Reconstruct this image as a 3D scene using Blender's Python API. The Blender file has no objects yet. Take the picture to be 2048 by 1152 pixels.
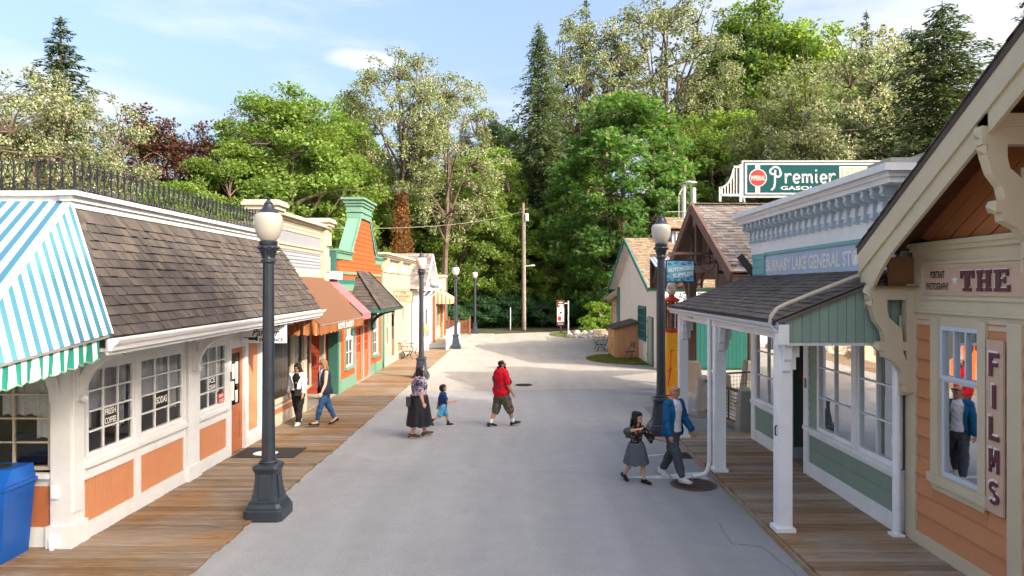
import bpy, bmesh, math, random
import numpy as np
from mathutils import Vector, Matrix

R = math.radians
random.seed(11)
rng = np.random.default_rng(11)
scene = bpy.context.scene
COL = scene.collection

# ------------------------------------------------------------------ camera
cam_d = bpy.data.cameras.new('camera')
cam_d.lens = 24.0
cam_d.sensor_width = 36.0
cam_d.shift_x = -21.0 / 2048
cam_d.shift_y = -1.0 / 2048
cam_d.clip_end = 3000
cam = bpy.data.objects.new('camera', cam_d)
COL.objects.link(cam)
CAM = Vector((0, 0, 3.6))
cam.location = CAM
cam.rotation_euler = (R(90), 0, 0)
scene.camera = cam

# ------------------------------------------------------------------ sky and sun
SUN_EL, SUN_AZ = 31.0, -35.0          # azimuth: degrees from +X towards +Y
SKY_STRENGTH, SUN_STRENGTH, EXPOSURE = 0.15, 2.0, 1.72
world = bpy.data.worlds.new('World')
scene.world = world
world.use_nodes = True
nt = world.node_tree
nt.nodes.clear()
def wn(t, **k):
 n = nt.nodes.new(t)
 for a, b in k.items():
  setattr(n, a, b)
 return n
out = wn('ShaderNodeOutputWorld')
bg = wn('ShaderNodeBackground')
bg.inputs['Strength'].default_value = SKY_STRENGTH
sky = wn('ShaderNodeTexSky', sky_type='NISHITA')
sky.sun_disc = False
sky.sun_elevation = R(SUN_EL)
sky.sun_rotation = R(90 - SUN_AZ)
sky.altitude = 50
sky.air_density = 1.0
sky.dust_density = 10.0
sky.ozone_density = 2.0
tc = wn('ShaderNodeTexCoord')
mp = wn('ShaderNodeMapping')
mp.inputs['Scale'].default_value = (1.0, 1.0, 4.5)
mp.inputs['Location'].default_value = (3.7, 1.1, 3.0)
nz = wn('ShaderNodeTexNoise')
nz.inputs['Scale'].default_value = 1.7
nz.inputs['Detail'].default_value = 9
nz.inputs['Roughness'].default_value = 0.55
rp = wn('ShaderNodeValToRGB')
rp.color_ramp.elements[0].position = 0.47
rp.color_ramp.elements[0].color = (0.0, 0.0, 0.0, 1)
rp.color_ramp.elements[1].position = 0.68
rp.color_ramp.elements[1].color = (0.8, 0.8, 0.8, 1)
# one small lens-shaped cloud
sub = wn('ShaderNodeVectorMath', operation='SUBTRACT')
sub.inputs[1].default_value = Vector((-0.212, 1, 0.338)).normalized()
nz2 = wn('ShaderNodeTexNoise')
nz2.inputs['Scale'].default_value = 22
nz2.inputs['Detail'].default_value = 6
wob = wn('ShaderNodeVectorMath', operation='MULTIPLY_ADD')
wob.inputs[1].default_value = (0.028, 0.028, 0.012)
mul = wn('ShaderNodeVectorMath', operation='MULTIPLY')
mul.inputs[1].default_value = (16.0, 8.0, 60.0)
ln = wn('ShaderNodeVectorMath', operation='LENGTH')
mr = wn('ShaderNodeMapRange')
mr.inputs['From Min'].default_value = 1.0
mr.inputs['From Max'].default_value = 0.45
mr.inputs['To Min'].default_value = 0.0
mr.inputs['To Max'].default_value = 0.8
mx = wn('ShaderNodeMath', operation='MAXIMUM')
mix = wn('ShaderNodeMix', data_type='RGBA')
mix.inputs['B'].default_value = (2.4, 2.4, 2.45, 1)
L = nt.links.new
L(tc.outputs['Generated'], mp.inputs['Vector'])
L(mp.outputs['Vector'], nz.inputs['Vector'])
L(nz.outputs['Fac'], rp.inputs['Fac'])
L(tc.outputs['Generated'], nz2.inputs['Vector'])
L(nz2.outputs['Color'], wob.inputs[0])
L(tc.outputs['Generated'], wob.inputs[2])
L(wob.outputs[0], sub.inputs[0])
L(sub.outputs[0], mul.inputs[0])
L(mul.outputs[0], ln.inputs[0])
L(ln.outputs['Value'], mr.inputs['Value'])
L(rp.outputs['Color'], mx.inputs[0])
L(mr.outputs['Result'], mx.inputs[1])
L(mx.outputs[0], mix.inputs['Factor'])
L(sky.outputs['Color'], mix.inputs['A'])
L(mix.outputs['Result'], bg.inputs['Color'])
L(bg.outputs['Background'], out.inputs['Surface'])

sd = bpy.data.lights.new('sun', 'SUN')
sd.energy = SUN_STRENGTH
sd.angle = R(0.55)
sd.color = (1.0, 0.9, 0.76)
sun = bpy.data.objects.new('sun', sd)
COL.objects.link(sun)
sdir = Vector((math.cos(R(SUN_EL)) * math.cos(R(SUN_AZ)), math.cos(R(SUN_EL)) * math.sin(R(SUN_AZ)), math.sin(R(SUN_EL))))
sun.rotation_euler = sdir.to_track_quat('Z', 'Y').to_euler()
sun.location = (30, 10, 40)

vs = scene.view_settings
vs.view_transform = 'Standard'
vs.look = 'None'
vs.exposure = EXPOSURE
vs.gamma = 1.0
vs.use_curve_mapping = False
scene.cycles.use_denoising = True
scene.cycles.max_bounces = 6
scene.cycles.diffuse_bounces = 3
scene.cycles.glossy_bounces = 3
scene.cycles.transparent_max_bounces = 12
scene.cycles.transmission_bounces = 4
scene.cycles.caustics_reflective = False
scene.cycles.caustics_refractive = False

# ------------------------------------------------------------------ object helpers
BASE = {}
def V(*a):
 return Vector(a)
def at(px, py, Y):
 """a point at depth Y seen at photograph pixel px, py (used to survey the place)"""
 return Vector(((px - 1045) * Y / 1365, Y, 3.6 + (575 - py) * Y / 1365))
def tag(o, label=None, cat=None, group=None, kind=None):
 if label: o['label'] = label
 if cat: o['category'] = cat
 if group: o['group'] = group
 if kind: o['kind'] = kind
 return o
def thing(name, label, cat, loc=(0, 0, 0), rz=0.0, group=None, local=False):
 o = bpy.data.objects.new(name, None)
 o.empty_display_size = 0.1
 COL.objects.link(o)
 o.location = loc
 o.rotation_euler = (0, 0, rz)
 BASE[o.name] = Vector(loc) if not (rz or local) else Vector((0, 0, 0))
 return tag(o, label, cat, group)
def link(name, me, parent=None, mat=None):
 o = bpy.data.objects.new(name, me)
 COL.objects.link(o)
 if mat and not me.materials:
  me.materials.append(mat)
 if parent:
  o.parent = parent
  BASE[o.name] = BASE[parent.name]
 return o
def piece(name, me, parent, M):
 """a piece sharing mesh data, placed by world matrix M under parent"""
 o = bpy.data.objects.new(name, me)
 COL.objects.link(o)
 o.parent = parent
 o.matrix_basis = Matrix.Translation(-BASE[parent.name]) @ M
 return o
def copy_tree(o, parent=None):
 c = o.copy()
 COL.objects.link(c)
 if parent: c.parent = parent
 BASE[c.name] = BASE.get(o.name, Vector((0, 0, 0)))
 for ch in list(o.children):
  copy_tree(ch, c)
 return c

class MB:
 def __init__(s):
  s.v, s.f = [], []
 def add(s, vs, fs):
  b = len(s.v)
  s.v += [tuple(p) for p in vs]
  s.f += [tuple(i + b for i in f) for f in fs]
  return s
 def box(s, x0, x1, y0, y1, z0, z1):
  if x0 > x1: x0, x1 = x1, x0
  if y0 > y1: y0, y1 = y1, y0
  if z0 > z1: z0, z1 = z1, z0
  return s.add([(x0, y0, z0), (x1, y0, z0), (x1, y1, z0), (x0, y1, z0), (x0, y0, z1), (x1, y0, z1), (x1, y1, z1), (x0, y1, z1)],
                     [(3, 2, 1, 0), (4, 5, 6, 7), (0, 1, 5, 4), (1, 2, 6, 5), (2, 3, 7, 6), (3, 0, 4, 7)])
 def beam(s, a, b, w, h, up=(0, 0, 1)):
  """box section from a to b, w sideways, h along up"""
  a, b = Vector(a), Vector(b)
  t = (b - a).normalized()
  sd_ = t.cross(Vector(up))
  if sd_.length < 1e-4: sd_ = Vector((1, 0, 0))
  sd_.normalize()
  u = sd_.cross(t).normalized()
  vs = []
  for p in (a, b):
   for i, j in ((-1, -1), (1, -1), (1, 1), (-1, 1)):
    vs.append(p + sd_ * (i * w / 2) + u * (j * h / 2))
  return s.add(vs, [(3, 2, 1, 0), (4, 5, 6, 7), (0, 1, 5, 4), (1, 2, 6, 5), (2, 3, 7, 6), (3, 0, 4, 7)])
 def prism(s, pts, d):
  """polygon pts (3D, planar) pushed by vector d"""
  n = len(pts)
  d = Vector(d)
  vs = [Vector(p) for p in pts] + [Vector(p) + d for p in pts]
  fs = [tuple(range(n))[::-1], tuple(range(n, 2 * n))]
  fs += [(i, (i + 1) % n, (i + 1) % n + n, i + n) for i in range(n)]
  return s.add(vs, fs)
 def strip(s, A, B, d):
  """ribbon between polylines A and B, pushed by d (safe for concave shapes)"""
  n = len(A)
  d = Vector(d)
  vs = [Vector(p) for p in A] + [Vector(p) for p in B]
  vs += [p + d for p in vs]
  fs = []
  m = 2 * n
  for i in range(n - 1):
   fs += [(i, i + 1, n + i + 1, n + i), (m + n + i, m + n + i + 1, m + i + 1, m + i),
                   (i + 1, i, m + i, m + i + 1), (n + i, n + i + 1, m + n + i + 1, m + n + i)]
  fs += [(0, n, m + n, m), (n - 1, m + n - 1, m + 2 * n - 1, 2 * n - 1)]
  return s.add(vs, fs)
 def tube(s, pts, r, n=8, caps=True):
  pts = [Vector(p) for p in pts]
  if not hasattr(r, '__len__'): r = [r] * len(pts)
  vs, fs = [], []
  t0 = (pts[1] - pts[0]).normalized()
  ref = Vector((0, 0, 1)) if abs(t0.z) < 0.9 else Vector((1, 0, 0))
  a = t0.cross(ref).normalized()
  for i, p in enumerate(pts):
   t = (pts[min(i + 1, len(pts) - 1)] - pts[max(i - 1, 0)]).normalized()
   a = (a - t * a.dot(t))
   if a.length < 1e-5: a = t.orthogonal()
   a.normalize()
   b = t.cross(a)
   for k in range(n):
    q = 2 * math.pi * k / n
    vs.append(p + (a * math.cos(q) + b * math.sin(q)) * r[i])
  for i in range(len(pts) - 1):
   for k in range(n):
    k2 = (k + 1) % n
    fs.append((i * n + k, i * n + k2, (i + 1) * n + k2, (i + 1) * n + k))
  if caps:
   fs.append(tuple(range(n))[::-1])
   fs.append(tuple(range((len(pts) - 1) * n, len(pts) * n)))
  return s.add(vs, fs)
 def lathe(s, c, prof, n=20, sq=None):
  """profile of (r, z) turned round the vertical through c; sq: 4-sided with this chamfer"""
  c = Vector(c)
  vs, fs = [], []
  if sq is not None:
   dirs = []
   for k in range(4):
    a = math.pi / 2 * k
    for t in (-1, 1):
     x, y = 1, t * (1 - sq)
     dirs.append((x * math.cos(a) - y * math.sin(a), x * math.sin(a) + y * math.cos(a)))
   n = 8
  else:
   dirs = [(math.cos(2 * math.pi * k / n), math.sin(2 * math.pi * k / n)) for k in range(n)]
  for r, z in prof:
   for dx, dy in dirs:
    vs.append(c + Vector((dx * r, dy * r, z)))
  m = len(prof)
  for i in range(m - 1):
   for k in range(n):
    k2 = (k + 1) % n
    fs.append((i * n + k, i * n + k2, (i + 1) * n + k2, (i + 1) * n + k))
  fs.append(tuple(range(n))[::-1])
  fs.append(tuple(range((m - 1) * n, m * n)))
  return s.add(vs, fs)
 def ball(s, c, r, n=12, m=8):
  c = Vector(c)
  if not hasattr(r, '__len__'): r = (r, r, r)
  vs, fs = [c + Vector((0, 0, -r[2]))], []
  for i in range(1, m):
   ph = math.pi * i / m - math.pi / 2
   for k in range(n):
    q = 2 * math.pi * k / n
    vs.append(c + Vector((r[0] * math.cos(ph) * math.cos(q), r[1] * math.cos(ph) * math.sin(q), r[2] * math.sin(ph))))
  vs.append(c + Vector((0, 0, r[2])))
  T = len(vs) - 1
  for k in range(n):
   k2 = (k + 1) % n
   fs.append((0, 1 + k2, 1 + k))
   fs.append((T, T - n + k, T - n + k2))
   for i in range(m - 2):
    fs.append((1 + i * n + k, 1 + i * n + k2, 1 + (i + 1) * n + k2, 1 + (i + 1) * n + k))
  return s.add(vs, fs)
 def mesh(s, name, base=(0, 0, 0), smooth=False):
  me = bpy.data.meshes.new(name)
  b = Vector(base)
  me.from_pydata([(p[0] - b.x, p[1] - b.y, p[2] - b.z) for p in s.v], [], s.f)
  if smooth:
   me.polygons.foreach_set('use_smooth', [True] * len(me.polygons))
   try:
    me.set_sharp_from_angle(angle=R(smooth if smooth > 1 else 40))
   except Exception:
    pass
  me.update()
  return me
 def build(s, name, mat, parent=None, smooth=False):
  if parent:
   base = BASE[parent.name]
  else:
   a = np.array(s.v)
   base = Vector(((a[:, 0].min() + a[:, 0].max()) / 2, (a[:, 1].min() + a[:, 1].max()) / 2, a[:, 2].min()))
  me = s.mesh(name, base, smooth)
  me.materials.append(mat)
  o = bpy.data.objects.new(name, me)
  COL.objects.link(o)
  BASE[o.name] = base
  if parent:
   o.parent = parent
  else:
   o.location = base
  return o
def bx(name, mat, parent, x0, x1, y0, y1, z0, z1):
 return MB().box(x0, x1, y0, y1, z0, z1).build(name, mat, parent)

# ------------------------------------------------------------------ material helpers
MATS = {}
def newmat(name):
 m = bpy.data.materials.new(name)
 m.use_nodes = True
 MATS[name] = m
 n = m.node_tree.nodes
 l = m.node_tree.links.new
 return m, n, l, n['Principled BSDF']
def rgba(c, k=1.0):
 return (c[0] * k, c[1] * k, c[2] * k, 1)
def nd(n, t, **k):
 x = n.new(t)
 for a, b in k.items():
  setattr(x, a, b)
 return x
def pmat(name, col, rough=0.6, var=0.10, scale=3.0, bump=0.0, bscale=60.0, metal=0.0, spec=0.4, rnd=0.0, stretch=(1, 1, 1), dirt=0.0, dirtcol=(0.12, 0.1, 0.08), hue=None):
 """painted or plain surface: world-space noise varies the colour, rnd varies it per piece"""
 m, n, l, P = newmat(name)
 P.inputs['Roughness'].default_value = rough
 P.inputs['Metallic'].default_value = metal
 P.inputs['Specular IOR Level'].default_value = spec
 geo = nd(n, 'ShaderNodeNewGeometry')
 mp_ = nd(n, 'ShaderNodeMapping')
 mp_.inputs['Scale'].default_value = stretch
 l(geo.outputs['Position'], mp_.inputs['Vector'])
 nz_ = nd(n, 'ShaderNodeTexNoise')
 nz_.inputs['Scale'].default_value = scale
 nz_.inputs['Detail'].default_value = 8
 nz_.inputs['Roughness'].default_value = 0.62
 l(mp_.outputs['Vector'], nz_.inputs['Vector'])
 fac = nz_.outputs['Fac']
 rr = nd(n, 'ShaderNodeMapRange')
 rr.inputs['From Min'].default_value = 0.25
 rr.inputs['From Max'].default_value = 0.75
 rr.inputs['To Min'].default_value = 1 - var
 rr.inputs['To Max'].default_value = 1 + var
 l(fac, rr.inputs['Value'])
 val = rr.outputs['Result']
 if rnd:
  oi = nd(n, 'ShaderNodeObjectInfo')
  ad = nd(n, 'ShaderNodeMath', operation='ADD')
  l(oi.outputs['Random'], ad.inputs[0])
  l(geo.outputs['Random Per Island'], ad.inputs[1])
  fr = nd(n, 'ShaderNodeMath', operation='FRACT')
  l(ad.outputs[0], fr.inputs[0])
  r2 = nd(n, 'ShaderNodeMapRange')
  r2.inputs['To Min'].default_value = 1 - rnd
  r2.inputs['To Max'].default_value = 1 + rnd
  l(fr.outputs[0], r2.inputs['Value'])
  mm = nd(n, 'ShaderNodeMath', operation='MULTIPLY')
  l(val, mm.inputs[0])
  l(r2.outputs['Result'], mm.inputs[1])
  val = mm.outputs[0]
 vm = nd(n, 'ShaderNodeVectorMath', operation='SCALE')
 vm.inputs[0].default_value = col[:3]
 l(val, vm.inputs['Scale'])
 cout = vm.outputs[0]
 if hue is not None and rnd:
  mh = nd(n, 'ShaderNodeMix', data_type='RGBA')
  mh.inputs['B'].default_value = rgba(hue)
  f7 = nd(n, 'ShaderNodeMath', operation='MULTIPLY')
  f7.inputs[1].default_value = 7.31
  l(fr.outputs[0], f7.inputs[0])
  f8 = nd(n, 'ShaderNodeMath', operation='FRACT')
  l(f7.outputs[0], f8.inputs[0])
  f9 = nd(n, 'ShaderNodeMath', operation='POWER')
  f9.inputs[1].default_value = 2.0
  l(f8.outputs[0], f9.inputs[0])
  l(f9.outputs[0], mh.inputs['Factor'])
  l(cout, mh.inputs['A'])
  cout = mh.outputs['Result']
 if dirt:
  n3 = nd(n, 'ShaderNodeTexNoise')
  n3.inputs['Scale'].default_value = scale * 0.45
  n3.inputs['Detail'].default_value = 10
  n3.inputs['Roughness'].default_value = 0.7
  l(mp_.outputs['Vector'], n3.inputs['Vector'])
  r3 = nd(n, 'ShaderNodeMapRange')
  r3.inputs['From Min'].default_value = 0.5
  r3.inputs['From Max'].default_value = 0.75
  r3.inputs['To Max'].default_value = dirt
  l(n3.outputs['Fac'], r3.inputs['Value'])
  mc = nd(n, 'ShaderNodeMix', data_type='RGBA')
  mc.inputs['B'].default_value = rgba(dirtcol)
  l(r3.outputs['Result'], mc.inputs['Factor'])
  l(cout, mc.inputs['A'])
  cout = mc.outputs['Result']
 l(cout, P.inputs['Base Color'])
 if bump:
  nb = nd(n, 'ShaderNodeTexNoise')
  nb.inputs['Scale'].default_value = bscale
  nb.inputs['Detail'].default_value = 5
  l(mp_.outputs['Vector'], nb.inputs['Vector'])
  bp = nd(n, 'ShaderNodeBump')
  bp.inputs['Strength'].default_value = bump
  bp.inputs['Distance'].default_value = 0.02
  l(nb.outputs['Fac'], bp.inputs['Height'])
  l(bp.outputs['Normal'], P.inputs['Normal'])
 return m
def glassmat(name, tint, refl=0.12, rough=0.02):
 m, n, l, P = newmat(name)
 n.remove(P)
 o = n['Material Output']
 tr = nd(n, 'ShaderNodeBsdfTransparent')
 tr.inputs['Color'].default_value = rgba(tint)
 gl = nd(n, 'ShaderNodeBsdfGlossy')
 gl.inputs['Roughness'].default_value = rough
 fr = nd(n, 'ShaderNodeFresnel')
 fr.inputs['IOR'].default_value = 1.5
 ad = nd(n, 'ShaderNodeMath', operation='ADD')
 ad.inputs[1].default_value = refl
 ad.use_clamp = True
 mx_ = nd(n, 'ShaderNodeMixShader')
 l(fr.outputs[0], ad.inputs[0])
 l(ad.outputs[0], mx_.inputs[0])
 l(tr.outputs[0], mx_.inputs[1])
 l(gl.outputs[0], mx_.inputs[2])
 l(mx_.outputs[0], o.inputs['Surface'])
 return m
def leafmat(name, transl=0.35, rough=0.55, glow=(1.7, 1.65, 0.85)):
 """foliage: colour of each leaf from its 'tint' attribute, diffuse plus translucent"""
 m, n, l, P = newmat(name)
 n.remove(P)
 o = n['Material Output']
 at_ = nd(n, 'ShaderNodeAttribute', attribute_name='tint')
 oi = nd(n, 'ShaderNodeObjectInfo')
 hs = nd(n, 'ShaderNodeHueSaturation')
 r2 = nd(n, 'ShaderNodeMapRange')
 r2.inputs['To Min'].default_value = 0.85
 r2.inputs['To Max'].default_value = 1.15
 l(oi.outputs['Random'], r2.inputs['Value'])
 l(r2.outputs['Result'], hs.inputs['Value'])
 l(at_.outputs['Color'], hs.inputs['Color'])
 P2 = nd(n, 'ShaderNodeBsdfPrincipled')
 P2.inputs['Roughness'].default_value = rough
 P2.inputs['Specular IOR Level'].default_value = 0.25
 tl = nd(n, 'ShaderNodeBsdfTranslucent')
 br = nd(n, 'ShaderNodeVectorMath', operation='MULTIPLY')
 br.inputs[1].default_value = glow
 l(hs.outputs[0], br.inputs[0])
 l(hs.outputs[0], P2.inputs['Base Color'])
 l(br.outputs[0], tl.inputs['Color'])
 ms = nd(n, 'ShaderNodeMixShader')
 ms.inputs[0].default_value = transl
 l(P2.outputs[0], ms.inputs[1])
 l(tl.outputs[0], ms.inputs[2])
 l(ms.outputs[0], o.inputs['Surface'])
 return m

# ------------------------------------------------------------------ materials
M = {}
M['white'] = pmat('white paint', (0.645, 0.65, 0.65), 0.5, 0.08, 3.5, 0.10, 45, dirt=0.22, dirtcol=(0.45, 0.42, 0.36))
M['storewhite'] = pmat('store white paint', (0.82, 0.83, 0.84), 0.5, 0.07, 3.5, 0.10, 45, dirt=0.20, dirtcol=(0.42, 0.42, 0.38))
M['cream'] = pmat('cream paint', (0.47, 0.405, 0.305), 0.55, 0.06, 2.5, 0.05, 80, dirt=0.12, dirtcol=(0.36, 0.3, 0.22))
M['palecream'] = pmat('pale cream siding paint', (0.47, 0.36, 0.255), 0.55, 0.05, 3, 0.04, 80, rnd=0.03)
M['tan'] = pmat('tan trim paint', (0.60, 0.51, 0.355), 0.55, 0.06, 2.5, 0.06, 90, dirt=0.15, dirtcol=(0.28, 0.22, 0.14))
M['orangepanel'] = pmat('soft orange beadboard paint', (0.53, 0.225, 0.11), 0.6, 0.05, 4, 0.05, 60)
M['orangedoor'] = pmat('terracotta door paint', (0.42, 0.14, 0.06), 0.5, 0.06, 4)
M['brightorange'] = pmat('weathered orange siding paint', (0.46, 0.085, 0.022), 0.62, 0.10, 3, 0.12, 50, rnd=0.07, stretch=(1, 0.25, 3), dirt=0.18, dirtcol=(0.40, 0.11, 0.05))
M['reddoor'] = pmat('orange red door paint', (0.62, 0.12, 0.03), 0.5, 0.06, 3)
M['brick'] = pmat('dark red boards', (0.32, 0.05, 0.025), 0.7, 0.12, 5, 0.1, 60, rnd=0.06)
M['mint'] = pmat('mint green paint', (0.135, 0.265, 0.19), 0.55, 0.07, 3, 0.08, 60, dirt=0.18, dirtcol=(0.16, 0.27, 0.21))
M['darkgreen'] = pmat('dark green paint', (0.035, 0.115, 0.085), 0.5, 0.08, 3)
M['sage'] = pmat('sage green paint', (0.23, 0.32, 0.26), 0.6, 0.07, 3, 0.06, 60, rnd=0.06)
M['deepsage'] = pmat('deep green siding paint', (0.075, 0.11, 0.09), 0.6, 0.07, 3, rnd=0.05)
M['turquoise'] = pmat('turquoise siding paint', (0.16, 0.42, 0.42), 0.6, 0.07, 3, rnd=0.05)
M['teal'] = pmat('teal garage door paint', (0.006, 0.088, 0.075), 0.5, 0.08, 3, 0.05, 60, rnd=0.06)
M['tealtrim'] = pmat('teal trim paint', (0.03, 0.16, 0.15), 0.5, 0.08, 3)
M['brownsiding'] = pmat('ochre brown siding paint', (0.57, 0.245, 0.11), 0.62, 0.06, 3, 0.08, 60, rnd=0.05, dirt=0.10, dirtcol=(0.28, 0.1, 0.04))
M['gablebrown'] = pmat('ochre brown gable boards', (0.50, 0.19, 0.07), 0.65, 0.08, 3, 0.08, 60, rnd=0.06)
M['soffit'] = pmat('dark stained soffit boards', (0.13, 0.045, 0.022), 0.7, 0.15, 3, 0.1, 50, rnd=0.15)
M['greysiding'] = pmat('grey painted siding', (0.25, 0.26, 0.29), 0.7, 0.10, 4, 0.1, 60, rnd=0.05, dirt=0.3, dirtcol=(0.24, 0.23, 0.24))
M['greypanel'] = pmat('smooth grey panel', (0.24, 0.245, 0.265), 0.6, 0.10, 1.5, stretch=(1, 1, 0.3))
M['bluegrey'] = pmat('pale blue grey siding', (0.36, 0.39, 0.44), 0.6, 0.05, 4, rnd=0.04)
M['bluepaint'] = pmat('pale blue bracket paint', (0.52, 0.61, 0.68), 0.55, 0.06, 4)
M['signblue'] = pmat('faded blue sign board', (0.40, 0.50, 0.64), 0.6, 0.10, 2, dirt=0.12, dirtcol=(0.5, 0.55, 0.62))
M['black'] = pmat('black gloss paint', (0.012, 0.015, 0.02), 0.35, 0.2, 8, 0.05, 90, spec=0.6)
M['lampblack'] = pmat('blue black lamp paint', (0.022, 0.03, 0.042), 0.36, 0.25, 6, 0.12, 70, spec=0.6, dirt=0.25, dirtcol=(0.07, 0.075, 0.08))
M['iron'] = pmat('black wrought iron', (0.015, 0.016, 0.018), 0.5, 0.2, 8, 0.1, 80)
M['concrete'] = pmat('grey concrete', (0.30, 0.275, 0.235), 0.85, 0.10, 5, 0.2, 90)
M['stone'] = pmat('cornice stone cap', (0.42, 0.40, 0.36), 0.85, 0.15, 6, 0.2, 60, dirt=0.3, dirtcol=(0.2, 0.19, 0.17))
M['metal'] = pmat('galvanised metal', (0.48, 0.47, 0.45), 0.45, 0.15, 5, 0.05, 60, metal=0.7)
M['corrugated'] = pmat('corrugated galvanised sheet', (0.46, 0.5, 0.56), 0.4, 0.15, 5, metal=0.5)
M['gutterwhite'] = pmat('white gutter enamel', (0.78, 0.78, 0.77), 0.35, 0.04, 3, dirt=0.12, dirtcol=(0.5, 0.47, 0.42))
M['graypipe'] = pmat('pale grey downpipe', (0.62, 0.64, 0.67), 0.4, 0.06, 3)
M['yellow'] = pmat('yellow pump enamel', (0.80, 0.36, 0.005), 0.35, 0.08, 3, spec=0.6, dirt=0.12, dirtcol=(0.4, 0.2, 0.05))
M['red'] = pmat('red enamel', (0.55, 0.02, 0.015), 0.35, 0.08, 3, spec=0.6)
M['opal'] = pmat('opal glass globe', (0.56, 0.52, 0.43), 0.25, 0.07, 3, spec=0.5)
M['timber'] = pmat('dark brown stained timber', (0.105, 0.062, 0.045), 0.75, 0.25, 3, 0.25, 50, rnd=0.12, stretch=(1, 1, 1))
M['bargetimber'] = pmat('reddish brown barge board', (0.17, 0.095, 0.075), 0.75, 0.2, 3, 0.2, 50)
M['shed'] = pmat('orange cedar shed boards', (0.50, 0.26, 0.12), 0.7, 0.25, 3, 0.15, 60, rnd=0.10, stretch=(4, 4, 0.5))
M['pole'] = pmat('weathered pole wood', (0.19, 0.145, 0.11), 0.85, 0.2, 4, 0.3, 50, stretch=(6, 6, 0.4))
M['bluebin'] = pmat('blue recycling bin plastic', (0.003, 0.075, 0.33), 0.38, 0.06, 3, 0.03, 100, spec=0.5)
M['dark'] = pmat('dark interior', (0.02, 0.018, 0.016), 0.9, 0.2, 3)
M['room'] = pmat('dim room wall', (0.36, 0.30, 0.25), 0.9, 0.2, 3)
M['lace'] = pmat('white lace curtain', (0.80, 0.79, 0.78), 0.9, 0.18, 30, 0.3, 90)
M['paper'] = pmat('white paper notice', (0.75, 0.74, 0.72), 0.8, 0.04, 5)
M['signblack'] = pmat('black sign card', (0.012, 0.012, 0.013), 0.6, 0.1, 5)
M['letterwhite'] = pmat('white lettering', (0.78, 0.76, 0.72), 0.6, 0.06, 6)
M['signwhite'] = pmat('white sign enamel', (0.56, 0.57, 0.56), 0.45, 0.06, 3)
M['fencebrown'] = pmat('red brown fence stain', (0.19, 0.07, 0.035), 0.7, 0.15, 5, 0.1, 50, rnd=0.08)
M['letterblack'] = pmat('black lettering', (0.018, 0.018, 0.02), 0.6, 0.1, 6)
M['letterplum'] = pmat('plum lettering', (0.12, 0.035, 0.045), 0.55, 0.03, 6)
M['letterbrown'] = pmat('brown lettering', (0.16, 0.11, 0.06), 0.6, 0.1, 6)
M['letterpink'] = pmat('faded pink lettering', (0.62, 0.42, 0.32), 0.6, 0.1, 6)
M['signcream'] = pmat('cream sign board', (0.47, 0.375, 0.255), 0.6, 0.07, 3, dirt=0.1, dirtcol=(0.4, 0.3, 0.2))
M['filmsboard'] = pmat('dusty pink tan sign board', (0.60, 0.41, 0.30), 0.6, 0.07, 3, dirt=0.12, dirtcol=(0.35, 0.22, 0.14))
M['premierteal'] = pmat('teal sign enamel', (0.002, 0.066, 0.068), 0.6, 0.06, 2, spec=0.15)
M['navy'] = pmat('navy sign line', (0.012, 0.025, 0.06), 0.5, 0.08, 3)
M['signred'] = pmat('sign red', (0.50, 0.03, 0.025), 0.45, 0.08, 3)
M['peach'] = pmat('peach sign panel', (0.72, 0.40, 0.22), 0.5, 0.07, 3)
M['skyblue'] = pmat('sky blue sign face', (0.14, 0.40, 0.56), 0.5, 0.10, 3)
M['rust'] = pmat('rusty iron', (0.13, 0.07, 0.05), 0.8, 0.3, 12, 0.3, 80)
M['roadpaint'] = pmat('worn white road paint', (0.62, 0.62, 0.62), 0.8, 0.15, 8, 0.2, 90, dirt=0.75, dirtcol=(0.16, 0.16, 0.17))
M['rubber'] = pmat('dark rubber mat', (0.03, 0.028, 0.027), 0.85, 0.2, 6)
M['rock'] = pmat('pale boulder', (0.42, 0.385, 0.34), 0.85, 0.25, 5, 0.4, 30, rnd=0.18)
M['brownsign'] = pmat('brown sign paint', (0.10, 0.035, 0.02), 0.5, 0.1, 3)
M['canopybrown'] = None
M['glassdark'] = glassmat('shop window glass', (0.34, 0.36, 0.38), 0.02)
M['glassclear'] = glassmat('clear window glass', (0.90, 0.91, 0.91), 0.03)
M['glasspump'] = glassmat('pump cylinder glass', (0.75, 0.7, 0.62), 0.08)

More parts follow.
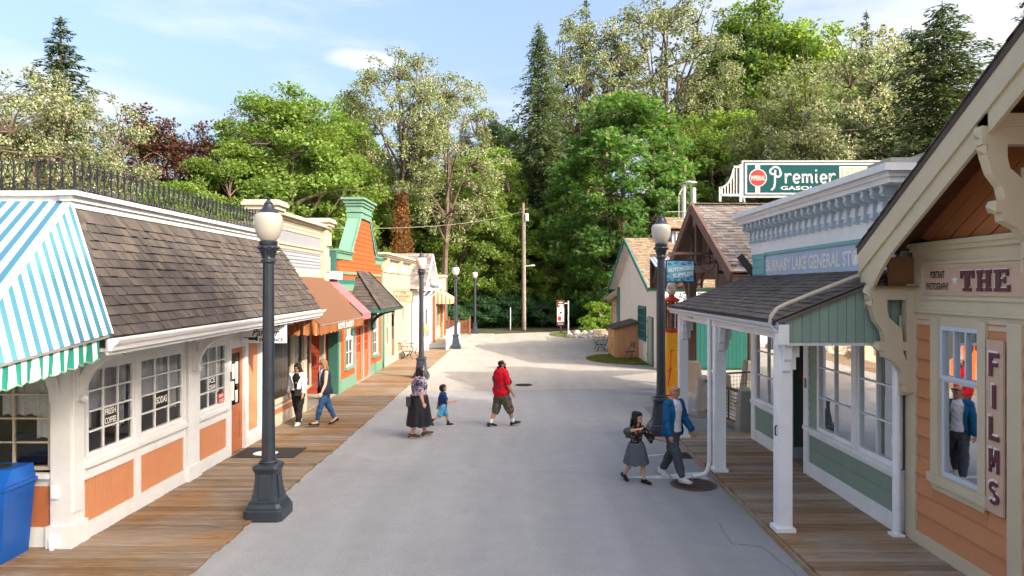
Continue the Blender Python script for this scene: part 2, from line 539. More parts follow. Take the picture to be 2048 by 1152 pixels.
def shinglemat(name, cols, var=0.25):
 m, n, l, P = newmat(name)
 P.inputs['Roughness'].default_value = 0.9
 P.inputs['Specular IOR Level'].default_value = 0.15
 geo = nd(n, 'ShaderNodeNewGeometry')
 oi = nd(n, 'ShaderNodeObjectInfo')
 ad = nd(n, 'ShaderNodeMath', operation='ADD')
 l(oi.outputs['Random'], ad.inputs[0])
 l(geo.outputs['Random Per Island'], ad.inputs[1])
 fr = nd(n, 'ShaderNodeMath', operation='FRACT')
 l(ad.outputs[0], fr.inputs[0])
 cr = nd(n, 'ShaderNodeValToRGB')
 e = cr.color_ramp.elements
 e[0].color, e[0].position = rgba(cols[0]), 0.0
 e[1].color, e[1].position = rgba(cols[-1]), 1.0
 for i, c in enumerate(cols[1:-1]):
  q = e.new((i + 1) / (len(cols) - 1))
  q.color = rgba(c)
 l(fr.outputs[0], cr.inputs[0])
 nz_ = nd(n, 'ShaderNodeTexNoise')
 nz_.inputs['Scale'].default_value = 2.2
 nz_.inputs['Detail'].default_value = 8
 l(geo.outputs['Position'], nz_.inputs['Vector'])
 n2 = nd(n, 'ShaderNodeTexNoise')
 n2.inputs['Scale'].default_value = 55
 n2.inputs['Detail'].default_value = 4
 mp_ = nd(n, 'ShaderNodeMapping')
 mp_.inputs['Scale'].default_value = (0.25, 1.0, 0.25)
 l(geo.outputs['Position'], mp_.inputs['Vector'])
 l(mp_.outputs[0], n2.inputs['Vector'])
 a2 = nd(n, 'ShaderNodeMath', operation='ADD')
 l(nz_.outputs['Fac'], a2.inputs[0])
 l(n2.outputs['Fac'], a2.inputs[1])
 rr = nd(n, 'ShaderNodeMapRange')
 rr.inputs['From Min'].default_value = 0.6
 rr.inputs['From Max'].default_value = 1.4
 rr.inputs['To Min'].default_value = 1 - var
 rr.inputs['To Max'].default_value = 1 + var
 l(a2.outputs[0], rr.inputs['Value'])
 vm = nd(n, 'ShaderNodeVectorMath', operation='SCALE')
 l(cr.outputs['Color'], vm.inputs[0])
 l(rr.outputs['Result'], vm.inputs['Scale'])
 l(vm.outputs[0], P.inputs['Base Color'])
 bp = nd(n, 'ShaderNodeBump')
 bp.inputs['Strength'].default_value = 0.35
 bp.inputs['Distance'].default_value = 0.01
 l(n2.outputs['Fac'], bp.inputs['Height'])
 l(bp.outputs['Normal'], P.inputs['Normal'])
 return m
M['shingle'] = shinglemat('weathered cedar shingle', [(0.05, 0.043, 0.041), (0.082, 0.070, 0.065), (0.063, 0.055, 0.052), (0.105, 0.085, 0.072), (0.074, 0.065, 0.062)])
M['shinglesilver'] = shinglemat('silvered cedar shingle', [(0.17, 0.145, 0.13), (0.25, 0.22, 0.20), (0.13, 0.11, 0.10), (0.21, 0.175, 0.155)])
M['shingletan'] = shinglemat('tan cedar shingle', [(0.22, 0.155, 0.10), (0.30, 0.225, 0.15), (0.175, 0.125, 0.085), (0.26, 0.19, 0.125)])
M['shingledark'] = shinglemat('dark mossy shingle', [(0.095, 0.08, 0.07), (0.145, 0.122, 0.108), (0.12, 0.10, 0.09), (0.165, 0.135, 0.115)])

def plankmat(name, cols, stretch, wet=0.5):
 m, n, l, P = newmat(name)
 P.inputs['Specular IOR Level'].default_value = 0.25
 geo = nd(n, 'ShaderNodeNewGeometry')
 oi = nd(n, 'ShaderNodeObjectInfo')
 # offset the grain per plank
 sc = nd(n, 'ShaderNodeMath', operation='MULTIPLY')
 sc.inputs[1].default_value = 37.0
 l(oi.outputs['Random'], sc.inputs[0])
 cb = nd(n, 'ShaderNodeCombineXYZ')
 l(sc.outputs[0], cb.inputs[0])
 l(sc.outputs[0], cb.inputs[2])
 ad = nd(n, 'ShaderNodeVectorMath', operation='ADD')
 l(geo.outputs['Position'], ad.inputs[0])
 l(cb.outputs[0], ad.inputs[1])
 mp_ = nd(n, 'ShaderNodeMapping')
 mp_.inputs['Scale'].default_value = stretch
 l(ad.outputs[0], mp_.inputs['Vector'])
 g = nd(n, 'ShaderNodeTexNoise')
 g.inputs['Scale'].default_value = 6
 g.inputs['Detail'].default_value = 10
 g.inputs['Roughness'].default_value = 0.7
 l(mp_.outputs[0], g.inputs['Vector'])
 cr = nd(n, 'ShaderNodeValToRGB')
 e = cr.color_ramp.elements
 e[0].color, e[0].position = rgba(cols[0]), 0.2
 e[1].color, e[1].position = rgba(cols[2]), 0.8
 q = e.new(0.5)
 q.color = rgba(cols[1])
 mixv = nd(n, 'ShaderNodeMath', operation='MULTIPLY_ADD')
 mixv.inputs[1].default_value = 0.30
 l(oi.outputs['Random'], mixv.inputs[0])
 sb = nd(n, 'ShaderNodeMath', operation='SUBTRACT')
 sb.inputs[1].default_value = 0.15
 l(g.outputs['Fac'], sb.inputs[0])
 l(sb.outputs[0], mixv.inputs[2])
 l(mixv.outputs[0], cr.inputs[0])
 # broad golden-brown damp stain
 bn = nd(n, 'ShaderNodeTexNoise')
 bn.inputs['Scale'].default_value = 0.75
 bn.inputs['Detail'].default_value = 5
 l(geo.outputs['Position'], bn.inputs['Vector'])
 br = nd(n, 'ShaderNodeMapRange')
 br.inputs['From Min'].default_value = 0.46
 br.inputs['From Max'].default_value = 0.62
 br.inputs['To Max'].default_value = wet
 l(bn.outputs['Fac'], br.inputs['Value'])
 mx_ = nd(n, 'ShaderNodeMix', data_type='RGBA', blend_type='MULTIPLY')
 mx_.inputs['B'].default_value = (0.95, 0.70, 0.42, 1)
 l(br.outputs['Result'], mx_.inputs['Factor'])
 l(cr.outputs['Color'], mx_.inputs['A'])
 l(mx_.outputs['Result'], P.inputs['Base Color'])
 ro = nd(n, 'ShaderNodeMapRange')
 ro.inputs['To Min'].default_value = 0.8
 ro.inputs['To Max'].default_value = 0.55
 l(br.outputs['Result'], ro.inputs['Value'])
 l(ro.outputs['Result'], P.inputs['Roughness'])
 bp = nd(n, 'ShaderNodeBump')
 bp.inputs['Strength'].default_value = 0.4
 bp.inputs['Distance'].default_value = 0.006
 l(g.outputs['Fac'], bp.inputs['Height'])
 l(bp.outputs['Normal'], P.inputs['Normal'])
 return m
M['plank'] = plankmat('weathered boardwalk plank', [(0.11, 0.078, 0.052), (0.225, 0.168, 0.118), (0.33, 0.265, 0.20)], (0.35, 5, 5), 0.85)
M['plankdark'] = plankmat('brown boardwalk plank', [(0.15, 0.105, 0.07), (0.30, 0.225, 0.16), (0.44, 0.35, 0.27)], (0.35, 5, 5), 0.8)

def asphalt(name, a, b, fine=1.0):
 m, n, l, P = newmat(name)
 P.inputs['Roughness'].default_value = 0.88
 P.inputs['Specular IOR Level'].default_value = 0.25
 geo = nd(n, 'ShaderNodeNewGeometry')
 n1 = nd(n, 'ShaderNodeTexNoise')
 n1.inputs['Scale'].default_value = 0.35
 n1.inputs['Detail'].default_value = 6
 n2 = nd(n, 'ShaderNodeTexNoise')
 n2.inputs['Scale'].default_value = 38
 n2.inputs['Detail'].default_value = 6
 n2.inputs['Roughness'].default_value = 0.8
 n3 = nd(n, 'ShaderNodeTexVoronoi')
 n3.inputs['Scale'].default_value = 55
 n4 = nd(n, 'ShaderNodeTexNoise')
 n4.inputs['Scale'].default_value = 2.3
 n4.inputs['Detail'].default_value = 9
 n4.inputs['Roughness'].default_value = 0.7
 for q in (n1, n2, n3, n4):
  l(geo.outputs['Position'], q.inputs['Vector'])
 mx_ = nd(n, 'ShaderNodeMix', data_type='RGBA')
 mx_.inputs['A'].default_value = rgba(a)
 mx_.inputs['B'].default_value = rgba(b)
 m1 = nd(n, 'ShaderNodeMapRange')
 m1.inputs['From Min'].default_value = 0.3
 m1.inputs['From Max'].default_value = 0.7
 l(n1.outputs['Fac'], m1.inputs['Value'])
 l(m1.outputs['Result'], mx_.inputs['Factor'])
 s2 = nd(n, 'ShaderNodeMapRange')
 s2.inputs['From Min'].default_value = 0.25
 s2.inputs['From Max'].default_value = 0.75
 s2.inputs['To Min'].default_value = 0.72
 s2.inputs['To Max'].default_value = 1.28
 l(n2.outputs['Fac'], s2.inputs['Value'])
 s4 = nd(n, 'ShaderNodeMapRange')
 s4.inputs['From Min'].default_value = 0.25
 s4.inputs['From Max'].default_value = 0.75
 s4.inputs['To Min'].default_value = 0.91
 s4.inputs['To Max'].default_value = 1.09
 l(n4.outputs['Fac'], s4.inputs['Value'])
 mm = nd(n, 'ShaderNodeMath', operation='MULTIPLY')
 l(s2.outputs['Result'], mm.inputs[0])
 l(s4.outputs['Result'], mm.inputs[1])
 mps = nd(n, 'ShaderNodeMapping')
 mps.inputs['Scale'].default_value = (1.1, 0.09, 1)
 l(geo.outputs['Position'], mps.inputs['Vector'])
 n5 = nd(n, 'ShaderNodeTexNoise')
 n5.inputs['Scale'].default_value = 1.6
 n5.inputs['Detail'].default_value = 7
 l(mps.outputs[0], n5.inputs['Vector'])
 s5 = nd(n, 'ShaderNodeMapRange')
 s5.inputs['From Min'].default_value = 0.3
 s5.inputs['From Max'].default_value = 0.7
 s5.inputs['To Min'].default_value = 0.92
 s5.inputs['To Max'].default_value = 1.06
 l(n5.outputs['Fac'], s5.inputs['Value'])
 mm5 = nd(n, 'ShaderNodeMath', operation='MULTIPLY')
 l(mm.outputs[0], mm5.inputs[0])
 l(s5.outputs['Result'], mm5.inputs[1])
 mm = mm5
 vm = nd(n, 'ShaderNodeVectorMath', operation='SCALE')
 l(mx_.outputs['Result'], vm.inputs[0])
 l(mm.outputs[0], vm.inputs['Scale'])
 l(vm.outputs[0], P.inputs['Base Color'])
 bp = nd(n, 'ShaderNodeBump')
 bp.inputs['Strength'].default_value = 0.35
 bp.inputs['Distance'].default_value = 0.008
 l(n3.outputs['Distance'], bp.inputs['Height'])
 l(bp.outputs['Normal'], P.inputs['Normal'])
 return m
M['asphalt'] = asphalt('grey asphalt', (0.275, 0.27, 0.265), (0.305, 0.30, 0.293))
M['oldasphalt'] = asphalt('pale worn asphalt', (0.33, 0.305, 0.27), (0.38, 0.35, 0.31))
M['newasphalt'] = asphalt('dark patched asphalt', (0.16, 0.162, 0.168), (0.19, 0.192, 0.196))
M['crack'] = pmat('asphalt crack', (0.215, 0.21, 0.205), .9, .2, 5)
M['eavebrown'] = pmat('dark brown eave board', (0.22, 0.10, 0.045), .65, .1, 4)  # eave boards in their own dark brown, slightly varied by noise
M['soil'] = pmat('forest floor soil', (0.05, 0.055, 0.025), 0.95, 0.4, 1.5, 0.4, 12)
M['lawn'] = pmat('lawn soil', (0.12, 0.14, 0.045), 0.95, 0.25, 3, 0.3, 30)

def stripemat(name, a, b, axis, width, duty=0.5, ramp=None, rough=0.75, fold=0.0):
 """woven fabric with printed stripes along a world axis vector; ramp: second colour by height"""
 m, n, l, P = newmat(name)
 P.inputs['Roughness'].default_value = rough
 P.inputs['Specular IOR Level'].default_value = 0.2
 geo = nd(n, 'ShaderNodeNewGeometry')
 dp = nd(n, 'ShaderNodeVectorMath', operation='DOT_PRODUCT')
 dp.inputs[1].default_value = axis
 l(geo.outputs['Position'], dp.inputs[0])
 dv = nd(n, 'ShaderNodeMath', operation='DIVIDE')
 dv.inputs[1].default_value = width
 l(dp.outputs['Value'], dv.inputs[0])
 fr = nd(n, 'ShaderNodeMath', operation='FRACT')
 l(dv.outputs[0], fr.inputs[0])
 gt = nd(n, 'ShaderNodeMath', operation='GREATER_THAN')
 gt.inputs[1].default_value = duty
 l(fr.outputs[0], gt.inputs[0])
 mx_ = nd(n, 'ShaderNodeMix', data_type='RGBA')
 mx_.inputs['A'].default_value = rgba(a)
 mx_.inputs['B'].default_value = rgba(b)
 l(gt.outputs[0], mx_.inputs['Factor'])
 if ramp:
  nzr = nd(n, 'ShaderNodeTexNoise')
  nzr.inputs['Scale'].default_value = 0.45
  l(geo.outputs['Position'], nzr.inputs['Vector'])
  mr_ = nd(n, 'ShaderNodeMapRange')
  mr_.inputs['From Min'].default_value = 0.42
  mr_.inputs['From Max'].default_value = 0.58
  l(nzr.outputs['Fac'], mr_.inputs['Value'])
  mc = nd(n, 'ShaderNodeMix', data_type='RGBA')
  mc.inputs['A'].default_value = rgba(a)
  mc.inputs['B'].default_value = rgba(ramp)
  l(mr_.outputs['Result'], mc.inputs['Factor'])
  l(mc.outputs['Result'], mx_.inputs['A'])
 l(mx_.outputs['Result'], P.inputs['Base Color'])
 tl = nd(n, 'ShaderNodeBsdfTranslucent')
 l(mx_.outputs['Result'], tl.inputs['Color'])
 ms = nd(n, 'ShaderNodeMixShader')
 ms.inputs[0].default_value = 0.22
 l(P.outputs[0], ms.inputs[1])
 l(tl.outputs[0], ms.inputs[2])
 l(ms.outputs[0], n['Material Output'].inputs['Surface'])
 if fold:
  nb = nd(n, 'ShaderNodeTexNoise')
  nb.inputs['Scale'].default_value = 5
  l(geo.outputs['Position'], nb.inputs['Vector'])
  bp = nd(n, 'ShaderNodeBump')
  bp.inputs['Strength'].default_value = fold
  bp.inputs['Distance'].default_value = 0.05
  l(nb.outputs['Fac'], bp.inputs['Height'])
  l(bp.outputs['Normal'], P.inputs['Normal'])
 return m

# ------------------------------------------------------------------ lettering
FONT_CACHE = {}
def lettering(text, mat, parent, origin, xdir, ydir, h, bold=0.0, width=None, depth=0.006, shear=0.0, name='lettering', spacing=1.0, align='CENTER'):
 """flat letters as a mesh: origin is the middle of the line, xdir along it, ydir up it, h cap height"""
 cu = bpy.data.curves.new('lettering', 'FONT')
 cu.body = text
 cu.size = 1.0
 cu.align_x = align
 cu.align_y = 'CENTER'
 cu.offset = bold
 cu.shear = shear
 cu.space_character = spacing
 cu.extrude = 0.0
 cu.resolution_u = 3
 tmp = bpy.data.objects.new('tmp', cu)
 COL.objects.link(tmp)
 dg = bpy.context.evaluated_depsgraph_get()
 me = bpy.data.meshes.new_from_object(tmp.evaluated_get(dg))
 bpy.data.objects.remove(tmp)
 co = np.zeros(len(me.vertices) * 3)
 me.vertices.foreach_get('co', co)
 co = co.reshape(-1, 3)
 # normalise: cap height, optional total width
 y0, y1 = co[:, 1].min(), co[:, 1].max()
 x0, x1 = co[:, 0].min(), co[:, 0].max()
 s = h / (0.72 if len(text) < 2 else max(y1 - y0, 1e-3))
 sx = s if width is None else width / max(x1 - x0, 1e-3)
 xd, yd = Vector(xdir).normalized(), Vector(ydir).normalized()
 zd = xd.cross(yd)
 base = BASE[parent.name]
 o_ = Vector(origin) + zd * depth - base
 xs = (co[:, 0] - ((x0 + x1) / 2 if align == 'CENTER' else x0)) * sx
 ys = (co[:, 1] - (y0 + y1) / 2) * s
 P_ = np.outer(xs, np.array(xd)) + np.outer(ys, np.array(yd)) + np.array(o_)
 me.vertices.foreach_set('co', P_.astype(np.float32).ravel())
 me.materials.clear()
 me.materials.append(mat)
 me.update()
 o = bpy.data.objects.new(name, me)
 COL.objects.link(o)
 o.parent = parent
 BASE[o.name] = base
 return o

# ================================================================== SETTING: ground, roads, boardwalks
def sheet(name, pts, z, mat, thick=0.0):
 mb = MB()
 if thick:
  mb.prism([(x, y, z - thick) for x, y in pts], (0, 0, thick))
 else:
  mb.add([(x, y, z) for x, y in pts], [tuple(range(len(pts)))])
 o = mb.build(name, mat)
 return tag(o, kind='structure')
sheet('ground', [(-900, -300), (900, -300), (900, 1500), (-900, 1500)], -0.02, M['soil'])
sheet('road', [(-7.5, -6), (7.5, -6), (7.5, 23.9), (3, 24.3), (-2, 24.15), (-7.5, 24.0)], 0.0, M['asphalt'])
far_edge = [(-7.5, 53.2), (-5.0, 53.0), (-2.5, 52.8), (0.0, 54.2), (3.0, 56.2), (5.5, 58.0), (14, 61), (30, 62)]
sheet('side_road', [(-7.5, 23.0), (13, 23.0), (30, 46), (30, 62)] + far_edge[::-1][1:], -0.006, M['oldasphalt'])
sheet('ramp', [(3.62, 16.55), (5.5, 16.55), (5.5, 17.8), (5.2, 19.6), (4.6, 20.4), (3.62, 20.6)], 0.006, M['newasphalt'])
# pale expansion joint where the two surfaces meet
jt = MB()
for i in range(14):
 x0, x1 = -4.1 + i * 0.62, -4.1 + (i + 1) * 0.62
 ya, yb = 24.0 + 0.25 * math.sin(x0 * 0.5), 24.0 + 0.25 * math.sin(x1 * 0.5)
 jt.add([(x0, ya, 0.004), (x1, yb, 0.004), (x1, yb + 0.30, 0.004), (x0, ya + 0.30, 0.004)], [(0, 1, 2, 3)])
tag(jt.build('road_joint', M['oldasphalt']), kind='structure')
# white paint by the boardwalk
rm = MB()
A = [(1.98, 12.98), (2.35, 13.0), (2.8, 13.12), (3.2, 13.25), (3.5, 13.3)]
B = [(1.95, 12.93), (2.35, 12.86), (2.8, 12.82), (3.2, 12.78), (3.5, 12.8)]
rm.add([(x, y, 0.005) for x, y in A] + [(x, y, 0.005) for x, y in B], [(i, i + 5, i + 6, i + 1) for i in range(4)])
tag(rm.build('road_marking', M['roadpaint']), kind='structure')
rm = MB()
A = [(2.42, 14.42), (2.8, 14.6), (3.15, 14.72), (3.45, 14.76)]
rm.add([(x, y, 0.005) for x, y in A] + [(x, y + 0.07, 0.005) for x, y in A], [(i, i + 1, i + 5, i + 4) for i in range(3)])
tag(rm.build('road_marking', M['roadpaint']), kind='structure')
# thin cracks in the asphalt
def crack(pts, w=0.012):
 mb = MB()
 q = []
 for (x0, y0), (x1, y1) in zip(pts, pts[1:]):
  k = max(2, int(math.hypot(x1 - x0, y1 - y0) / 0.18))
  for i in range(k):
   t = i / k
   q.append((x0 + (x1 - x0) * t + random.uniform(-.02, .02), y0 + (y1 - y0) * t + random.uniform(-.02, .02)))
 for (a, b) in zip(q, q[1:]):
  d = Vector((b[0] - a[0], b[1] - a[1], 0)).normalized()
  nn = Vector((-d.y, d.x, 0)) * w * random.uniform(.5, 1.2)
  mb.add([(a[0] - nn.x, a[1] - nn.y, .003), (b[0] - nn.x, b[1] - nn.y, .003), (b[0] + nn.x, b[1] + nn.y, .003), (a[0] + nn.x, a[1] + nn.y, .003)], [(0, 1, 2, 3)])
 tag(mb.build('road_crack', M['crack']), kind='structure')
crack([(3.0, 10.6), (2.95, 9.6), (3.3, 9.5), (3.45, 8.6), (3.2, 8.0)])
crack([(-4.0, 13.5), (-1.2, 13.2), (0.6, 13.35), (1.9, 13.1)], 0.006)
crack([(2.2, 12.4), (3.1, 12.2), (3.5, 11.4)], 0.008)

# boardwalks: every plank a piece
def boardwalk(name, x0, x1, y0, y1, ztop, mat, w=0.142, gap=0.017, th=0.05):
 root = MB().box(x0 + .02, x1 - .04, y0, y1, ztop - 0.16, ztop - th - 0.01).build(name, M['dark'])
 tag(root, kind='structure')
 meshes = []
 for k in range(5):
  mb = MB()
  c = random.uniform(-.006, .006)
  # slightly cupped plank, bevelled top edges
  pr = [(-.5, -th), (.5, -th), (.5, -.008), (.46, c * .4), (0, c), (-.46, c * .4), (-.5, -.008)]
  mb.prism([(0, p[0] * (w - gap), p[1]) for p in pr], (1, 0, 0))
  me = mb.mesh('plank')
  me.materials.append(mat)
  meshes.append(me)
 y = y0
 while y < y1:
  l0, l1 = x0 + random.uniform(-.01, .015), x1 + random.uniform(-.03, .02)
  Mx = Matrix.Translation((l0, y + w / 2, ztop + random.uniform(-.004, .004))) @ Matrix.Rotation(random.uniform(-.002, .002), 4, 'Z') @ Matrix.Rotation(random.uniform(-.003, .003), 4, 'Y') @ Matrix.Scale(l1 - l0, 4, (1, 0, 0))
  piece('plank', random.choice(meshes), root, Mx)
  y += w
 return root
boardwalk('boardwalk', -7.4, -4.15, 6.6, 40.4, 0.035, M['plank'])
boardwalk('boardwalk', 3.62, 5.62, 5.6, 16.5, 0.10, M['plankdark'])
# edge board of the right boardwalk
tag(MB().box(3.58, 3.615, 5.6, 16.5, -0.01, 0.07).build('kerb', M['plankdark']), kind='structure')
sheet('pavement', [(-8, 40.5), (-3.0, 40.5), (-2.3, 44), (-2.2, 52.6), (-8, 52.9)], 0.05, M['oldasphalt'], 0.07)

# lawns with real blades
def lawn(pts, z, n, h, name='lawn'):
 sheet(name, pts, z, M['lawn'])
 P_ = np.array(pts)
 lo, hi = P_.min(0), P_.max(0)
 q = rng.uniform(lo, hi, (n * 3, 2))
 # inside test
 ins = np.zeros(len(q), bool)
 for (ax, ay), (bx_, by) in zip(pts, pts[1:] + pts[:1]):
  c = ((ay > q[:, 1]) != (by > q[:, 1])) & (q[:, 0] < (bx_ - ax) * (q[:, 1] - ay) / ((by - ay) or 1e-9) + ax)
  ins ^= c
 q = q[ins][:n]
 k = len(q)
 a = rng.uniform(0, 2 * np.pi, k)
 w = rng.uniform(.008, .016, k)
 hh = h * rng.uniform(.5, 1.3, k)
 dx, dy = np.cos(a) * w, np.sin(a) * w
 lx, ly = rng.normal(0, .4, k) * hh, rng.normal(0, .4, k) * hh
 v = np.zeros((k, 3, 3))
 v[:, 0] = np.stack([q[:, 0] - dx, q[:, 1] - dy, np.full(k, z)], 1)
 v[:, 1] = np.stack([q[:, 0] + dx, q[:, 1] + dy, np.full(k, z)], 1)
 v[:, 2] = np.stack([q[:, 0] + lx, q[:, 1] + ly, z + hh], 1)
 t = rng.uniform(0.6, 1.3, (k, 1)) * np.array([[0.16, 0.21, 0.05]])
 dry = rng.random(k) < .25
 t[dry] = np.array([0.2, 0.17, 0.07])
 o = leafobj('grass', v, t, LEAF)
 tag(o, 'short green grass blades of the lawn', 'grass', kind='stuff')
def leafmesh(name, v, tint, mat):
 """v: (n, k, 3) polygons of k corners; tint (n, 3)"""
 n, k, _ = v.shape
 me = bpy.data.meshes.new(name)
 me.vertices.add(n * k)
 me.vertices.foreach_set('co', v.astype(np.float32).ravel())
 me.loops.add(n * k)
 me.loops.foreach_set('vertex_index', np.arange(n * k, dtype=np.int32))
 me.polygons.add(n)
 me.polygons.foreach_set('loop_start', np.arange(0, n * k, k, dtype=np.int32))
 try:
  me.polygons.foreach_set('loop_total', np.full(n, k, dtype=np.int32))
 except Exception:
  pass
 at_ = me.attributes.new('tint', 'FLOAT_COLOR', 'FACE')
 c = np.ones((n, 4), np.float32)
 c[:, :3] = tint
 at_.data.foreach_set('color', c.ravel())
 me.materials.append(mat)
 me.update(calc_edges=True)
 return me
def leafobj(name, v, tint, mat, parent=None):
 me = leafmesh(name, v, tint, mat)
 return link(name, me, parent)
LEAF = leafmat('leaf', 0.5)
NEEDLE = leafmat('needle', 0.3)
BLOSSOM = leafmat('blossom leaf', 0.4, glow=(1.25, 1.25, 1.05))
def arc(cx, cy, rx, ry, a0, a1, n=14):
 return [(cx + rx * math.cos(R(a0 + (a1 - a0) * i / (n - 1))), cy + ry * math.sin(R(a0 + (a1 - a0) * i / (n - 1)))) for i in range(n)]
lawn(arc(6.6, 34.4, 3.4, 2.9, 95, 262, 18) + [(6.6, 31.6)], 0.012, 9000, 0.07)
lawn(arc(4.6, 52.0, 2.6, 3.2, 100, 265, 14) + [(8, 48.6), (12, 50), (12, 57), (7, 57.2)], 0.012, 7000, 0.08)

# ================================================================== building helpers
def wb(mb, x, s, d0, d1, y0, y1, z0, z1):
 """box on a wall plane X = x whose outside is towards s*X, from offset d0 to d1 outwards"""
 return mb.box(x + s * d0, x + s * d1, y0, y1, z0, z1)
def wbx(name, mat, parent, x, s, d0, d1, y0, y1, z0, z1):
 return wb(MB(), x, s, d0, d1, y0, y1, z0, z1).build(name, mat, parent)
def window_x(parent, x, s, y0, y1, z0, z1, cols, rows, fmat, gmat, d=0.03, fw=0.05, mw=0.022, name='window', paned=0.0, arch=False):
 """window in an X-plane wall: frame and bars one mesh, each pane a sub-part"""
 mb = MB()
 wb(mb, x, s, -0.05, d, y0, y0 + fw, z0, z1)
 wb(mb, x, s, -0.05, d, y1 - fw, y1, z0, z1)
 wb(mb, x, s, -0.05, d, y0 + fw, y1 - fw, z0, z0 + fw)
 wb(mb, x, s, -0.05, d, y0 + fw, y1 - fw, z1 - fw, z1)
 iy0, iy1, iz0, iz1 = y0 + fw, y1 - fw, z0 + fw, z1 - fw
 for i in range(1, cols):
  yy = iy0 + (iy1 - iy0) * i / cols
  wb(mb, x, s, -0.03, d - 0.008, yy - mw / 2, yy + mw / 2, iz0, iz1)
 for j in range(1, rows):
  zz = iz0 + (iz1 - iz0) * j / rows
  wb(mb, x, s, -0.028, d - 0.011, iy0, iy1, zz - mw / 2, zz + mw / 2)
 w = mb.build(name, fmat, parent)
 for i in range(cols):
  for j in range(rows):
   a, b = iy0 + (iy1 - iy0) * i / cols, iy0 + (iy1 - iy0) * (i + 1) / cols
   c, e = iz0 + (iz1 - iz0) * j / rows, iz0 + (iz1 - iz0) * (j + 1) / rows
   g = MB()
   j1, j2 = random.uniform(-.0012, .0012), random.uniform(-.0012, .0012)
   xx = x - s * 0.012
   g.add([(xx + j1, a, c), (xx, b, c), (xx + j2, b, e), (xx, a, e)], [(0, 1, 2, 3)])
   g.build('pane', gmat, w)
 return w
def window_y(parent, y, x0, x1, z0, z1, cols, rows, fmat, gmat, d=0.03, fw=0.05, mw=0.022, name='window'):
 """window in a wall facing the camera (-Y)"""
 mb = MB()
 mb.box(x0, x0 + fw, y - d, y + 0.05, z0, z1)
 mb.box(x1 - fw, x1, y - d, y + 0.05, z0, z1)
 mb.box(x0 + fw, x1 - fw, y - d, y + 0.05, z0, z0 + fw)
 mb.box(x0 + fw, x1 - fw, y - d, y + 0.05, z1 - fw, z1)
 ix0, ix1, iz0, iz1 = x0 + fw, x1 - fw, z0 + fw, z1 - fw
 for i in range(1, cols):
  q = ix0 + (ix1 - ix0) * i / cols
  mb.box(q - mw / 2, q + mw / 2, y - d + .008, y + .03, iz0, iz1)
 for j in range(1, rows):
  q = iz0 + (iz1 - iz0) * j / rows
  mb.box(ix0, ix1, y - d + .011, y + .028, q - mw / 2, q + mw / 2)
 w = mb.build(name, fmat, parent)
 for i in range(cols):
  for j in range(rows):
   a, b = ix0 + (ix1 - ix0) * i / cols, ix0 + (ix1 - ix0) * (i + 1) / cols
   c, e = iz0 + (iz1 - iz0) * j / rows, iz0 + (iz1 - iz0) * (j + 1) / rows
   MB().add([(a, y + .012, c), (b, y + .012, c), (b, y + .012, e), (a, y + .012, e)], [(0, 1, 2, 3)]).build('pane', gmat, w)
 return w
def siding_x(parent, x, s, y0, y1, z0, z1, h, mat, holes=(), yr=None, name='siding_board', proud=0.022, seams=True):
 """lapped boards on an X-plane wall, each its own piece; holes: (y0, y1, z0, z1); yr(z) -> (y0, y1) trims the ends"""
 z = z0
 while z < z1 - 0.01:
  zt = min(z + h, z1)
  a, b = (y0, y1)
  at_, bt = a, b
  if yr:
   (a, b), (at_, bt) = yr(z), yr(zt)
  segs = [(a, b)]
  for (h0, h1, g0, g1) in holes:
   if g0 < zt - 0.005 and g1 > z + 0.005:
    for (c0_, c1_) in ((z, g0), (g1, zt)):      # what is left of this board above or below the opening
     if c1_ - c0_ > .012 and not yr:
      wbx(name, mat, parent, x, s, -.01, proud * (.85 if c0_ == z else .3), max(h0, y0), min(h1, y1), c0_, c1_)
    ns = []
    for (p, q) in segs:
     if h1 <= p or h0 >= q:
      ns.append((p, q))
     else:
      if h0 > p: ns.append((p, h0))
      if h1 < q: ns.append((h1, q))
    segs = ns
  for (p, q) in segs:
   if q - p < 0.02: continue
   pt = at_ if (yr and p == a) else p
   qt = bt if (yr and q == b) else q
   e = random.uniform(-.002, .003)
   xo, xi, xb = x + s * (proud + e), x + s * (0.004 + e), x - s * 0.01
   mb = MB().add([(xo, p, z), (xo, q, z), (xi, qt, zt), (xi, pt, zt), (xb, p, z), (xb, q, z), (xb, qt, zt), (xb, pt, zt)],
                          [(0, 1, 2, 3), (7, 6, 5, 4), (4, 5, 1, 0), (3, 2, 6, 7), (0, 3, 7, 4), (1, 5, 6, 2)])
   mb.build(name, mat, parent)
  z = zt
def siding_y(parent, y, x0, x1, z0, z1, h, mat, name='siding_board', proud=0.022, xr=None, holes=()):
 """lapped boards on a wall facing the camera"""
 z = z0
 while z < z1 - 0.01:
  zt = min(z + h, z1)
  a, b = (x0, x1) if not xr else xr(z)
  c, d = (x0, x1) if not xr else xr(zt)
  segs = [(a, b, c, d)]
  for (h0, h1, g0, g1) in holes:
   if g0 < zt - .005 and g1 > z + .005:
    segs = [(p, min(q, h0), p2, min(q2, h0)) for (p, q, p2, q2) in segs if p < h0] + [(max(p, h1), q, max(p2, h1), q2) for (p, q, p2, q2) in segs if q > h1]
  for (p, q, p2, q2) in segs:
   if q - p < .02: continue
   yo, yi, yb = y - proud, y - .004, y + .01
   MB().add([(p, yo, z), (q, yo, z), (q2, yi, zt), (p2, yi, zt), (p, yb, z), (q, yb, z), (q2, yb, zt), (p2, yb, zt)],
                     [(0, 1, 2, 3), (7, 6, 5, 4), (4, 5, 1, 0), (3, 2, 6, 7), (0, 3, 7, 4), (1, 5, 6, 2)]).build(name, mat, parent)
  z = zt
UNIT_SH = {}
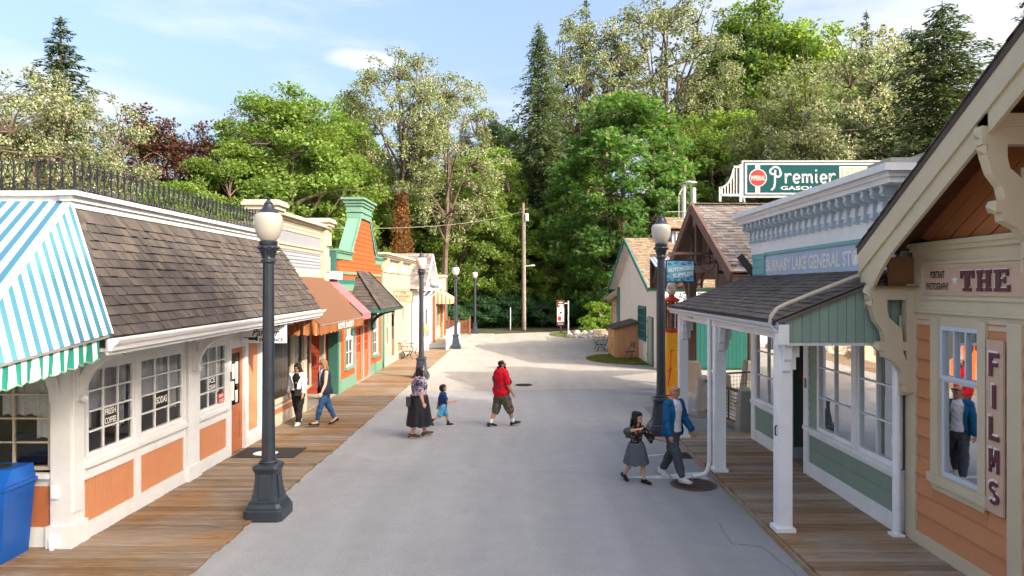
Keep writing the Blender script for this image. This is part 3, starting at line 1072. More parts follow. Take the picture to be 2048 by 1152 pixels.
def shingles(parent, p_of, rows, width, mat, singles=300, thick=0.014, lap=1.55, jitter=0.35, name='shingle'):
 """courses of shingles over a roof. p_of(t) -> (left, right) eave-to-top points for course height t in 0..1.
 The largest-looking ones are pieces of their own, the rest one joined part."""
 if mat.name not in UNIT_SH:
  vs = []
  for k in range(3):
   c = random.uniform(-.012, .012)
   mb = MB()
   mb.add([(0, 0, 0), (1, 0, 0), (1, 1, 0), (0, 1, 0), (0, c, 1), (1, -c, 1), (1, 1, .25), (0, 1, .25)],
                   [(3, 2, 1, 0), (4, 5, 6, 7), (0, 1, 5, 4), (1, 2, 6, 5), (2, 3, 7, 6), (3, 0, 4, 7)])
   me = mb.mesh('shingle')
   me.materials.append(mat)
   vs.append(me)
  UNIT_SH[mat.name] = vs
 items = []
 for r in range(rows):
  t0, t1 = r / rows, (r + 1) / rows
  a0, b0 = [Vector(q) for q in p_of(t0)]
  a1, b1 = [Vector(q) for q in p_of(t1)]
  along = (b0 - a0).normalized()
  up = (a1 - a0) - along * (a1 - a0).dot(along)
  L_ = (b0 - a0).length
  exp = up.length
  up = up.normalized()
  nrm = along.cross(up)
  x = 0
  sk0 = (a1 - a0).dot(along)
  sk1 = (b1 - b0).dot(along)
  if sk0 < 0: x = sk0
  endx = L_ + max(sk1, 0)
  x -= random.uniform(0, width)
  while x < endx:
   w = width * random.uniform(1 - jitter, 1 + jitter)
   xa, xb = max(x, min(0, sk0 * .5)), min(x + w, L_ + max(0, sk1 * .5))
   # trim to the slanting ends
   xa = max(xa, sk0 * .5 if sk0 > 0 else 0)
   xb = min(xb, L_ + (sk1 * .5 if sk1 < 0 else 0))
   if xb - xa > 0.03:
    org = a0 + along * (xa + .003) + up * random.uniform(-.0025, .0025)
    th = thick * random.uniform(.75, 1.3)
    Mx = Matrix((
     (along.x * (xb - xa - .006), up.x * exp * lap, nrm.x * th, org.x),
     (along.y * (xb - xa - .006), up.y * exp * lap, nrm.y * th, org.y),
     (along.z * (xb - xa - .006), up.z * exp * lap, nrm.z * th, org.z),
     (0, 0, 0, 1)))
    dist = (org - CAM).length
    items.append((-(xb - xa) * exp / dist ** 2, Mx))
   x += w
 items.sort(key=lambda q: q[0])
 for _, Mx in items[:singles]:
  # tilt each course so that butts stand proud of the course below
  piece(name, random.choice(UNIT_SH[mat.name]), parent, Mx)
 if len(items) > singles:
  mb = MB()
  src = UNIT_SH[mat.name][0]
  sv = [v.co.copy() for v in src.vertices]
  sf = [tuple(p.vertices) for p in src.polygons]
  for _, Mx in items[singles:]:
   mb.add([Mx @ v for v in sv], sf)
  o = mb.build(name + '_field', mat, parent)
  o['kind'] = 'stuff'
def scroll_bracket(parent, prof_in, prof_out, plane, d, mat, name='bracket'):
 """flat sawn bracket: ribbon between two profiles (list of 3D points), thickness vector d"""
 return MB().strip(prof_in, prof_out, d).build(name, mat, parent)
def bez(p0, p1, p2, n=8):
 return [tuple((1 - t) ** 2 * a + 2 * t * (1 - t) * b + t * t * c for a, b, c in zip(p0, p1, p2)) for t in [i / (n - 1) for i in range(n)]]
def dentils(parent, x, s, d0, d1, y0, y1, z0, z1, pitch, mat, name='dentil', w=0.5):
 me = None
 n = int((y1 - y0) / pitch)
 for i in range(n):
  ya = y0 + (i + .5) * pitch
  if me is None:
   mb = MB()
   wb(mb, 0, s, d0, d1, -pitch * w / 2, pitch * w / 2, z0, z1)
   me = mb.mesh(name)
   me.materials.append(mat)
  piece(name, me, parent, Matrix.Translation((x, ya, 0)))
def band(name, mat, parent, x, s, d, y0, y1, z0, z1, steps):
 """moulding: steps [(fraction of height, projection)] stacked upwards"""
 mb = MB()
 h = z1 - z0
 zz = z0
 for f, pr in steps:
  wb(mb, x, s, d, d + pr, y0 - pr * .9, y1 + pr * .9, zz, zz + h * f)
  zz += h * f
 return mb.build(name, mat, parent)

# ================================================================== LEFT: ice cream parlour
XL = -6.2
def curtain(parent, x, y0, y1, z0, z1, mat, dip=0.0, name='curtain'):
 """gathered lace hanging in an X-plane"""
 mb = MB()
 n = int((y1 - y0) / 0.02)
 top, bot = [], []
 for i in range(n + 1):
  y = y0 + (y1 - y0) * i / n
  w = 0.018 * math.sin(y * 62) + 0.01 * math.sin(y * 23 + 1)
  u = (y - y0) / (y1 - y0)
  zb = z0 + dip * (1 - abs(2 * u - 1)) ** 1.2 + 0.012 * math.sin(y * 40)
  top.append((x + w * .5, y, z1))
  bot.append((x + w, y, zb))
 mb.strip(top, bot, (0.002, 0, 0))
 return mb.build(name, mat, parent, smooth=True)
def curtain_y(parent, y, x0, x1, z0, z1, mat, dip=0.0):
 mb = MB()
 n = int((x1 - x0) / 0.02)
 top, bot = [], []
 for i in range(n + 1):
  x = x0 + (x1 - x0) * i / n
  w = 0.018 * math.sin(x * 62) + 0.01 * math.sin(x * 23 + 1)
  u = (x - x0) / (x1 - x0)
  zb = z0 + dip * (1 - abs(2 * u - 1)) ** 1.2 + 0.012 * math.sin(x * 40)
  top.append((x, y + w * .5, z1))
  bot.append((x, y + w, zb))
 mb.strip(top, bot, (0, 0.002, 0))
 return mb.build('curtain', mat, parent, smooth=True)

par = thing('ice_cream_parlour', 'white and orange ice cream parlour with skirt roof and small-paned windows', 'building', (XL, 13, 0))
W = M['white']
# shell
bx('wall', M['room'], par, -12, -11.8, 9.6, 16.7, 0, 4.4)
bx('interior_floor', M['room'], par, -11.8, -6.35, 9.6, 16.7, 0.0, 0.06)
bx('interior_ceiling', M['room'], par, -11.8, -6.35, 9.6, 16.7, 2.75, 2.85)
bx('end_wall', M['room'], par, -11.8, -6.3, 16.6, 16.75, 0.06, 4.6)
bx('wall', W, par, -6.4, -6.16, 9.45, 16.85, 2.62, 4.62)
bx('wall', W, par, -12, -6.2, 9.42, 9.6, 2.62, 4.62)
bx('roof_deck', M['stone'], par, -12, -6.4, 9.6, 16.8, 4.5, 4.58)
# apron walls under the windows
bays = [(9.64, 10.93), (10.98, 12.5), (13.0, 14.3)]
bx('wall', W, par, -6.36, -6.22, 9.6, 14.36, 0.0, 1.15)
wbx('skirting', W, par, XL, 1, -0.02, 0.035, 9.66, 14.4, 0.0, 0.27)
for (a, b) in bays:
 wbx('orange_panel', M['orangepanel'], par, XL, 1, -0.02, 0.004, a + .06, b - .06, 0.27, 0.88)
 # bead lines: narrow recessed strips between boards
 n = int((b - a - .12) / 0.062)
 for i in range(n + 1):
  y = a + .06 + (b - a - .12) * i / n
  if i < n:
   yy1 = a + .06 + (b - a - .12) * (i + 1) / n
   wbx('beadboard', M['orangepanel'], par, XL, 1, 0.004, 0.011, y + .004, yy1 - .004, 0.275, 0.875)
 wbx('rail', W, par, XL, 1, -0.02, 0.03, a, b, 0.88, 1.05)
 wbx('window_sill', W, par, XL, 1, -0.02, 0.075, a - .01, b + .01, 1.05, 1.12)
 wbx('sill_moulding', W, par, XL, 1, -0.02, 0.045, a, b, 1.12, 1.19)
 wbx('head_rail', W, par, XL, 1, -0.02, 0.03, a, b, 2.46, 2.66)
for (a, b) in ((10.87, 11.04), (12.45, 12.5), (14.24, 14.36)):
 wbx('stile', W, par, XL, 1, -0.02, 0.034, a, b, 0.27, 2.64)
for a, b in bays:
 window_x(par, XL, 1, a + .03, b - .06, 1.19, 2.46, 3, 4, W, M['glassclear'], d=0.022, fw=0.055, mw=0.026)
# pilaster between the bays, and the corner post
mb = MB()
wb(mb, XL, 1, -0.1, 0.07, 12.54, 12.96, 0.0, 2.72)
wb(mb, XL, 1, -0.1, 0.10, 12.50, 13.0, 0.0, 0.30)
mb.build('pilaster', W, par)
mb = MB().box(-6.46, -6.19, 9.34, 9.64, 0.0, 2.72).box(-6.50, -6.155, 9.30, 9.68, 0.0, 0.34).box(-6.42, -6.165, 9.40, 9.58, 0.5, 2.6)
mb.build('corner_post', W, par)
mb = MB().box(-6.42, -6.34, 9.29, 9.335, .72, .9).box(-6.41, -6.35, 9.275, 9.29, .74, .80)
mb.build('electrical_box', M['storewhite'], par)
mb = MB().box(-6.43, -6.32, 9.26, 9.30, .06, .2).box(-6.40, -6.35, 9.235, 9.26, .04, .17)
mb.build('electrical_box', M['storewhite'], par)
# south face with a shaded window
bx('wall', W, par, -9.6, -6.46, 9.42, 9.56, 0.0, 1.02)
bx('orange_panel', M['orangedoor'], par, -9.5, -6.52, 9.405, 9.42, 0.3, 0.86)
bx('skirting', W, par, -9.6, -6.5, 9.38, 9.42, 0, .3)
bx('window_sill', W, par, -9.6, -6.48, 9.33, 9.42, .98, 1.05)
window_y(par, 9.45, -8.05, -6.5, 1.08, 2.5, 3, 4, M['cream'], M['glassclear'], fw=.05, mw=.024)
bx('stile', W, par, -8.3, -8.06, 9.4, 9.5, 1.02, 2.62)
window_y(par, 9.45, -9.6, -8.3, 1.08, 2.5, 3, 4, M['cream'], M['glassclear'], fw=.05, mw=.024)
bx('head_rail', W, par, -9.6, -6.46, 9.40, 9.5, 2.5, 2.66)
for x0, x1 in ((-8.0, -7.3), (-7.27, -6.55)):
 curtain_y(par, 9.53, x0, x1, 1.82, 2.48, M['lace'], -0.0)
curtain_y(par, 9.56, -6.8, -6.5, 1.5, 2.4, M['lace'])
curtain_y(par, 9.56, -8.05, -7.7, 1.4, 2.4, M['lace'])
# lace in the street windows
for a, b in bays:
 curtain(par, -6.27, a + .1, b - .12, 1.80, 2.44, M['lace'], -0.02)
 curtain(par, -6.30, b - .46, b - .12, 1.45, 2.44, M['lace'], 0.0)
 curtain(par, -6.30, a + .1, a + .36, 1.55, 2.44, M['lace'], 0.0)
# doorway
wbx('door_casing', W, par, XL, 1, -0.06, 0.04, 14.36, 14.46, 0.03, 2.64)
wbx('door_casing', W, par, XL, 1, -0.06, 0.04, 15.18, 15.33, 0.03, 2.64)
wbx('door_head', W, par, XL, 1, -0.06, 0.04, 14.46, 15.18, 2.3, 2.64)
dm = MB()
wb(dm, XL, 1, -0.08, -0.03, 14.46, 14.57, 0.05, 2.3)
wb(dm, XL, 1, -0.08, -0.03, 15.07, 15.18, 0.05, 2.3)
wb(dm, XL, 1, -0.08, -0.03, 14.57, 15.07, 0.05, 0.30)
wb(dm, XL, 1, -0.08, -0.03, 14.57, 15.07, 0.86, 1.06)
wb(dm, XL, 1, -0.08, -0.03, 14.57, 15.07, 2.18, 2.3)
wb(dm, XL, 1, -0.08, -0.05, 14.57, 15.07, 0.30, 0.86)
door = dm.build('door', M['orangedoor'], par)
wbx('pane', M['glassdark'], door, XL, 1, -0.06, -0.055, 14.57, 15.07, 1.06, 2.18)
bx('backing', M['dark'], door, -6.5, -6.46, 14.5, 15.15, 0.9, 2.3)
wbx('door_panel', M['orangedoor'], door, XL, 1, -0.05, -0.035, 14.64, 15.0, 0.37, 0.79)
for (a, b, c, e) in ((14.70, 14.82, 1.62, 1.95), (14.86, 15.0, 1.5, 1.98), (14.62, 14.8, 1.16, 1.58), (14.86, 14.98, 1.1, 1.36)):
 wbx('notice', M['paper'], door, XL, 1, -0.052, -0.049, a, b, c, e)
wbx('door_handle', M['black'], door, XL, 1, -0.03, 0.02, 14.49, 14.53, 1.0, 1.2)
# house number plate beside the door
wbx('number_plate', M['letterbrown'], par, XL, 1, 0.04, 0.05, 14.38, 14.45, 1.62, 1.82)
# orange side panel and white end post
wbx('wall', W, par, XL, 1, -0.16, 0.0, 15.33, 16.85, 0.0, 2.64)
wbx('orange_panel', M['orangepanel'], par, XL, 1, 0.0, 0.012, 15.45, 15.95, 0.36, 2.36)
wbx('corner_board', W, par, XL, 1, 0.0, 0.04, 16.05, 16.85, 0.3, 2.64)
wbx('skirting', W, par, XL, 1, 0.0, 0.045, 15.33, 16.87, 0.03, 0.3)
# parapet
band('parapet', W, par, XL, 1, -0.1, 9.45, 16.8, 4.58, 4.92, [(0.35, 0.10), (0.25, 0.13), (0.22, 0.17), (0.18, 0.24)])
mb = MB()
for z0, z1, pr in ((4.58, 4.70, 0.0), (4.70, 4.78, .03), (4.78, 4.86, .07), (4.86, 4.922, .13)):
 mb.box(-12, XL - .1, 9.45 - pr, 9.7, z0, z1)
mb.build('parapet', W, par)
# skirt roof with shingles
E0, E1 = V(-5.13, 8.45, 2.97), V(-5.13, 17.25, 3.05)
T0, T1 = V(-6.16, 9.48, 4.60), V(-6.16, 17.25, 4.62)
rf = MB()
nrm = V(0.84, 0, 0.54)
rf.add([E0, E1, T1, T0, E0 - nrm * .05, E1 - nrm * .05, T1 - nrm * .05, T0 - nrm * .05],
       [(0, 1, 2, 3), (7, 6, 5, 4), (0, 4, 5, 1), (1, 5, 6, 2), (2, 6, 7, 3), (3, 7, 4, 0)])
roof = rf.build('roof', M['soffit'], par)
shingles(roof, lambda t: (E0.lerp(T0, t) + nrm * .006, E1.lerp(T1, t) + nrm * .006), 13, 0.165, M['shingle'], 300, thick=0.042)
# hip caps along the left end
for i in range(13):
 t = (i + .5) / 13
 p = E0.lerp(T0, t) + V(-.02, -.02, .03)
 mb = MB()
 d = (T0 - E0).normalized()
 mb.beam(p - d * .1, p + d * .09, .16, .018, up=(0.6, -0.35, 0.7))
 mb.build('hip_shingle', M['shingle'], roof)
# soffit, gutter, brackets
sf = MB()
sf.add([(-6.2, 8.5, 2.80), (-5.14, 8.5, 2.80), (-5.14, 17.2, 2.88), (-6.2, 17.2, 2.88), (-6.2, 8.5, 2.84), (-5.14, 8.5, 2.84), (-5.14, 17.2, 2.92), (-6.2, 17.2, 2.92)],
       [(3, 2, 1, 0), (4, 5, 6, 7), (0, 1, 5, 4), (1, 2, 6, 5), (2, 3, 7, 6), (3, 0, 4, 7)])
sf.build('soffit', W, par)
def gutter(parent, a, b, out_, mat, size=0.13, name='gutter'):
 """ogee gutter from a to b, profile outwards along out_"""
 o_ = Vector(out_)
 pr = [(0, -1.0), (.35, -1.0), (.5, -.62), (.75, -.45), (.95, -.15), (1.0, 0), (.9, 0), (.86, -.12), (.66, -.4), (.42, -.55), (.3, -.9), (.06, -.9), (.06, 0), (0, 0)]
 def P_(q, p):
  return Vector(q) + o_ * p[0] * size + Vector((0, 0, p[1] * size))
 A_, B_ = [P_(a, p) for p in pr], [P_(b, p) for p in pr]
 mb = MB()
 n = len(pr)
 mb.add(A_ + B_, [(i, (i + 1) % n, (i + 1) % n + n, i + n) for i in range(n)] + [(0, 1, 2, 3, 4, 5)[::-1], tuple(n + k for k in (0, 1, 2, 3, 4, 5))])
 return mb.build(name, mat, parent)
gutter(par, (-5.12, 8.42, 2.965), (-5.12, 17.3, 3.045), (1, 0, 0), M['gutterwhite'], .15)
fb = MB().add([(-5.16, 8.45, 2.76), (-5.12, 8.45, 2.76), (-5.12, 17.25, 2.84), (-5.16, 17.25, 2.84), (-5.16, 8.45, 2.95), (-5.12, 8.45, 2.95), (-5.12, 17.25, 3.03), (-5.16, 17.25, 3.03)],
       [(3, 2, 1, 0), (4, 5, 6, 7), (0, 1, 5, 4), (1, 2, 6, 5), (2, 3, 7, 6), (3, 0, 4, 7)])
fb.build('fascia', W, par)
def eave_bracket(parent, x, y, zt, reach, drop, s, mat, th=0.09, name='bracket'):
 """sawn curved bracket under an eave; wall at x, outwards s"""
 n = 10
 A_, B_ = [], []
 for i in range(n):
  t = i / (n - 1)
  a = t * math.pi / 2
  A_.append((x + s * (0.02 + 0.0 * t + (reach - .02) * (1 - math.cos(a))), y, zt - drop * (1 - math.sin(a)) * .96 - .05))
  k = .15
  B_.append((x + s * (0.10 + (reach - .05) * (1 - math.cos(a)) ** 1.0), y, zt - drop * (1 - math.sin(a)) * .9 - .17 + .02 * t))
 mb = MB().strip(A_, B_, (0, th, 0))
 mb.box(x + s * .0, x + s * .06, y - .01, y + th + .01, zt - drop - .15, zt)
 mb.box(x + s * .0, x + s * reach * 1.05, y - .01, y + th + .01, zt - .06, zt)
 mb.ball((x + s * .10, y + th / 2, zt - drop - .12), (.055, th / 2 + .005, .06), 10, 6)
 return mb.build(name, mat, parent)
eave_bracket(par, -6.19, 9.45, 2.80, .62, .62, 1, W)
eave_bracket(par, -6.13, 12.7, 2.83, .62, .62, 1, W)
eave_bracket(par, -6.16, 16.3, 2.87, .62, .62, 1, W)
# south bracket of the corner post
A_, B_ = [], []
for i in range(10):
 a = i / 9 * math.pi / 2
 A_.append((-6.42, 9.34 - .6 * (1 - math.cos(a)), 2.72 - .62 * (1 - math.sin(a))))
 B_.append((-6.42, 9.26 - .58 * (1 - math.cos(a)), 2.62 - .58 * (1 - math.sin(a))))
MB().strip(A_, B_, (.09, 0, 0)).build('bracket', W, par)

# window signs of the parlour
def card(name, label, mat, x, s, y0, y1, z0, z1, lines, lmat, hs, ld=0.006):
 o = wb(MB(), x, s, 0, 0.008, y0, y1, z0, z1).build(name, mat)
 tag(o, label, 'sign')
 n = len(lines)
 for i, tx in enumerate(lines):
  zc = z1 - (z1 - z0) * (i + .5) / n
  lettering(tx, lmat, o, (x + s * 0.008, (y0 + y1) / 2, zc), (0, s, 0), (0, 0, 1), hs, 0.026, width=(y1 - y0) * (.84 if len(tx) > 4 else .74), depth=.003)
 return o
card('window_sign', 'black FRESH COFFEE card in the parlour window nearest the corner post', M['signblack'], -6.208, 1, 10.105, 10.435, 1.545, 1.815, ['FRESH', 'COFFEE'], M['letterwhite'], 0.095)
card('window_sign', 'black SODAS card in the middle parlour window', M['signblack'], -6.208, 1, 11.52, 11.93, 1.545, 1.815, ['SODAS'], M['letterwhite'], 0.12)
card('window_sign', 'black ICE CREAM card in the parlour window beside the door', M['signblack'], -6.208, 1, 13.465, 13.805, 1.545, 1.815, ['ICE', 'CREAM'], M['letterwhite'], 0.10)
card('window_sign', 'small red CLOSED card in the window beside the parlour door', M['signred'], -6.176, 1, 13.84, 14.1, 1.24, 1.44, ['SORRY', 'CLOSED'], M['letterwhite'], 0.06)
# jars on the inner sills
for y, z, lab in ((9.84, 1.12, 'dark glass syrup bottle on the parlour window sill under the coffee card'), (11.28, 1.12, 'amber jar on the sill of the middle parlour window')):
 j = MB().lathe((-6.42, y, z), [(.05, 0), (.055, .02), (.055, .16), (.03, .2), (.028, .25), (.035, .255), (.035, .28)], 12).build('jar', M['letterbrown'], None, True)
 tag(j, lab, 'jar')
 MB().lathe((-6.42, y, z), [(.056, .04), (.0565, .05), (.0565, .12), (.056, .13)], 12).build('paper_label', M['peach'], j, True)
# booth seat backs inside, seen through the south window
for x, lab in ((-7.2, 'dark blue padded booth seat behind the corner window'), (-8.6, 'dark blue padded booth seat behind the far south window')):
 mb = MB()
 for i in range(6):
  mb.box(x - .55, x + .55, 10.3 + .01 * (i % 2), 10.45, .5 + i * .15, .64 + i * .15)
 mb.box(x - .55, x + .55, 9.9, 10.45, .06, .5)
 tag(mb.build('booth_seat', pmat('booth vinyl', (0.05, 0.055, 0.11), 0.4, 0.15, 6)), lab, 'seat')

# iron cresting on the parapet
fence = thing('iron_cresting', 'black wrought iron cresting with spear points and scrolls along the parlour parapet', 'railing', (XL, 13, 4.92))
def scroll_pts(side, w, h):
 """S scroll between two pickets, in a local plane (u, z)"""
 pts = []
 for i in range(9):       # upper curl
  a = R(-200 + 270 * i / 8)
  pts.append((side * (w * .30 + w * .15 * math.cos(a)), h * .72 + w * .15 * math.sin(a)))
 up = [(side * w * .04, h * .80), (side * w * .02, h * .68), (side * w * .10, h * .57), (side * w * .30, h * .47), (side * w * .42, h * .36), (side * w * .44, h * .22), (side * w * .34, h * .10), (side * w * .2, h * .09), (side * w * .13, h * .17), (side * w * .2, h * .25), (side * w * .27, h * .2)]
 top = [(side * w * .30, h * .66), (side * w * .36, h * .72), (side * w * .32, h * .80), (side * w * .2, h * .84), (side * w * .1, h * .81)]
 return top + up
PITCH, FH = 0.168, 0.47
def fence_unit(axis):
 pk, sc = MB(), MB()
 ax = Vector((0, 1, 0)) if axis == 'y' else Vector((1, 0, 0))
 pk.beam((0, 0, 0), (0, 0, FH * .86), .016, .016, up=ax)
 # spear
 pk.lathe((0, 0, FH * .82), [(.006, 0), (.018, .012), (.007, .022), (.024, .04), (.002, .095)], 6)
 for sd_ in (1, -1):
  pts = [(ax * (u + (PITCH / 2 if sd_ > 0 else PITCH / 2)) + Vector((0, 0, z))) for u, z in scroll_pts(sd_, PITCH * .98, FH)]
  sc.tube(pts, .0065, 5)
 me1, me2 = pk.mesh('picket'), sc.mesh('scroll', smooth=True)
 me1.materials.append(M['iron'])
 me2.materials.append(M['iron'])
 return me1, me2
pk, sc = fence_unit('y')
ny = int((16.6 - 9.42) / PITCH)
for i in range(ny + 1):
 y = 9.42 + i * PITCH
 o = piece('picket', pk, fence, Matrix.Translation((XL + .02, y, 4.92)))
 if i < ny: piece('scroll', sc, fence, Matrix.Translation((XL + .02, y, 4.92)) @ (Matrix.Scale(-1, 4, (1, 0, 0))))
pk, sc = fence_unit('x')
for i in range(1, 16):
 x = XL + .02 - i * PITCH
 piece('picket', pk, fence, Matrix.Translation((x, 9.42, 4.92)))
 piece('scroll', sc, fence, Matrix.Translation((x, 9.42, 4.92)))
mb = MB().beam((XL + .02, 9.42, 4.95), (XL + .02, 16.65, 4.95), .014, .014)
mb.build('rail', M['iron'], fence)
MB().beam((XL + .02 - 16 * PITCH, 9.42, 4.95), (XL + .02, 9.42, 4.95), .014, .014).build('rail', M['iron'], fence)
MB().beam((XL + .02, 9.42, 4.9), (XL + .02, 9.42, 5.38), .026, .026).build('corner_post', M['iron'], fence)

# striped awning over the south side
aw = thing('striped_awning', 'white awning with blue green stripes and scalloped valance on the parlour corner', 'awning', (-6.2, 8, 2.7))
PA, PP1, PC = V(-6.2, 9.40, 4.80), V(-5.10, 8.52, 3.03), V(-5.12, 6.0, 2.78)
d_ = (PP1 - PA)
e_ = (PC - PP1)
fa = stripemat('awning stripe east', (0.06, 0.21, 0.29), (0.74, 0.74, 0.73), (0, 1, -0.503 * 0.97), 0.165, 0.46, ramp=(0.12, 0.33, 0.31))
mb = MB()
nn = d_.cross(e_).normalized()
if nn.x < 0: nn = -nn
mb.add([PA, PP1, PC, PA - nn * .006, PP1 - nn * .006, PC - nn * .006], [(0, 1, 2), (5, 4, 3), (0, 3, 4, 1), (1, 4, 5, 2), (2, 5, 3, 0)])
mb.build('awning_fabric', fa, aw)
PL = V(-9.8, 9.40, 4.80)
PLC = V(-9.8, 6.0, 2.78)
hd = (PC - PA)
# stripes of the south slope run parallel to the hip
sax = V(1, hd.x / -hd.y, 0)
fs_ = stripemat('awning stripe south', (0.055, 0.18, 0.28), (0.74, 0.74, 0.73), sax, 0.19, 0.48)
mb = MB().add([PL, PLC, PC, PA], [(0, 1, 2, 3)])
mb.add([PL + V(0, 0, -.006), PLC + V(0, 0, -.006), PC + V(0, 0, -.006), PA + V(0, 0, -.006)], [(3, 2, 1, 0)])
mb.build('awning_fabric', fs_, aw)
# white hip tape
MB().beam(PA + V(0, 0, .012), PC + V(0, 0, .012), .03, .006, up=nn + V(0, -.5, .9)).build('hip_tape', M['white'], aw)
# scalloped valance on the east edge
fv = stripemat('awning valance stripe', (0.02, 0.24, 0.17), (0.74, 0.74, 0.72), (0, 1, 0), 0.165, 0.46)
top, bot = [], []
n = 90
for i in range(n + 1):
 t = i / n
 p = V(-5.15, 8.30, 3.0).lerp(V(-5.15, 6.02, 2.78), t)
 w = .012 * math.sin(t * 46) + .010 * math.sin(t * 97 + 1)
 sca = .035 * abs(math.sin(math.pi * (p.y) / 0.165))
 top.append((p.x, p.y, p.z))
 bot.append((p.x + w * 1.6, p.y, p.z - .25 - sca))
MB().strip(top, bot, (-.004, 0, 0)).build('valance', fv, aw)
bt = [(b[0] + .003, b[1], b[2]) for b in bot]
bb = [(b[0] + .003, b[1], b[2] - .016) for b in bot]
MB().strip(bt, bb, (-.008, 0, 0)).build('valance_trim', M['mint'], aw)
MB().beam((-5.13, 8.5, 3.0), (-5.13, 6.0, 2.77), .03, .03).build('awning_frame', M['metal'], aw)

# hanging parlour entrance sign under the gutter
hs = thing('hanging_sign', 'white hanging entrance sign with script lettering and a pointing hand above the parlour door', 'sign', (-5.6, 15.6, 2.4))
SY = 14.95
bx('board', M['storewhite'], hs, -6.14, -5.17, SY, SY + .03, 2.385, 2.86)
lettering('Ice Cream', M['letterblack'], hs, (-5.52, SY, 2.80), (1, 0, 0), (0, 0, 1), .15, .012, shear=.35, width=.62)
lettering('Parlour', M['letterblack'], hs, (-5.62, SY, 2.62), (1, 0, 0), (0, 0, 1), .17, .014, shear=.35, width=.60)
lettering('ENTRANCE', M['letterblack'], hs, (-5.5, SY, 2.455), (1, 0, 0), (0, 0, 1), .075, .02, width=.52)
mb = MB()
mb.box(-6.0, -5.84, SY - .006, SY, 2.45, 2.51).box(-6.1, -5.98, SY - .006, SY, 2.49, 2.51).box(-5.84, -5.8, SY - .006, SY, 2.43, 2.53)
mb.build('pointing_hand', M['letterblack'], hs)
MB().beam((-6.0, SY + .015, 2.84), (-6.0, SY + .015, 2.9), .012, .012).beam((-5.2, SY + .015, 2.8), (-5.2, SY + .015, 2.9), .012, .012).build('hanger', M['iron'], hs)

# door mat
mat_ = MB().box(-6.1, -4.78, 14.25, 15.15, 0.042, 0.052).build('door_mat', M['rubber'])
tag(mat_, 'dark rubber door mat with a white oval on the boardwalk outside the parlour door', 'mat')
mb = MB()
mb.add([(-5.5 + .26 * math.cos(2 * math.pi * i / 24), 14.62 + .22 * math.sin(2 * math.pi * i / 24), .0545) for i in range(24)], [tuple(range(24))])
mb.build('printed_oval', M['paper'], mat_)

# blue recycling bin
bn = thing('recycling_bin', 'tall blue plastic recycling bin with a sloping lid beside the corner post', 'bin', (-6.95, 9.05, 0.03))
mb = MB()
def frus(mb, x0, x1, y0, y1, z0, X0, X1, Y0, Y1, z1):
 mb.add([(x0, y0, z0), (x1, y0, z0), (x1, y1, z0), (x0, y1, z0), (X0, Y0, z1), (X1, Y0, z1), (X1, Y1, z1), (X0, Y1, z1)],
           [(3, 2, 1, 0), (4, 5, 6, 7), (0, 1, 5, 4), (1, 2, 6, 5), (2, 3, 7, 6), (3, 0, 4, 7)])
frus(mb, -7.18, -6.70, 8.78, 9.26, .035, -7.22, -6.64, 8.74, 9.30, .98)
mb.build('bin_body', M['bluebin'], bn)
mb = MB()
frus(mb, -7.24, -6.615, 8.72, 9.32, .98, -7.24, -6.615, 8.72, 9.32, 1.03)
frus(mb, -7.22, -6.635, 8.735, 9.31, 1.03, -7.10, -6.66, 8.90, 9.29, 1.22)
mb.build('bin_lid', M['bluebin'], bn)
mb = MB().lathe((-6.93, 9.08, 1.221), [(.12, 0), (.12, .004)], 20)
mb.build('bin_opening', M['dark'], bn, True)
mb = MB()
mb.box(-7.0, -6.97, 8.765, 8.772, 1.06, 1.13).box(-6.995, -6.975, 8.76, 8.79, 1.13, 1.16)
mb.build('bottle_symbol', M['letterwhite'], bn)

# ================================================================== LEFT: bakery
bk = thing('bakery', 'cream bakery front with dentil cornice and grey panel beside the parlour', 'building', (XL, 19.5, 0))
C = M['cream']
bx('wall', C, bk, -12, -6.42, 16.9, 22.5, 3.0, 5.25)
bx('wall', M['room'], bk, -12, -11.8, 16.9, 22.6, 0, 3.0)
bx('interior_floor', M['room'], bk, -11.8, -6.4, 16.9, 22.6, 0.0, .07)
bx('partition_wall', M['storewhite'], bk, -8.6, -8.5, 16.9, 22.6, 0.07, 3.0)
band('cornice', C, bk, XL, 1, -0.2, 17.2, 21.1, 5.30, 5.52, [(.3, .24), (.3, .30), (.4, .40)])
wbx('frieze', C, bk, XL, 1, -.2, 0.02, 17.1, 21.0, 5.10, 5.30)
dentils(bk, XL, 1, 0.02, 0.05, 17.1, 20.95, 5.20, 5.25, 0.085, C)
wbx('sign_panel', M['greypanel'], bk, XL, 1, -.2, 0.0, 17.1, 20.95, 4.76, 5.10)
band('lower_moulding', C, bk, XL, 1, -.2, 17.1, 20.92, 4.68, 4.77, [(.4, .23), (.6, .27)])
dentils(bk, XL, 1, 0.0, 0.05, 17.1, 20.95, 4.61, 4.68, 0.095, C)
siding_x(bk, XL, 1, 17.1, 20.92, 4.08, 4.62, 0.095, M['greysiding'])
wbx('wall', C, bk, XL, 1, -.22, -.01, 17.1, 20.95, 3.0, 4.7)
wbx('band_board', C, bk, XL, 1, -.02, 0.05, 17.1, 20.95, 3.9, 4.08)
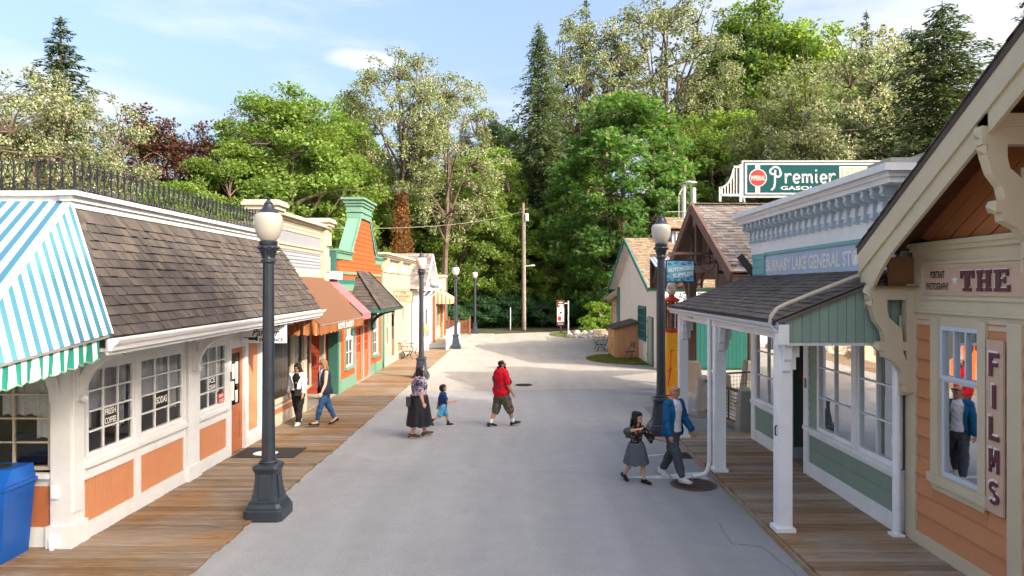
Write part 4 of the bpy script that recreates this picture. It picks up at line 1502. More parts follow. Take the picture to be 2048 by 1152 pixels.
for yc in (16.85, 21.28):
 mb = MB()
 wb(mb, XL, 1, -.4, .12, yc - .2, yc + .2, 3.4, 5.5)
 for z0, z1, p in ((5.42, 5.5, .06), (5.5, 5.6, .13), (5.6, 5.68, .19)):
  wb(mb, XL, 1, -.4 - p, .12 + p, yc - .2 - p, yc + .2 + p, z0, z1)
 wb(mb, XL, 1, .12, .18, yc - .1, yc + .1, 4.1, 4.5)
 wb(mb, XL, 1, .12, .22, yc - .1, yc + .1, 4.9, 5.3)
 pl = mb.build('pilaster', C, bk)
 wbx('cap', M['stone'], pl, XL, 1, -.56, .28, yc - .36, yc + .36, 5.68, 5.73)
 mb = MB()
 for z0, z1 in ((3.75, 3.95), (4.35, 4.55), (5.0, 5.2)):
  wb(mb, XL, 1, -.12, .02, yc + .2, yc + .24, z0, z1)
 mb.build('side_block', M['greypanel'], pl)
# shop front
wbx('base_panel', C, bk, -6.3, 1, -.1, 0.0, 16.92, 19.6, 0.03, 0.36)
for y in (17.1, 17.75, 18.4, 19.05):
 wbx('raised_panel', C, bk, -6.3, 1, 0, .012, y, y + .5, .09, .31)
wbx('tile_band', M['orangedoor'], bk, -6.3, 1, -.1, 0.01, 16.92, 19.6, 0.36, 0.62)
for i in range(30):
 y = 16.97 + i * .088
 wbx('tile', M['paper'], bk, -6.3, 1, 0.01, 0.014, y, y + .05, .5, .56)
wbx('window_sill', C, bk, -6.3, 1, -.1, .05, 16.92, 19.6, .62, .68)
window_x(bk, -6.3, 1, 16.95, 18.55, .68, 2.75, 1, 1, C, M['glassdark'], fw=.06, name='shop_window')
window_x(bk, -6.3, 1, 18.72, 19.5, .68, 2.75, 1, 1, C, M['glassdark'], fw=.06, name='shop_window')
wbx('mullion', C, bk, -6.3, 1, -.1, .05, 18.55, 18.72, .68, 2.75)
wbx('mullion', C, bk, -6.3, 1, -.1, .06, 19.5, 19.78, .03, 2.75)
bx('header', C, bk, -7.3, -6.26, 16.92, 22.6, 2.75, 3.0)
# recessed entry
bx('entry_floor', M['concrete'], bk, -8.0, -6.2, 19.78, 22.6, .03, .075)
bx('entry_wall', C, bk, -7.42, -7.3, 21.3, 22.6, .07, 2.75)
bx('entry_side', C, bk, -7.3, -6.35, 19.72, 19.78, .07, .6)
window_y(bk, 21.28, -7.0, -6.6, .5, 2.6, 1, 1, C, M['glassdark'])
d2 = bx('door', M['dark'], bk, -7.30, -7.25, 20.2, 21.2, .08, 2.5)
bx('pane', M['glassdark'], d2, -7.245, -7.24, 20.35, 21.05, .8, 2.3)
bx('entry_post', C, bk, -6.4, -6.25, 21.5, 21.66, .07, 2.75)
bx('entry_post', M['brick'], bk, -7.2, -7.05, 20.0, 20.15, .07, 2.75)
# cafe table inside the bakery window
ct = MB().lathe((-7.15, 18.0, .07), [(.2, 0), (.2, .03), (.03, .06), (.03, .68), (.32, .7), (.32, .74)], 20).build('cafe_table', M['white'], None, True)
tag(ct, 'small round white table just inside the bakery window', 'table')
# HOME BAKERY awning
ba = thing('brown_awning', 'brown striped shop awning with HOME BAKERY lettering', 'awning', (-5.6, 19.2, 2.4))
fb_ = stripemat('brown awning fabric', (0.185, 0.09, 0.052), (0.255, 0.135, 0.085), (0, 1, 0), 0.145, 0.78, fold=.15)
a0, a1 = 16.86, 21.45
mb = MB()
n = 24
tp, bo = [], []
for i in range(n + 1):
 y = a0 + (a1 - a0) * i / n
 sag = .02 * math.sin(i / n * math.pi * 4)
 tp.append((-6.16, y, 3.9))
 bo.append((-5.0, y, 2.68 + sag * .5))
# slope with a slight sag mid-way
md = [(-5.55, t[1], 3.23 - .03) for t in tp]
mb.strip(tp, md, (-.004, 0, -.004))
mb.strip(md, bo, (-.004, 0, -.004))
mb.build('awning_fabric', fb_, ba)
vt, vb = [], []
n = 120
for i in range(n + 1):
 y = a0 + (a1 - a0) * i / n
 vt.append((-5.0, y, 2.68 + .01 * math.sin(i / n * math.pi * 4)))
 vb.append((-5.0 + .015 * math.sin(y * 7), y, 2.45 - .045 * abs(math.sin(math.pi * (y - a0) / .29))))
fv2 = stripemat('brown valance fabric', (0.30, 0.11, 0.045), (0.36, 0.15, 0.065), (0, 1, 0), 0.145, 0.85, fold=.3)
MB().strip(vt, vb, (-.004, 0, 0)).build('valance', fv2, ba)
# folded end panel facing the street corner
fe = stripemat('brown end fabric', (0.30, 0.11, 0.04), (0.55, 0.30, 0.16), (1, 0, 0), 0.145, 0.9, fold=.8)
T_, B_ = [], []
n = 40
for i in range(n + 1):
 x = -6.16 + 1.16 * i / n
 zz = 3.9 + (2.68 - 3.9) * i / n
 T_.append((x, a0 + .02 * math.sin(i * .9), zz))
 B_.append((x, a0 - .05 * math.sin(i * .75) - .04, 2.45 - .04 * abs(math.sin(i * .8))))
MB().strip(T_, B_, (0, .004, 0)).build('end_panel', fe, ba)
lettering('HOME BAKERY', M['letterwhite'], ba, (-4.985, 19.25, 2.555), (0, 1, 0), (0, 0, 1), .165, .012, width=1.72, depth=.02)
MB().beam((-5.0, a0, 2.66), (-5.0, a1, 2.66), .025, .025).beam((-6.2, a0 + .05, 2.6), (-5.0, a0 + .05, 2.66), .02, .02).beam((-6.2, a1 - .05, 2.6), (-5.0, a1 - .05, 2.66), .02, .02).build('awning_frame', M['metal'], ba)
pk_ = thing('rose_awning', 'narrow rose pink awning between the brown awning and the orange house', 'awning', (-5.7, 22, 2.7))
mb = MB()
mb.strip([(-6.2, 21.55, 3.86), (-6.2, 22.7, 3.86)], [(-5.05, 21.55, 2.78), (-5.05, 22.7, 2.78)], (-.004, 0, -.004))
mb.build('awning_fabric', pmat('rose awning cloth', (0.33, 0.115, 0.125), 0.75, 0.08, 3), pk_)
mb = MB().strip([(-5.05, 21.55, 2.78), (-5.05, 22.7, 2.78)], [(-5.04, 21.55, 2.58), (-5.04, 22.7, 2.58)], (-.004, 0, 0))
mb.build('valance', MATS['rose awning cloth'], pk_)
MB().beam((-5.05, 21.55, 2.77), (-5.05, 22.7, 2.77), .02, .02).build('awning_frame', M['metal'], pk_)
# awning box between the two
bx('awning_housing', M['white'], bk, -6.35, -6.0, 21.6, 22.75, 3.87, 4.12)
mb = MB()
mb.prism([(-6.6, 21.75, 4.12), (-6.6, 22.75, 4.12), (-6.6, 22.75, 4.62), (-6.6, 22.5, 4.55), (-6.6, 22.1, 4.35)], (.2, 0, 0))
mb.build('fan_panel', M['greysiding'], bk)
bx('rear_roof', M['shinglesilver'], bk, -12, -6.7, 21.5, 23.0, 4.3, 4.85)

# ================================================================== LEFT: orange house with stepped false front
og = thing('orange_house', 'bright orange clapboard house with mint green stepped false front', 'building', (XL, 26.5, 0))
G = M['mint']
Y0, Y1 = 22.9, 30.0
bx('wall', M['brick'], og, -12, -6.6, 23.0, 29.9, 3.2, 4.4)
bx('wall', M['brick'], og, -12, -6.6, 29.7, 29.9, 0, 3.2)
bx('wall', M['dark'], og, -9.1, -9.0, 23.0, 29.7, 0, 3.2)
# side wall in the bakery entry: dark red boards
siding_y(og, 22.78, -9, -6.32, .05, 3.2, .17, M['brick'])
bx('wall', M['brick'], og, -9, -6.3, 22.79, 22.9, .0, 3.3)
wins = [(23.85, 24.85), (28.2, 29.1)]
doors = [(25.35, 26.38), (26.62, 27.55)]
holes = [(a - .02, b + .02, .78, 2.75) for a, b in wins] + [(25.18, 27.72, 0, 2.75)]
siding_x(og, XL, 1, Y0 + .2, Y1 - .12, .44, 3.5, .165, M['brightorange'], holes)
# backing behind the boards, pierced for windows and doors
for (a, b, c, e) in ((Y0, 23.83, 0, 3.5), (24.87, 25.2, 0, 3.5), (27.7, 28.18, 0, 3.5), (29.12, Y1, 0, 3.5), (23.83, 24.87, 0, .8), (28.18, 29.12, 0, .8), (23.83, 29.12, 2.73, 3.5)):
 wbx('wall', M['brick'], og, XL, 1, -.3, -.012, a, b, c, e)
wbx('skirting', G, og, XL, 1, -.02, .05, Y0 + .18, 25.2, .03, .44)
wbx('skirting', G, og, XL, 1, -.02, .05, 27.7, Y1 - .1, .03, .44)
wbx('corner_board', G, og, XL, 1, -.02, .05, Y0 - .02, Y0 + .2, .03, 3.48)
wbx('corner_board', G, og, XL, 1, -.02, .05, Y1 - .12, Y1 + .02, .03, 3.48)
bx('corner_board', M['darkgreen'], og, -6.46, -6.15, 22.72, 22.88, .03, 3.3)
for a, b in wins:
 wbx('window_casing', G, og, XL, 1, -.01, .05, a - .1, a, .7, 2.8)
 wbx('window_casing', G, og, XL, 1, -.01, .05, b, b + .1, .7, 2.8)
 wbx('window_casing', G, og, XL, 1, -.01, .06, a - .14, b + .14, 2.8, 2.95)
 wbx('window_sill', G, og, XL, 1, -.01, .10, a - .12, b + .12, .70, .80)
 window_x(og, XL, 1, a, b, 1.80, 2.8, 3, 2, W, M['glassdark'], d=.035, fw=.06, mw=.03)
 window_x(og, XL, 1, a, b, .80, 1.80, 2, 2, W, M['glassdark'], d=.02, fw=.06, mw=.03)
for k, (a, b) in enumerate(doors):
 dm = MB()
 for (p, q, r, s_) in ((a, a + .12, .05, 2.5), (b - .12, b, .05, 2.5), (a + .12, b - .12, .05, .3), (a + .12, b - .12, 1.0, 1.15), (a + .12, b - .12, 2.38, 2.5)):
  wb(dm, XL, 1, -.07, -.02, p, q, r, s_)
 for j in (1, 2):
  yy = a + .12 + (b - a - .24) * j / 3
  wb(dm, XL, 1, -.06, -.025, yy - .02, yy + .02, 1.15, 2.38)
 for j in (1, 2, 3):
  zz = 1.15 + (2.38 - 1.15) * j / 4
  wb(dm, XL, 1, -.058, -.028, a + .12, b - .12, zz - .018, zz + .018)
 wb(dm, XL, 1, -.07, -.04, a + .12, b - .12, .3, 1.0)
 o = dm.build('door', M['reddoor'], og)
 wbx('pane', M['glassdark'], o, XL, 1, -.055, -.05, a + .12, b - .12, 1.15, 2.38)
 wbx('door_panel', M['reddoor'], o, XL, 1, -.04, -.028, a + .2, b - .2, .38, .9)
 wbx('door_handle', M['black'], o, XL, 1, -.02, .03, a + .04, a + .07, .95, 1.12)
for (a, b) in ((25.2, 25.35), (26.38, 26.62), (27.55, 27.7)):
 wbx('door_casing', M['greypanel'], og, XL, 1, -.08, .03, a, b, .03, 2.6)
wbx('door_head', G, og, XL, 1, -.05, .04, 25.2, 27.7, 2.6, 2.75)
wbx('threshold', M['concrete'], og, XL, 1, -.1, .08, 25.2, 27.7, .03, .06)
# bands and dentils above
wbx('frieze', G, og, XL, 1, -.02, .04, Y0, Y1, 3.48, 3.72)
dentils(og, XL, 1, .02, .06, Y0 + .05, Y1 - .05, 3.72, 3.86, 0.14, M['tealtrim'], w=.45)
wbx('frieze', G, og, XL, 1, -.02, .02, Y0, Y1, 3.72, 3.87)
siding_x(og, XL, 1, Y0 + .02, Y1 - .02, 3.88, 4.06, .18, M['brightorange'])
wbx('frieze', G, og, XL, 1, -.02, .05, Y0, Y1, 4.06, 4.15)
def tower_y(z):
 # orange field: full width to 4.55, then the tapering tower
 if z < 4.56: return (Y0 + .02, Y1 - .02)
 t = (z - 4.56) / (6.25 - 4.56)
 return (24.62 + (25.98 - 24.62) * t, 28.72 + (27.55 - 28.72) * t)
siding_x(og, XL, 1, Y0, Y1, 4.15, 6.22, .172, M['brightorange'], yr=tower_y)
wbx('wall', M['brick'], og, XL, 1, -.3, -.012, Y0, Y1, 3.4, 4.55)
tb = MB()
tb.prism([(XL - .012, 24.6, 4.55), (XL - .012, 28.75, 4.55), (XL - .012, 27.57, 6.26), (XL - .012, 25.96, 6.26)], (-.26, 0, 0))
tb.build('tower_backing', M['brick'], og)
# mint shoulders and raking trim, deep returns
for (ya, yb) in ((Y0 - .06, 24.66), (28.68, Y1 + .06)):
 mb = MB()
 wb(mb, XL, 1, -.42, .05, ya, yb, 4.56, 4.78)
 wb(mb, XL, 1, -.46, .10, ya - .03, yb, 4.78, 4.84)
 wb(mb, XL, 1, -.50, .14, ya - .06, yb, 4.84, 4.90)
 mb.build('shoulder', G, og)
bx('shoulder_end', M['darkgreen'], og, -6.60, -6.22, Y0 - .1, Y0 - .05, 4.1, 4.84)
for (p, q, sg) in (((24.52, 4.88), (25.90, 6.26), -1), ((28.84, 4.88), (27.66, 6.26), 1)):
 mb = MB()
 mb.add([(XL + .06, p[0] + sg * .0, p[1]), (XL + .06, p[0] - sg * .16, p[1]), (XL + .06, q[0] - sg * .16, q[1]), (XL + .06, q[0], q[1]),
   (XL - .44, p[0] + sg * .0, p[1]), (XL - .44, p[0] - sg * .16, p[1]), (XL - .44, q[0] - sg * .16, q[1]), (XL - .44, q[0], q[1])],
           [(0, 1, 2, 3), (7, 6, 5, 4), (0, 3, 7, 4), (1, 5, 6, 2), (2, 6, 7, 3), (0, 4, 5, 1)])
 o = mb.build('raking_trim', G, og)
 mb = MB()
 mb.beam((XL + .08, p[0] + sg * .02, p[1]), (XL + .08, q[0] + sg * .02, q[1]), .05, .05)
 mb.build('edge_moulding', G, o)
mb = MB()
for z0, z1, p in ((6.24, 6.46, .02), (6.46, 6.52, .06), (6.52, 6.70, .03), (6.70, 6.80, .08), (6.80, 6.92, .13), (6.92, 7.0, .2)):
 wb(mb, XL, 1, -.44 - p, .06 + p, 25.88 - p, 27.68 + p, z0, z1)
mb.build('tower_cap', G, og)
# shingled hip canopy on brackets
cy0, cy1, cx, cz = 24.25, 28.05, -5.0, 2.80
ra, rb, rz_ = 25.55, 27.3, 4.18
Q = dict(a=V(cx, cy0, cz), b=V(cx, cy1, cz), c=V(XL + .03, cy0, cz), d=V(XL + .03, cy1, cz), e=V(XL + .03, ra, rz_), f=V(XL + .03, rb, rz_))
mb = MB().add([Q['a'], Q['b'], Q['f'], Q['e'], Q['c'], Q['d']], [(0, 1, 2, 3), (4, 0, 3), (1, 5, 2), (4, 5, 1, 0)])
cano = mb.build('canopy_roof', M['soffit'], og)
off = V(.02, -.005, .02)
shingles(cano, lambda t: (Q['a'].lerp(Q['e'], t * .98) + off, Q['b'].lerp(Q['f'], t * .98) + off), 12, .2, M['shingletan'] if False else M['shingle'], 110, thick=.03)
off2 = V(0, -.02, .02)
shingles(cano, lambda t: (Q['c'].lerp(Q['e'], t * .98) + off2, Q['a'].lerp(Q['e'], t * .98) + off2), 12, .2, M['shingle'], 60, thick=.03)
for p, q in (('a', 'e'), ('b', 'f')):
 for i in range(12):
  t = (i + .5) / 12
  c_ = Q[p].lerp(Q[q], t) + V(.03, -.02, .045)
  d = (Q[q] - Q[p]).normalized()
  MB().beam(c_ - d * .12, c_ + d * .1, .2, .022, up=(.7, -.4 if p == 'a' else .4, .6)).build('hip_shingle', M['shingle'], cano)
gutter(og, (cx, cy0 - .05, cz + .02), (cx, cy1 + .05, cz + .02), (1, 0, 0), M['darkgreen'], .11)
mb = MB().box(XL, cx + .05, cy0 - .06, cy0 - .02, cz - .1, cz + .03).box(XL, cx + .05, cy1 + .02, cy1 + .06, cz - .1, cz + .03)
mb.build('fascia', M['darkgreen'], og)
for y in (24.5, 27.75):
 eave_bracket(og, XL, y, 2.74, .95, .7, 1, M['darkgreen'], th=.12)
# downpipe at the far corner
MB().tube([(XL + .1, Y1 + .12, .05), (XL + .1, Y1 + .12, 3.4)], .045, 8).build('downpipe', M['mint'], og, True)

# ================================================================== LEFT: post office
po = thing('post_office', 'pale cream clapboard post office with bracketed cornice and lettered frieze', 'building', (XL, 34, 0))
PC_ = M['palecream']
p0, p1 = 30.3, 37.4
bx('wall', C, po, -12, -6.5, p0, p1, 0, 4.3)
wbx('wall', PC_, po, XL, 1, -.3, -.012, p0, p1, 0, 4.9)
wins = [(33.7, 34.55), (34.85, 35.7), (30.75, 31.5)]
holes = [(a - .12, b + .12, .95, 2.85) for a, b in wins] + [(31.95, 33.1, 0, 2.85)]
siding_x(po, XL, 1, p0 + .1, p1 - .12, .35, 4.3, .15, PC_, holes, proud=.018)
wbx('skirting', C, po, XL, 1, 0, .03, p0, p1, .03, .35)
wbx('corner_board', C, po, XL, 1, 0, .04, p0, p0 + .12, .03, 4.3)
wbx('corner_board', C, po, XL, 1, 0, .04, p1 - .12, p1, .03, 4.3)
for a, b in wins:
 wbx('window_casing', C, po, XL, 1, 0, .045, a - .12, b + .12, 2.7, 2.85)
 wbx('window_casing', C, po, XL, 1, 0, .04, a - .12, a, .95, 2.7)
 wbx('window_casing', C, po, XL, 1, 0, .04, b, b + .12, .95, 2.7)
 wbx('window_sill', C, po, XL, 1, 0, .09, a - .14, b + .14, .88, .97)
 window_x(po, XL, 1, a, b, 1.85, 2.7, 2, 1, C, M['glassdark'], fw=.05, mw=.03)
 window_x(po, XL, 1, a, b, .97, 1.85, 2, 1, C, M['glassdark'], d=.015, fw=.05, mw=.03)
wbx('raised_panel', pmat('warm tan panel paint', (0.62, 0.42, 0.24), .6, .06, 3), po, XL, 1, 0, .03, 33.7, 35.7, .4, .85)  # raised panel in its own warm tan paint
dr = wbx('door', M['letterbrown'], po, XL, 1, -.02, .01, 32.1, 32.95, .05, 2.55)
wbx('pane', M['glassdark'], dr, XL, 1, .01, .014, 32.25, 32.8, 1.2, 2.35)
for (a, b) in ((31.95, 32.1), (32.95, 33.1)):
 wbx('door_casing', C, po, XL, 1, 0, .04, a, b, .03, 2.7)
wbx('vent', C, po, XL, 1, .0, .05, 31.6, 32.5, 3.1, 3.85)
mb = MB()
for i in range(6):
 wb(mb, XL, 1, .05, .07, 31.65, 32.45, 3.15 + i * .11, 3.21 + i * .11)
mb.build('vent_slat', C, po)
# frieze panels and cornice
wbx('frieze', C, po, XL, 1, -.05, .05, p0, p1, 4.28, 4.38)
for (a, b, tx, wdt) in ((30.75, 33.5, 'THE BURNABY', 2.4), (34.1, 36.9, 'POST', 1.5)):
 o = wbx('sign_panel', pmat('faded frieze panel', (0.70, 0.62, 0.50), .6, .06, 3) if 'faded frieze panel' not in MATS else MATS['faded frieze panel'], po, XL, 1, -.05, .02, a, b, 4.38, 4.86)
 lettering(tx, M['letterpink'], o, (XL + .02, (a + b) / 2, 4.62), (0, 1, 0), (0, 0, 1), .26, .02, width=wdt)
 wbx('panel_moulding', C, o, XL, 1, .0, .05, a - .06, b + .06, 4.84, 4.9)
for y in (30.5, 33.8, 37.15):
 mb = MB()
 wb(mb, XL, 1, -.05, .10, y - .13, y + .13, 4.3, 4.9)
 wb(mb, XL, 1, .10, .25, y - .1, y + .1, 4.62, 4.9)
 wb(mb, XL, 1, .10, .17, y - .1, y + .1, 4.45, 4.62)
 mb.build('bracket', C, po)
band('cornice', C, po, XL, 1, -.4, p0 - .02, p1, 4.9, 5.14, [(.3, .62), (.3, .70), (.4, .78)])
# hanging sign
h2 = thing('hanging_sign', 'cream hanging board reading THE BURNABY POST in brown letters', 'sign', (-5.66, 32.4, 2.9))
bx('board', M['signcream'], h2, -6.12, -5.20, 32.38, 32.43, 2.92, 3.43)
mb = MB()
for (a, b, c, e) in ((-6.14, -5.18, 3.42, 3.45), (-6.14, -5.18, 2.90, 2.93), (-6.14, -6.11, 2.93, 3.42), (-5.21, -5.18, 2.93, 3.42)):
 mb.box(a, b, 32.365, 32.44, c, e)
mb.build('sign_frame', M['letterbrown'], h2)
for tx, z, w_ in (('THE', 3.33, .3), ('BURNABY', 3.18, .74), ('POST', 3.03, .42)):
 lettering(tx, M['letterbrown'], h2, (-5.66, 32.38, z), (1, 0, 0), (0, 0, 1), .11, .022, width=w_)
MB().beam((-6.2, 32.4, 3.5), (-5.15, 32.4, 3.5), .02, .02).beam((-6.0, 32.4, 3.43), (-6.0, 32.4, 3.5), .01, .01).beam((-5.3, 32.4, 3.43), (-5.3, 32.4, 3.5), .01, .01).build('hanger', M['iron'], h2)

# ================================================================== LEFT: white gabled house
wg = thing('white_gabled_house', 'white house with a shingled gable roof and pale blue grey siding', 'building', (-5.9, 40.6, 0))
wx = -5.85
bx('wall', M['bluegrey'], wg, -12, wx - .012, 38.2, 43.2, 0, 3.7)
siding_y(wg, 38.18, -7.2, wx, .06, 3.55, .15, M['bluegrey'])
siding_x(wg, wx, 1, 38.3, 43.2, .2, 3.5, .15, M['bluegrey'], [(38.9, 40.0, .8, 2.8), (40.7, 41.8, .0, 2.6), (42.1, 42.8, .8, 2.6)])
for (a, b) in ((38.14, 38.5), (43.0, 43.25), (40.3, 40.6)):
 wbx('corner_board', W, wg, wx, 1, -.06, .05, a, b, .03, 3.6)
bx('corner_board', W, wg, wx - .3, wx, 38.13, 38.17, .03, 3.55)
window_x(wg, wx, 1, 38.9, 40.0, .8, 2.8, 2, 3, W, M['glassdark'], fw=.08)
window_x(wg, wx, 1, 42.1, 42.8, .8, 2.6, 1, 2, W, M['glassdark'], fw=.08)
d3 = wbx('door', M['storewhite'], wg, wx, 1, -.03, .02, 40.75, 41.75, .05, 2.5)
wbx('pane', M['glassdark'], d3, wx, 1, .02, .024, 40.95, 41.55, 1.2, 2.3)
# gable roof, ridge running back from the street
gp, ga, gb, gx = (40.7, 5.55), (37.75, 3.62), (43.65, 3.62), -5.35
mb = MB()
mb.add([(gx, ga[0], ga[1]), (gx, gp[0], gp[1]), (gx, gb[0], gb[1]), (-13, ga[0], ga[1]), (-13, gp[0], gp[1]), (-13, gb[0], gb[1])],
       [(0, 3, 4, 1), (1, 4, 5, 2)])
mb.add([(gx, ga[0], ga[1] - .08), (gx, gp[0], gp[1] - .08), (gx, gb[0], gb[1] - .08), (-13, ga[0], ga[1] - .08), (-13, gp[0], gp[1] - .08), (-13, gb[0], gb[1] - .08)],
       [(1, 4, 3, 0), (2, 5, 4, 1)])
wr = mb.build('roof', M['storewhite'], wg)
shingles(wr, lambda t: ((-12.9, ga[0] + (gp[0] - ga[0]) * t, ga[1] + (gp[1] - ga[1]) * t + .012), (gx + .02, ga[0] + (gp[0] - ga[0]) * t, ga[1] + (gp[1] - ga[1]) * t + .012)), 16, .2, M['shinglesilver'], 0, thick=.03)
for (p, q) in ((ga, gp), (gp, gb)):
 MB().beam((gx + .03, p[0], p[1] - .06), (gx + .03, q[0], q[1] - .06), .05, .2, up=(0, -.5, 1)).build('barge_board', W, wg)
mb = MB().prism([(wx + .02, 38.3, 3.6), (wx + .02, 43.1, 3.6), (wx + .02, 40.7, 5.2)], (-.05, 0, 0))
mb.build('gable_wall', M['bluegrey'], wg)
MB().box(wx, gx + .02, 37.8, 43.6, 3.42, 3.58).build('eave_return', W, wg)
for y in (38.3, 40.7, 43.1):
 MB().beam((wx + .03, y, 2.9), (gx, y, 3.42), .07, .07).build('knee_brace', W, wg)
gutter(wg, (-12.9, 37.74, 3.64), (gx, 37.74, 3.64), (0, -1, 0), M['gutterwhite'], .11)
# notice stand outside
ns = thing('notice_stand', 'white slatted stand with a yellow and grey notice outside the white house', 'sign', (-5.5, 38.6, .05))
mb = MB()
for i in range(3):
 mb.box(-5.75 + i * .17, -5.64 + i * .17, 38.58, 38.62, .05, .75)
mb.box(-5.78, -5.26, 38.55, 38.65, .72, .8)
mb.build('slatted_base', W, ns)
bx('board', M['greypanel'], ns, -5.78, -5.28, 38.57, 38.61, .8, 1.55)
bx('poster', M['peach'], ns, -5.72, -5.34, 38.562, 38.569, 1.2, 1.5)
mb = MB().lathe((0, 0, 0), [(.11, 0), (.11, .004)], 16)
mb.v = [(v[0] - 5.53, 38.561 - v[2], v[1] + 1.18) for v in mb.v]
mb.build('emblem', M['yellow'], ns)

# ================================================================== LEFT: tan shop with orange striped awning
ts = thing('tan_shop', 'small tan shop with orange corner posts and an orange striped awning', 'building', (-5.8, 47, 0))
tx_ = -5.75
bx('wall', M['tan'], ts, -12, tx_ - .02, 44.3, 50.2, 0, 3.4)
siding_y(ts, 44.28, -7.5, tx_, .1, 3.4, .16, M['bluegrey'])
wbx('corner_board', M['brightorange'], ts, tx_, 1, -.05, .05, 44.25, 44.6, .05, 3.5)
wbx('corner_board', M['brightorange'], ts, tx_, 1, -.05, .05, 47.6, 47.9, .05, 3.5)
wbx('corner_board', M['brightorange'], ts, tx_, 1, -.05, .05, 49.9, 50.2, .05, 3.5)
window_x(ts, tx_, 1, 45.0, 47.2, .9, 2.8, 3, 1, C, M['glassdark'], fw=.08)
wbx('base_panel', C, ts, tx_, 1, -.03, .03, 44.6, 47.6, .05, .85)
d4 = wbx('door', M['letterbrown'], ts, tx_, 1, -.03, .02, 48.1, 49.1, .06, 2.5)
wbx('pane', M['glassdark'], d4, tx_, 1, .02, .024, 48.3, 48.9, 1.1, 2.3)
mb = MB()
wb(mb, tx_, 1, -.4, .1, 48.4, 50.3, 3.4, 4.35)
wb(mb, tx_, 1, -.5, .2, 48.2, 50.5, 4.35, 4.5)
mb.build('parapet_block', M['tan'], ts)
wbx('sign_panel', M['filmsboard'], ts, tx_, 1, .1, .12, 48.6, 50.1, 3.55, 4.2)
sa = thing('striped_awning', 'orange and white striped awning at the far end of the shop row', 'awning', (-5.3, 47.5, 2.4))
fo = stripemat('orange white awning stripe', (0.62, 0.22, 0.07), (0.74, 0.62, 0.48), (0, 1, 0), 1.0, 0.5)
fx = stripemat('orange white end stripe', (0.62, 0.22, 0.07), (0.74, 0.62, 0.48), (1, 0, 0), 0.26, 0.5)
mb = MB().strip([(tx_, 45.6, 3.4), (tx_, 49.6, 3.4)], [(-4.75, 45.6, 2.8), (-4.75, 49.6, 2.8)], (-.004, 0, -.01))
mb.build('awning_fabric', fo, sa)
mb = MB().strip([(-4.75, 45.6, 2.8), (-4.75, 49.6, 2.8)], [(-4.75, 45.6, 2.5), (-4.75, 49.6, 2.5)], (-.005, 0, 0))
mb.build('valance', fo, sa)
mb = MB().prism([(tx_, 45.6, 3.4), (-4.75, 45.6, 2.8), (-4.75, 45.6, 2.5), (tx_, 45.6, 2.5)], (0, .006, 0))
mb.build('end_panel', fx, sa)

# white ramp fence and brown picket fence
rfn = thing('ramp_fence', 'white board fence beside the ramp near the third lamp post', 'fence', (-4.3, 42, 0))
n = 16
for i in range(n):
 ya, yb = 39.0 + i * .45, 39.0 + (i + 1) * .45 - .02
 MB().box(-4.32, -4.28, ya, yb, .08, 1.1).build('board', M['storewhite'], rfn)
MB().box(-4.36, -4.24, 38.9, 39.0, 0, 1.22).build('post', M['storewhite'], rfn)
MB().box(-4.36, -4.24, 46.2, 46.3, 0, 1.22).build('post', M['storewhite'], rfn)
MB().box(-4.37, -4.23, 38.9, 46.3, 1.1, 1.15).build('rail', M['storewhite'], rfn)
bfn = thing('picket_fence', 'reddish brown picket fence at the end of the shop row', 'fence', (-5, 51.5, 0))
for x in (-6.6, -5.55, -3.98):
 MB().box(x - .08, x + .08, 51.35, 51.51, 0, 1.25).lathe((x, 51.43, 1.25), [(.05, 0), (.09, .05), (.05, .12), (.01, .15)], 8).build('post', M['fencebrown'], bfn)
for i in range(26):
 x = -6.5 + i * .097
 MB().box(x, x + .055, 51.41, 51.45, .12, 1.02).build('picket', M['fencebrown'], bfn)
MB().box(-6.6, -3.98, 51.40, 51.46, 1.02, 1.1).build('rail', M['fencebrown'], bfn)
MB().box(-6.6, -3.98, 51.46, 51.5, .2, .28).build('rail', M['fencebrown'], bfn)

# ================================================================== RIGHT: photography house
XP = 5.45
T = M['tan']
ph = thing('photography_house', 'ochre brown photo studio with tan trim and a deep bracketed street gable', 'building', (XP, 7, 0))
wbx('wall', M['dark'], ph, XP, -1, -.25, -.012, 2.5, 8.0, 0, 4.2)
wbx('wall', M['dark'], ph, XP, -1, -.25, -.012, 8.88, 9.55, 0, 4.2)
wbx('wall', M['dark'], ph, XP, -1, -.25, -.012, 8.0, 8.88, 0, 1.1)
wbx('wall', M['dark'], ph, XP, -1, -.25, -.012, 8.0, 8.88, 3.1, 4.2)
bx('wall', M['brownsiding'], ph, XP + .03, 11, 9.5, 9.6, 0, 4.2)
bx('wall', M['room'], ph, 7.5, 7.6, 2.5, 9.5, 0, 4.2)
siding_x(ph, XP, -1, 2.5, 9.4, .28, 3.2, .262, M['brownsiding'], [(7.95, 9.02, .98, 3.2), (7.38, 7.60, 0, 3.2)], proud=.042)
wbx('skirting', T, ph, XP, -1, -.01, .06, 2.5, 9.62, .1, .28)
wbx('corner_board', T, ph, XP, -1, -.01, .055, 9.38, 9.62, .1, 3.24)
bx('corner_board', T, ph, XP, XP + .2, 9.6, 9.62, .1, 3.9)
for (a, b) in ((8.86, 9.02), (7.95, 8.09)):
 wbx('window_casing', T, ph, XP, -1, -.01, .065, a, b, 1.0, 3.2)
wbx('corner_board', T, ph, XP, -1, -.01, .06, 7.38, 7.6, .1, 3.2)
wbx('frieze', T, ph, XP, -1, -.01, .03, 2.5, 9.62, 3.1, 3.26)
wbx('window_sill', T, ph, XP, -1, -.01, .10, 7.9, 9.05, 1.05, 1.17)
wbx('apron_board', T, ph, XP, -1, -.01, .055, 7.98, 9.0, .96, 1.05)
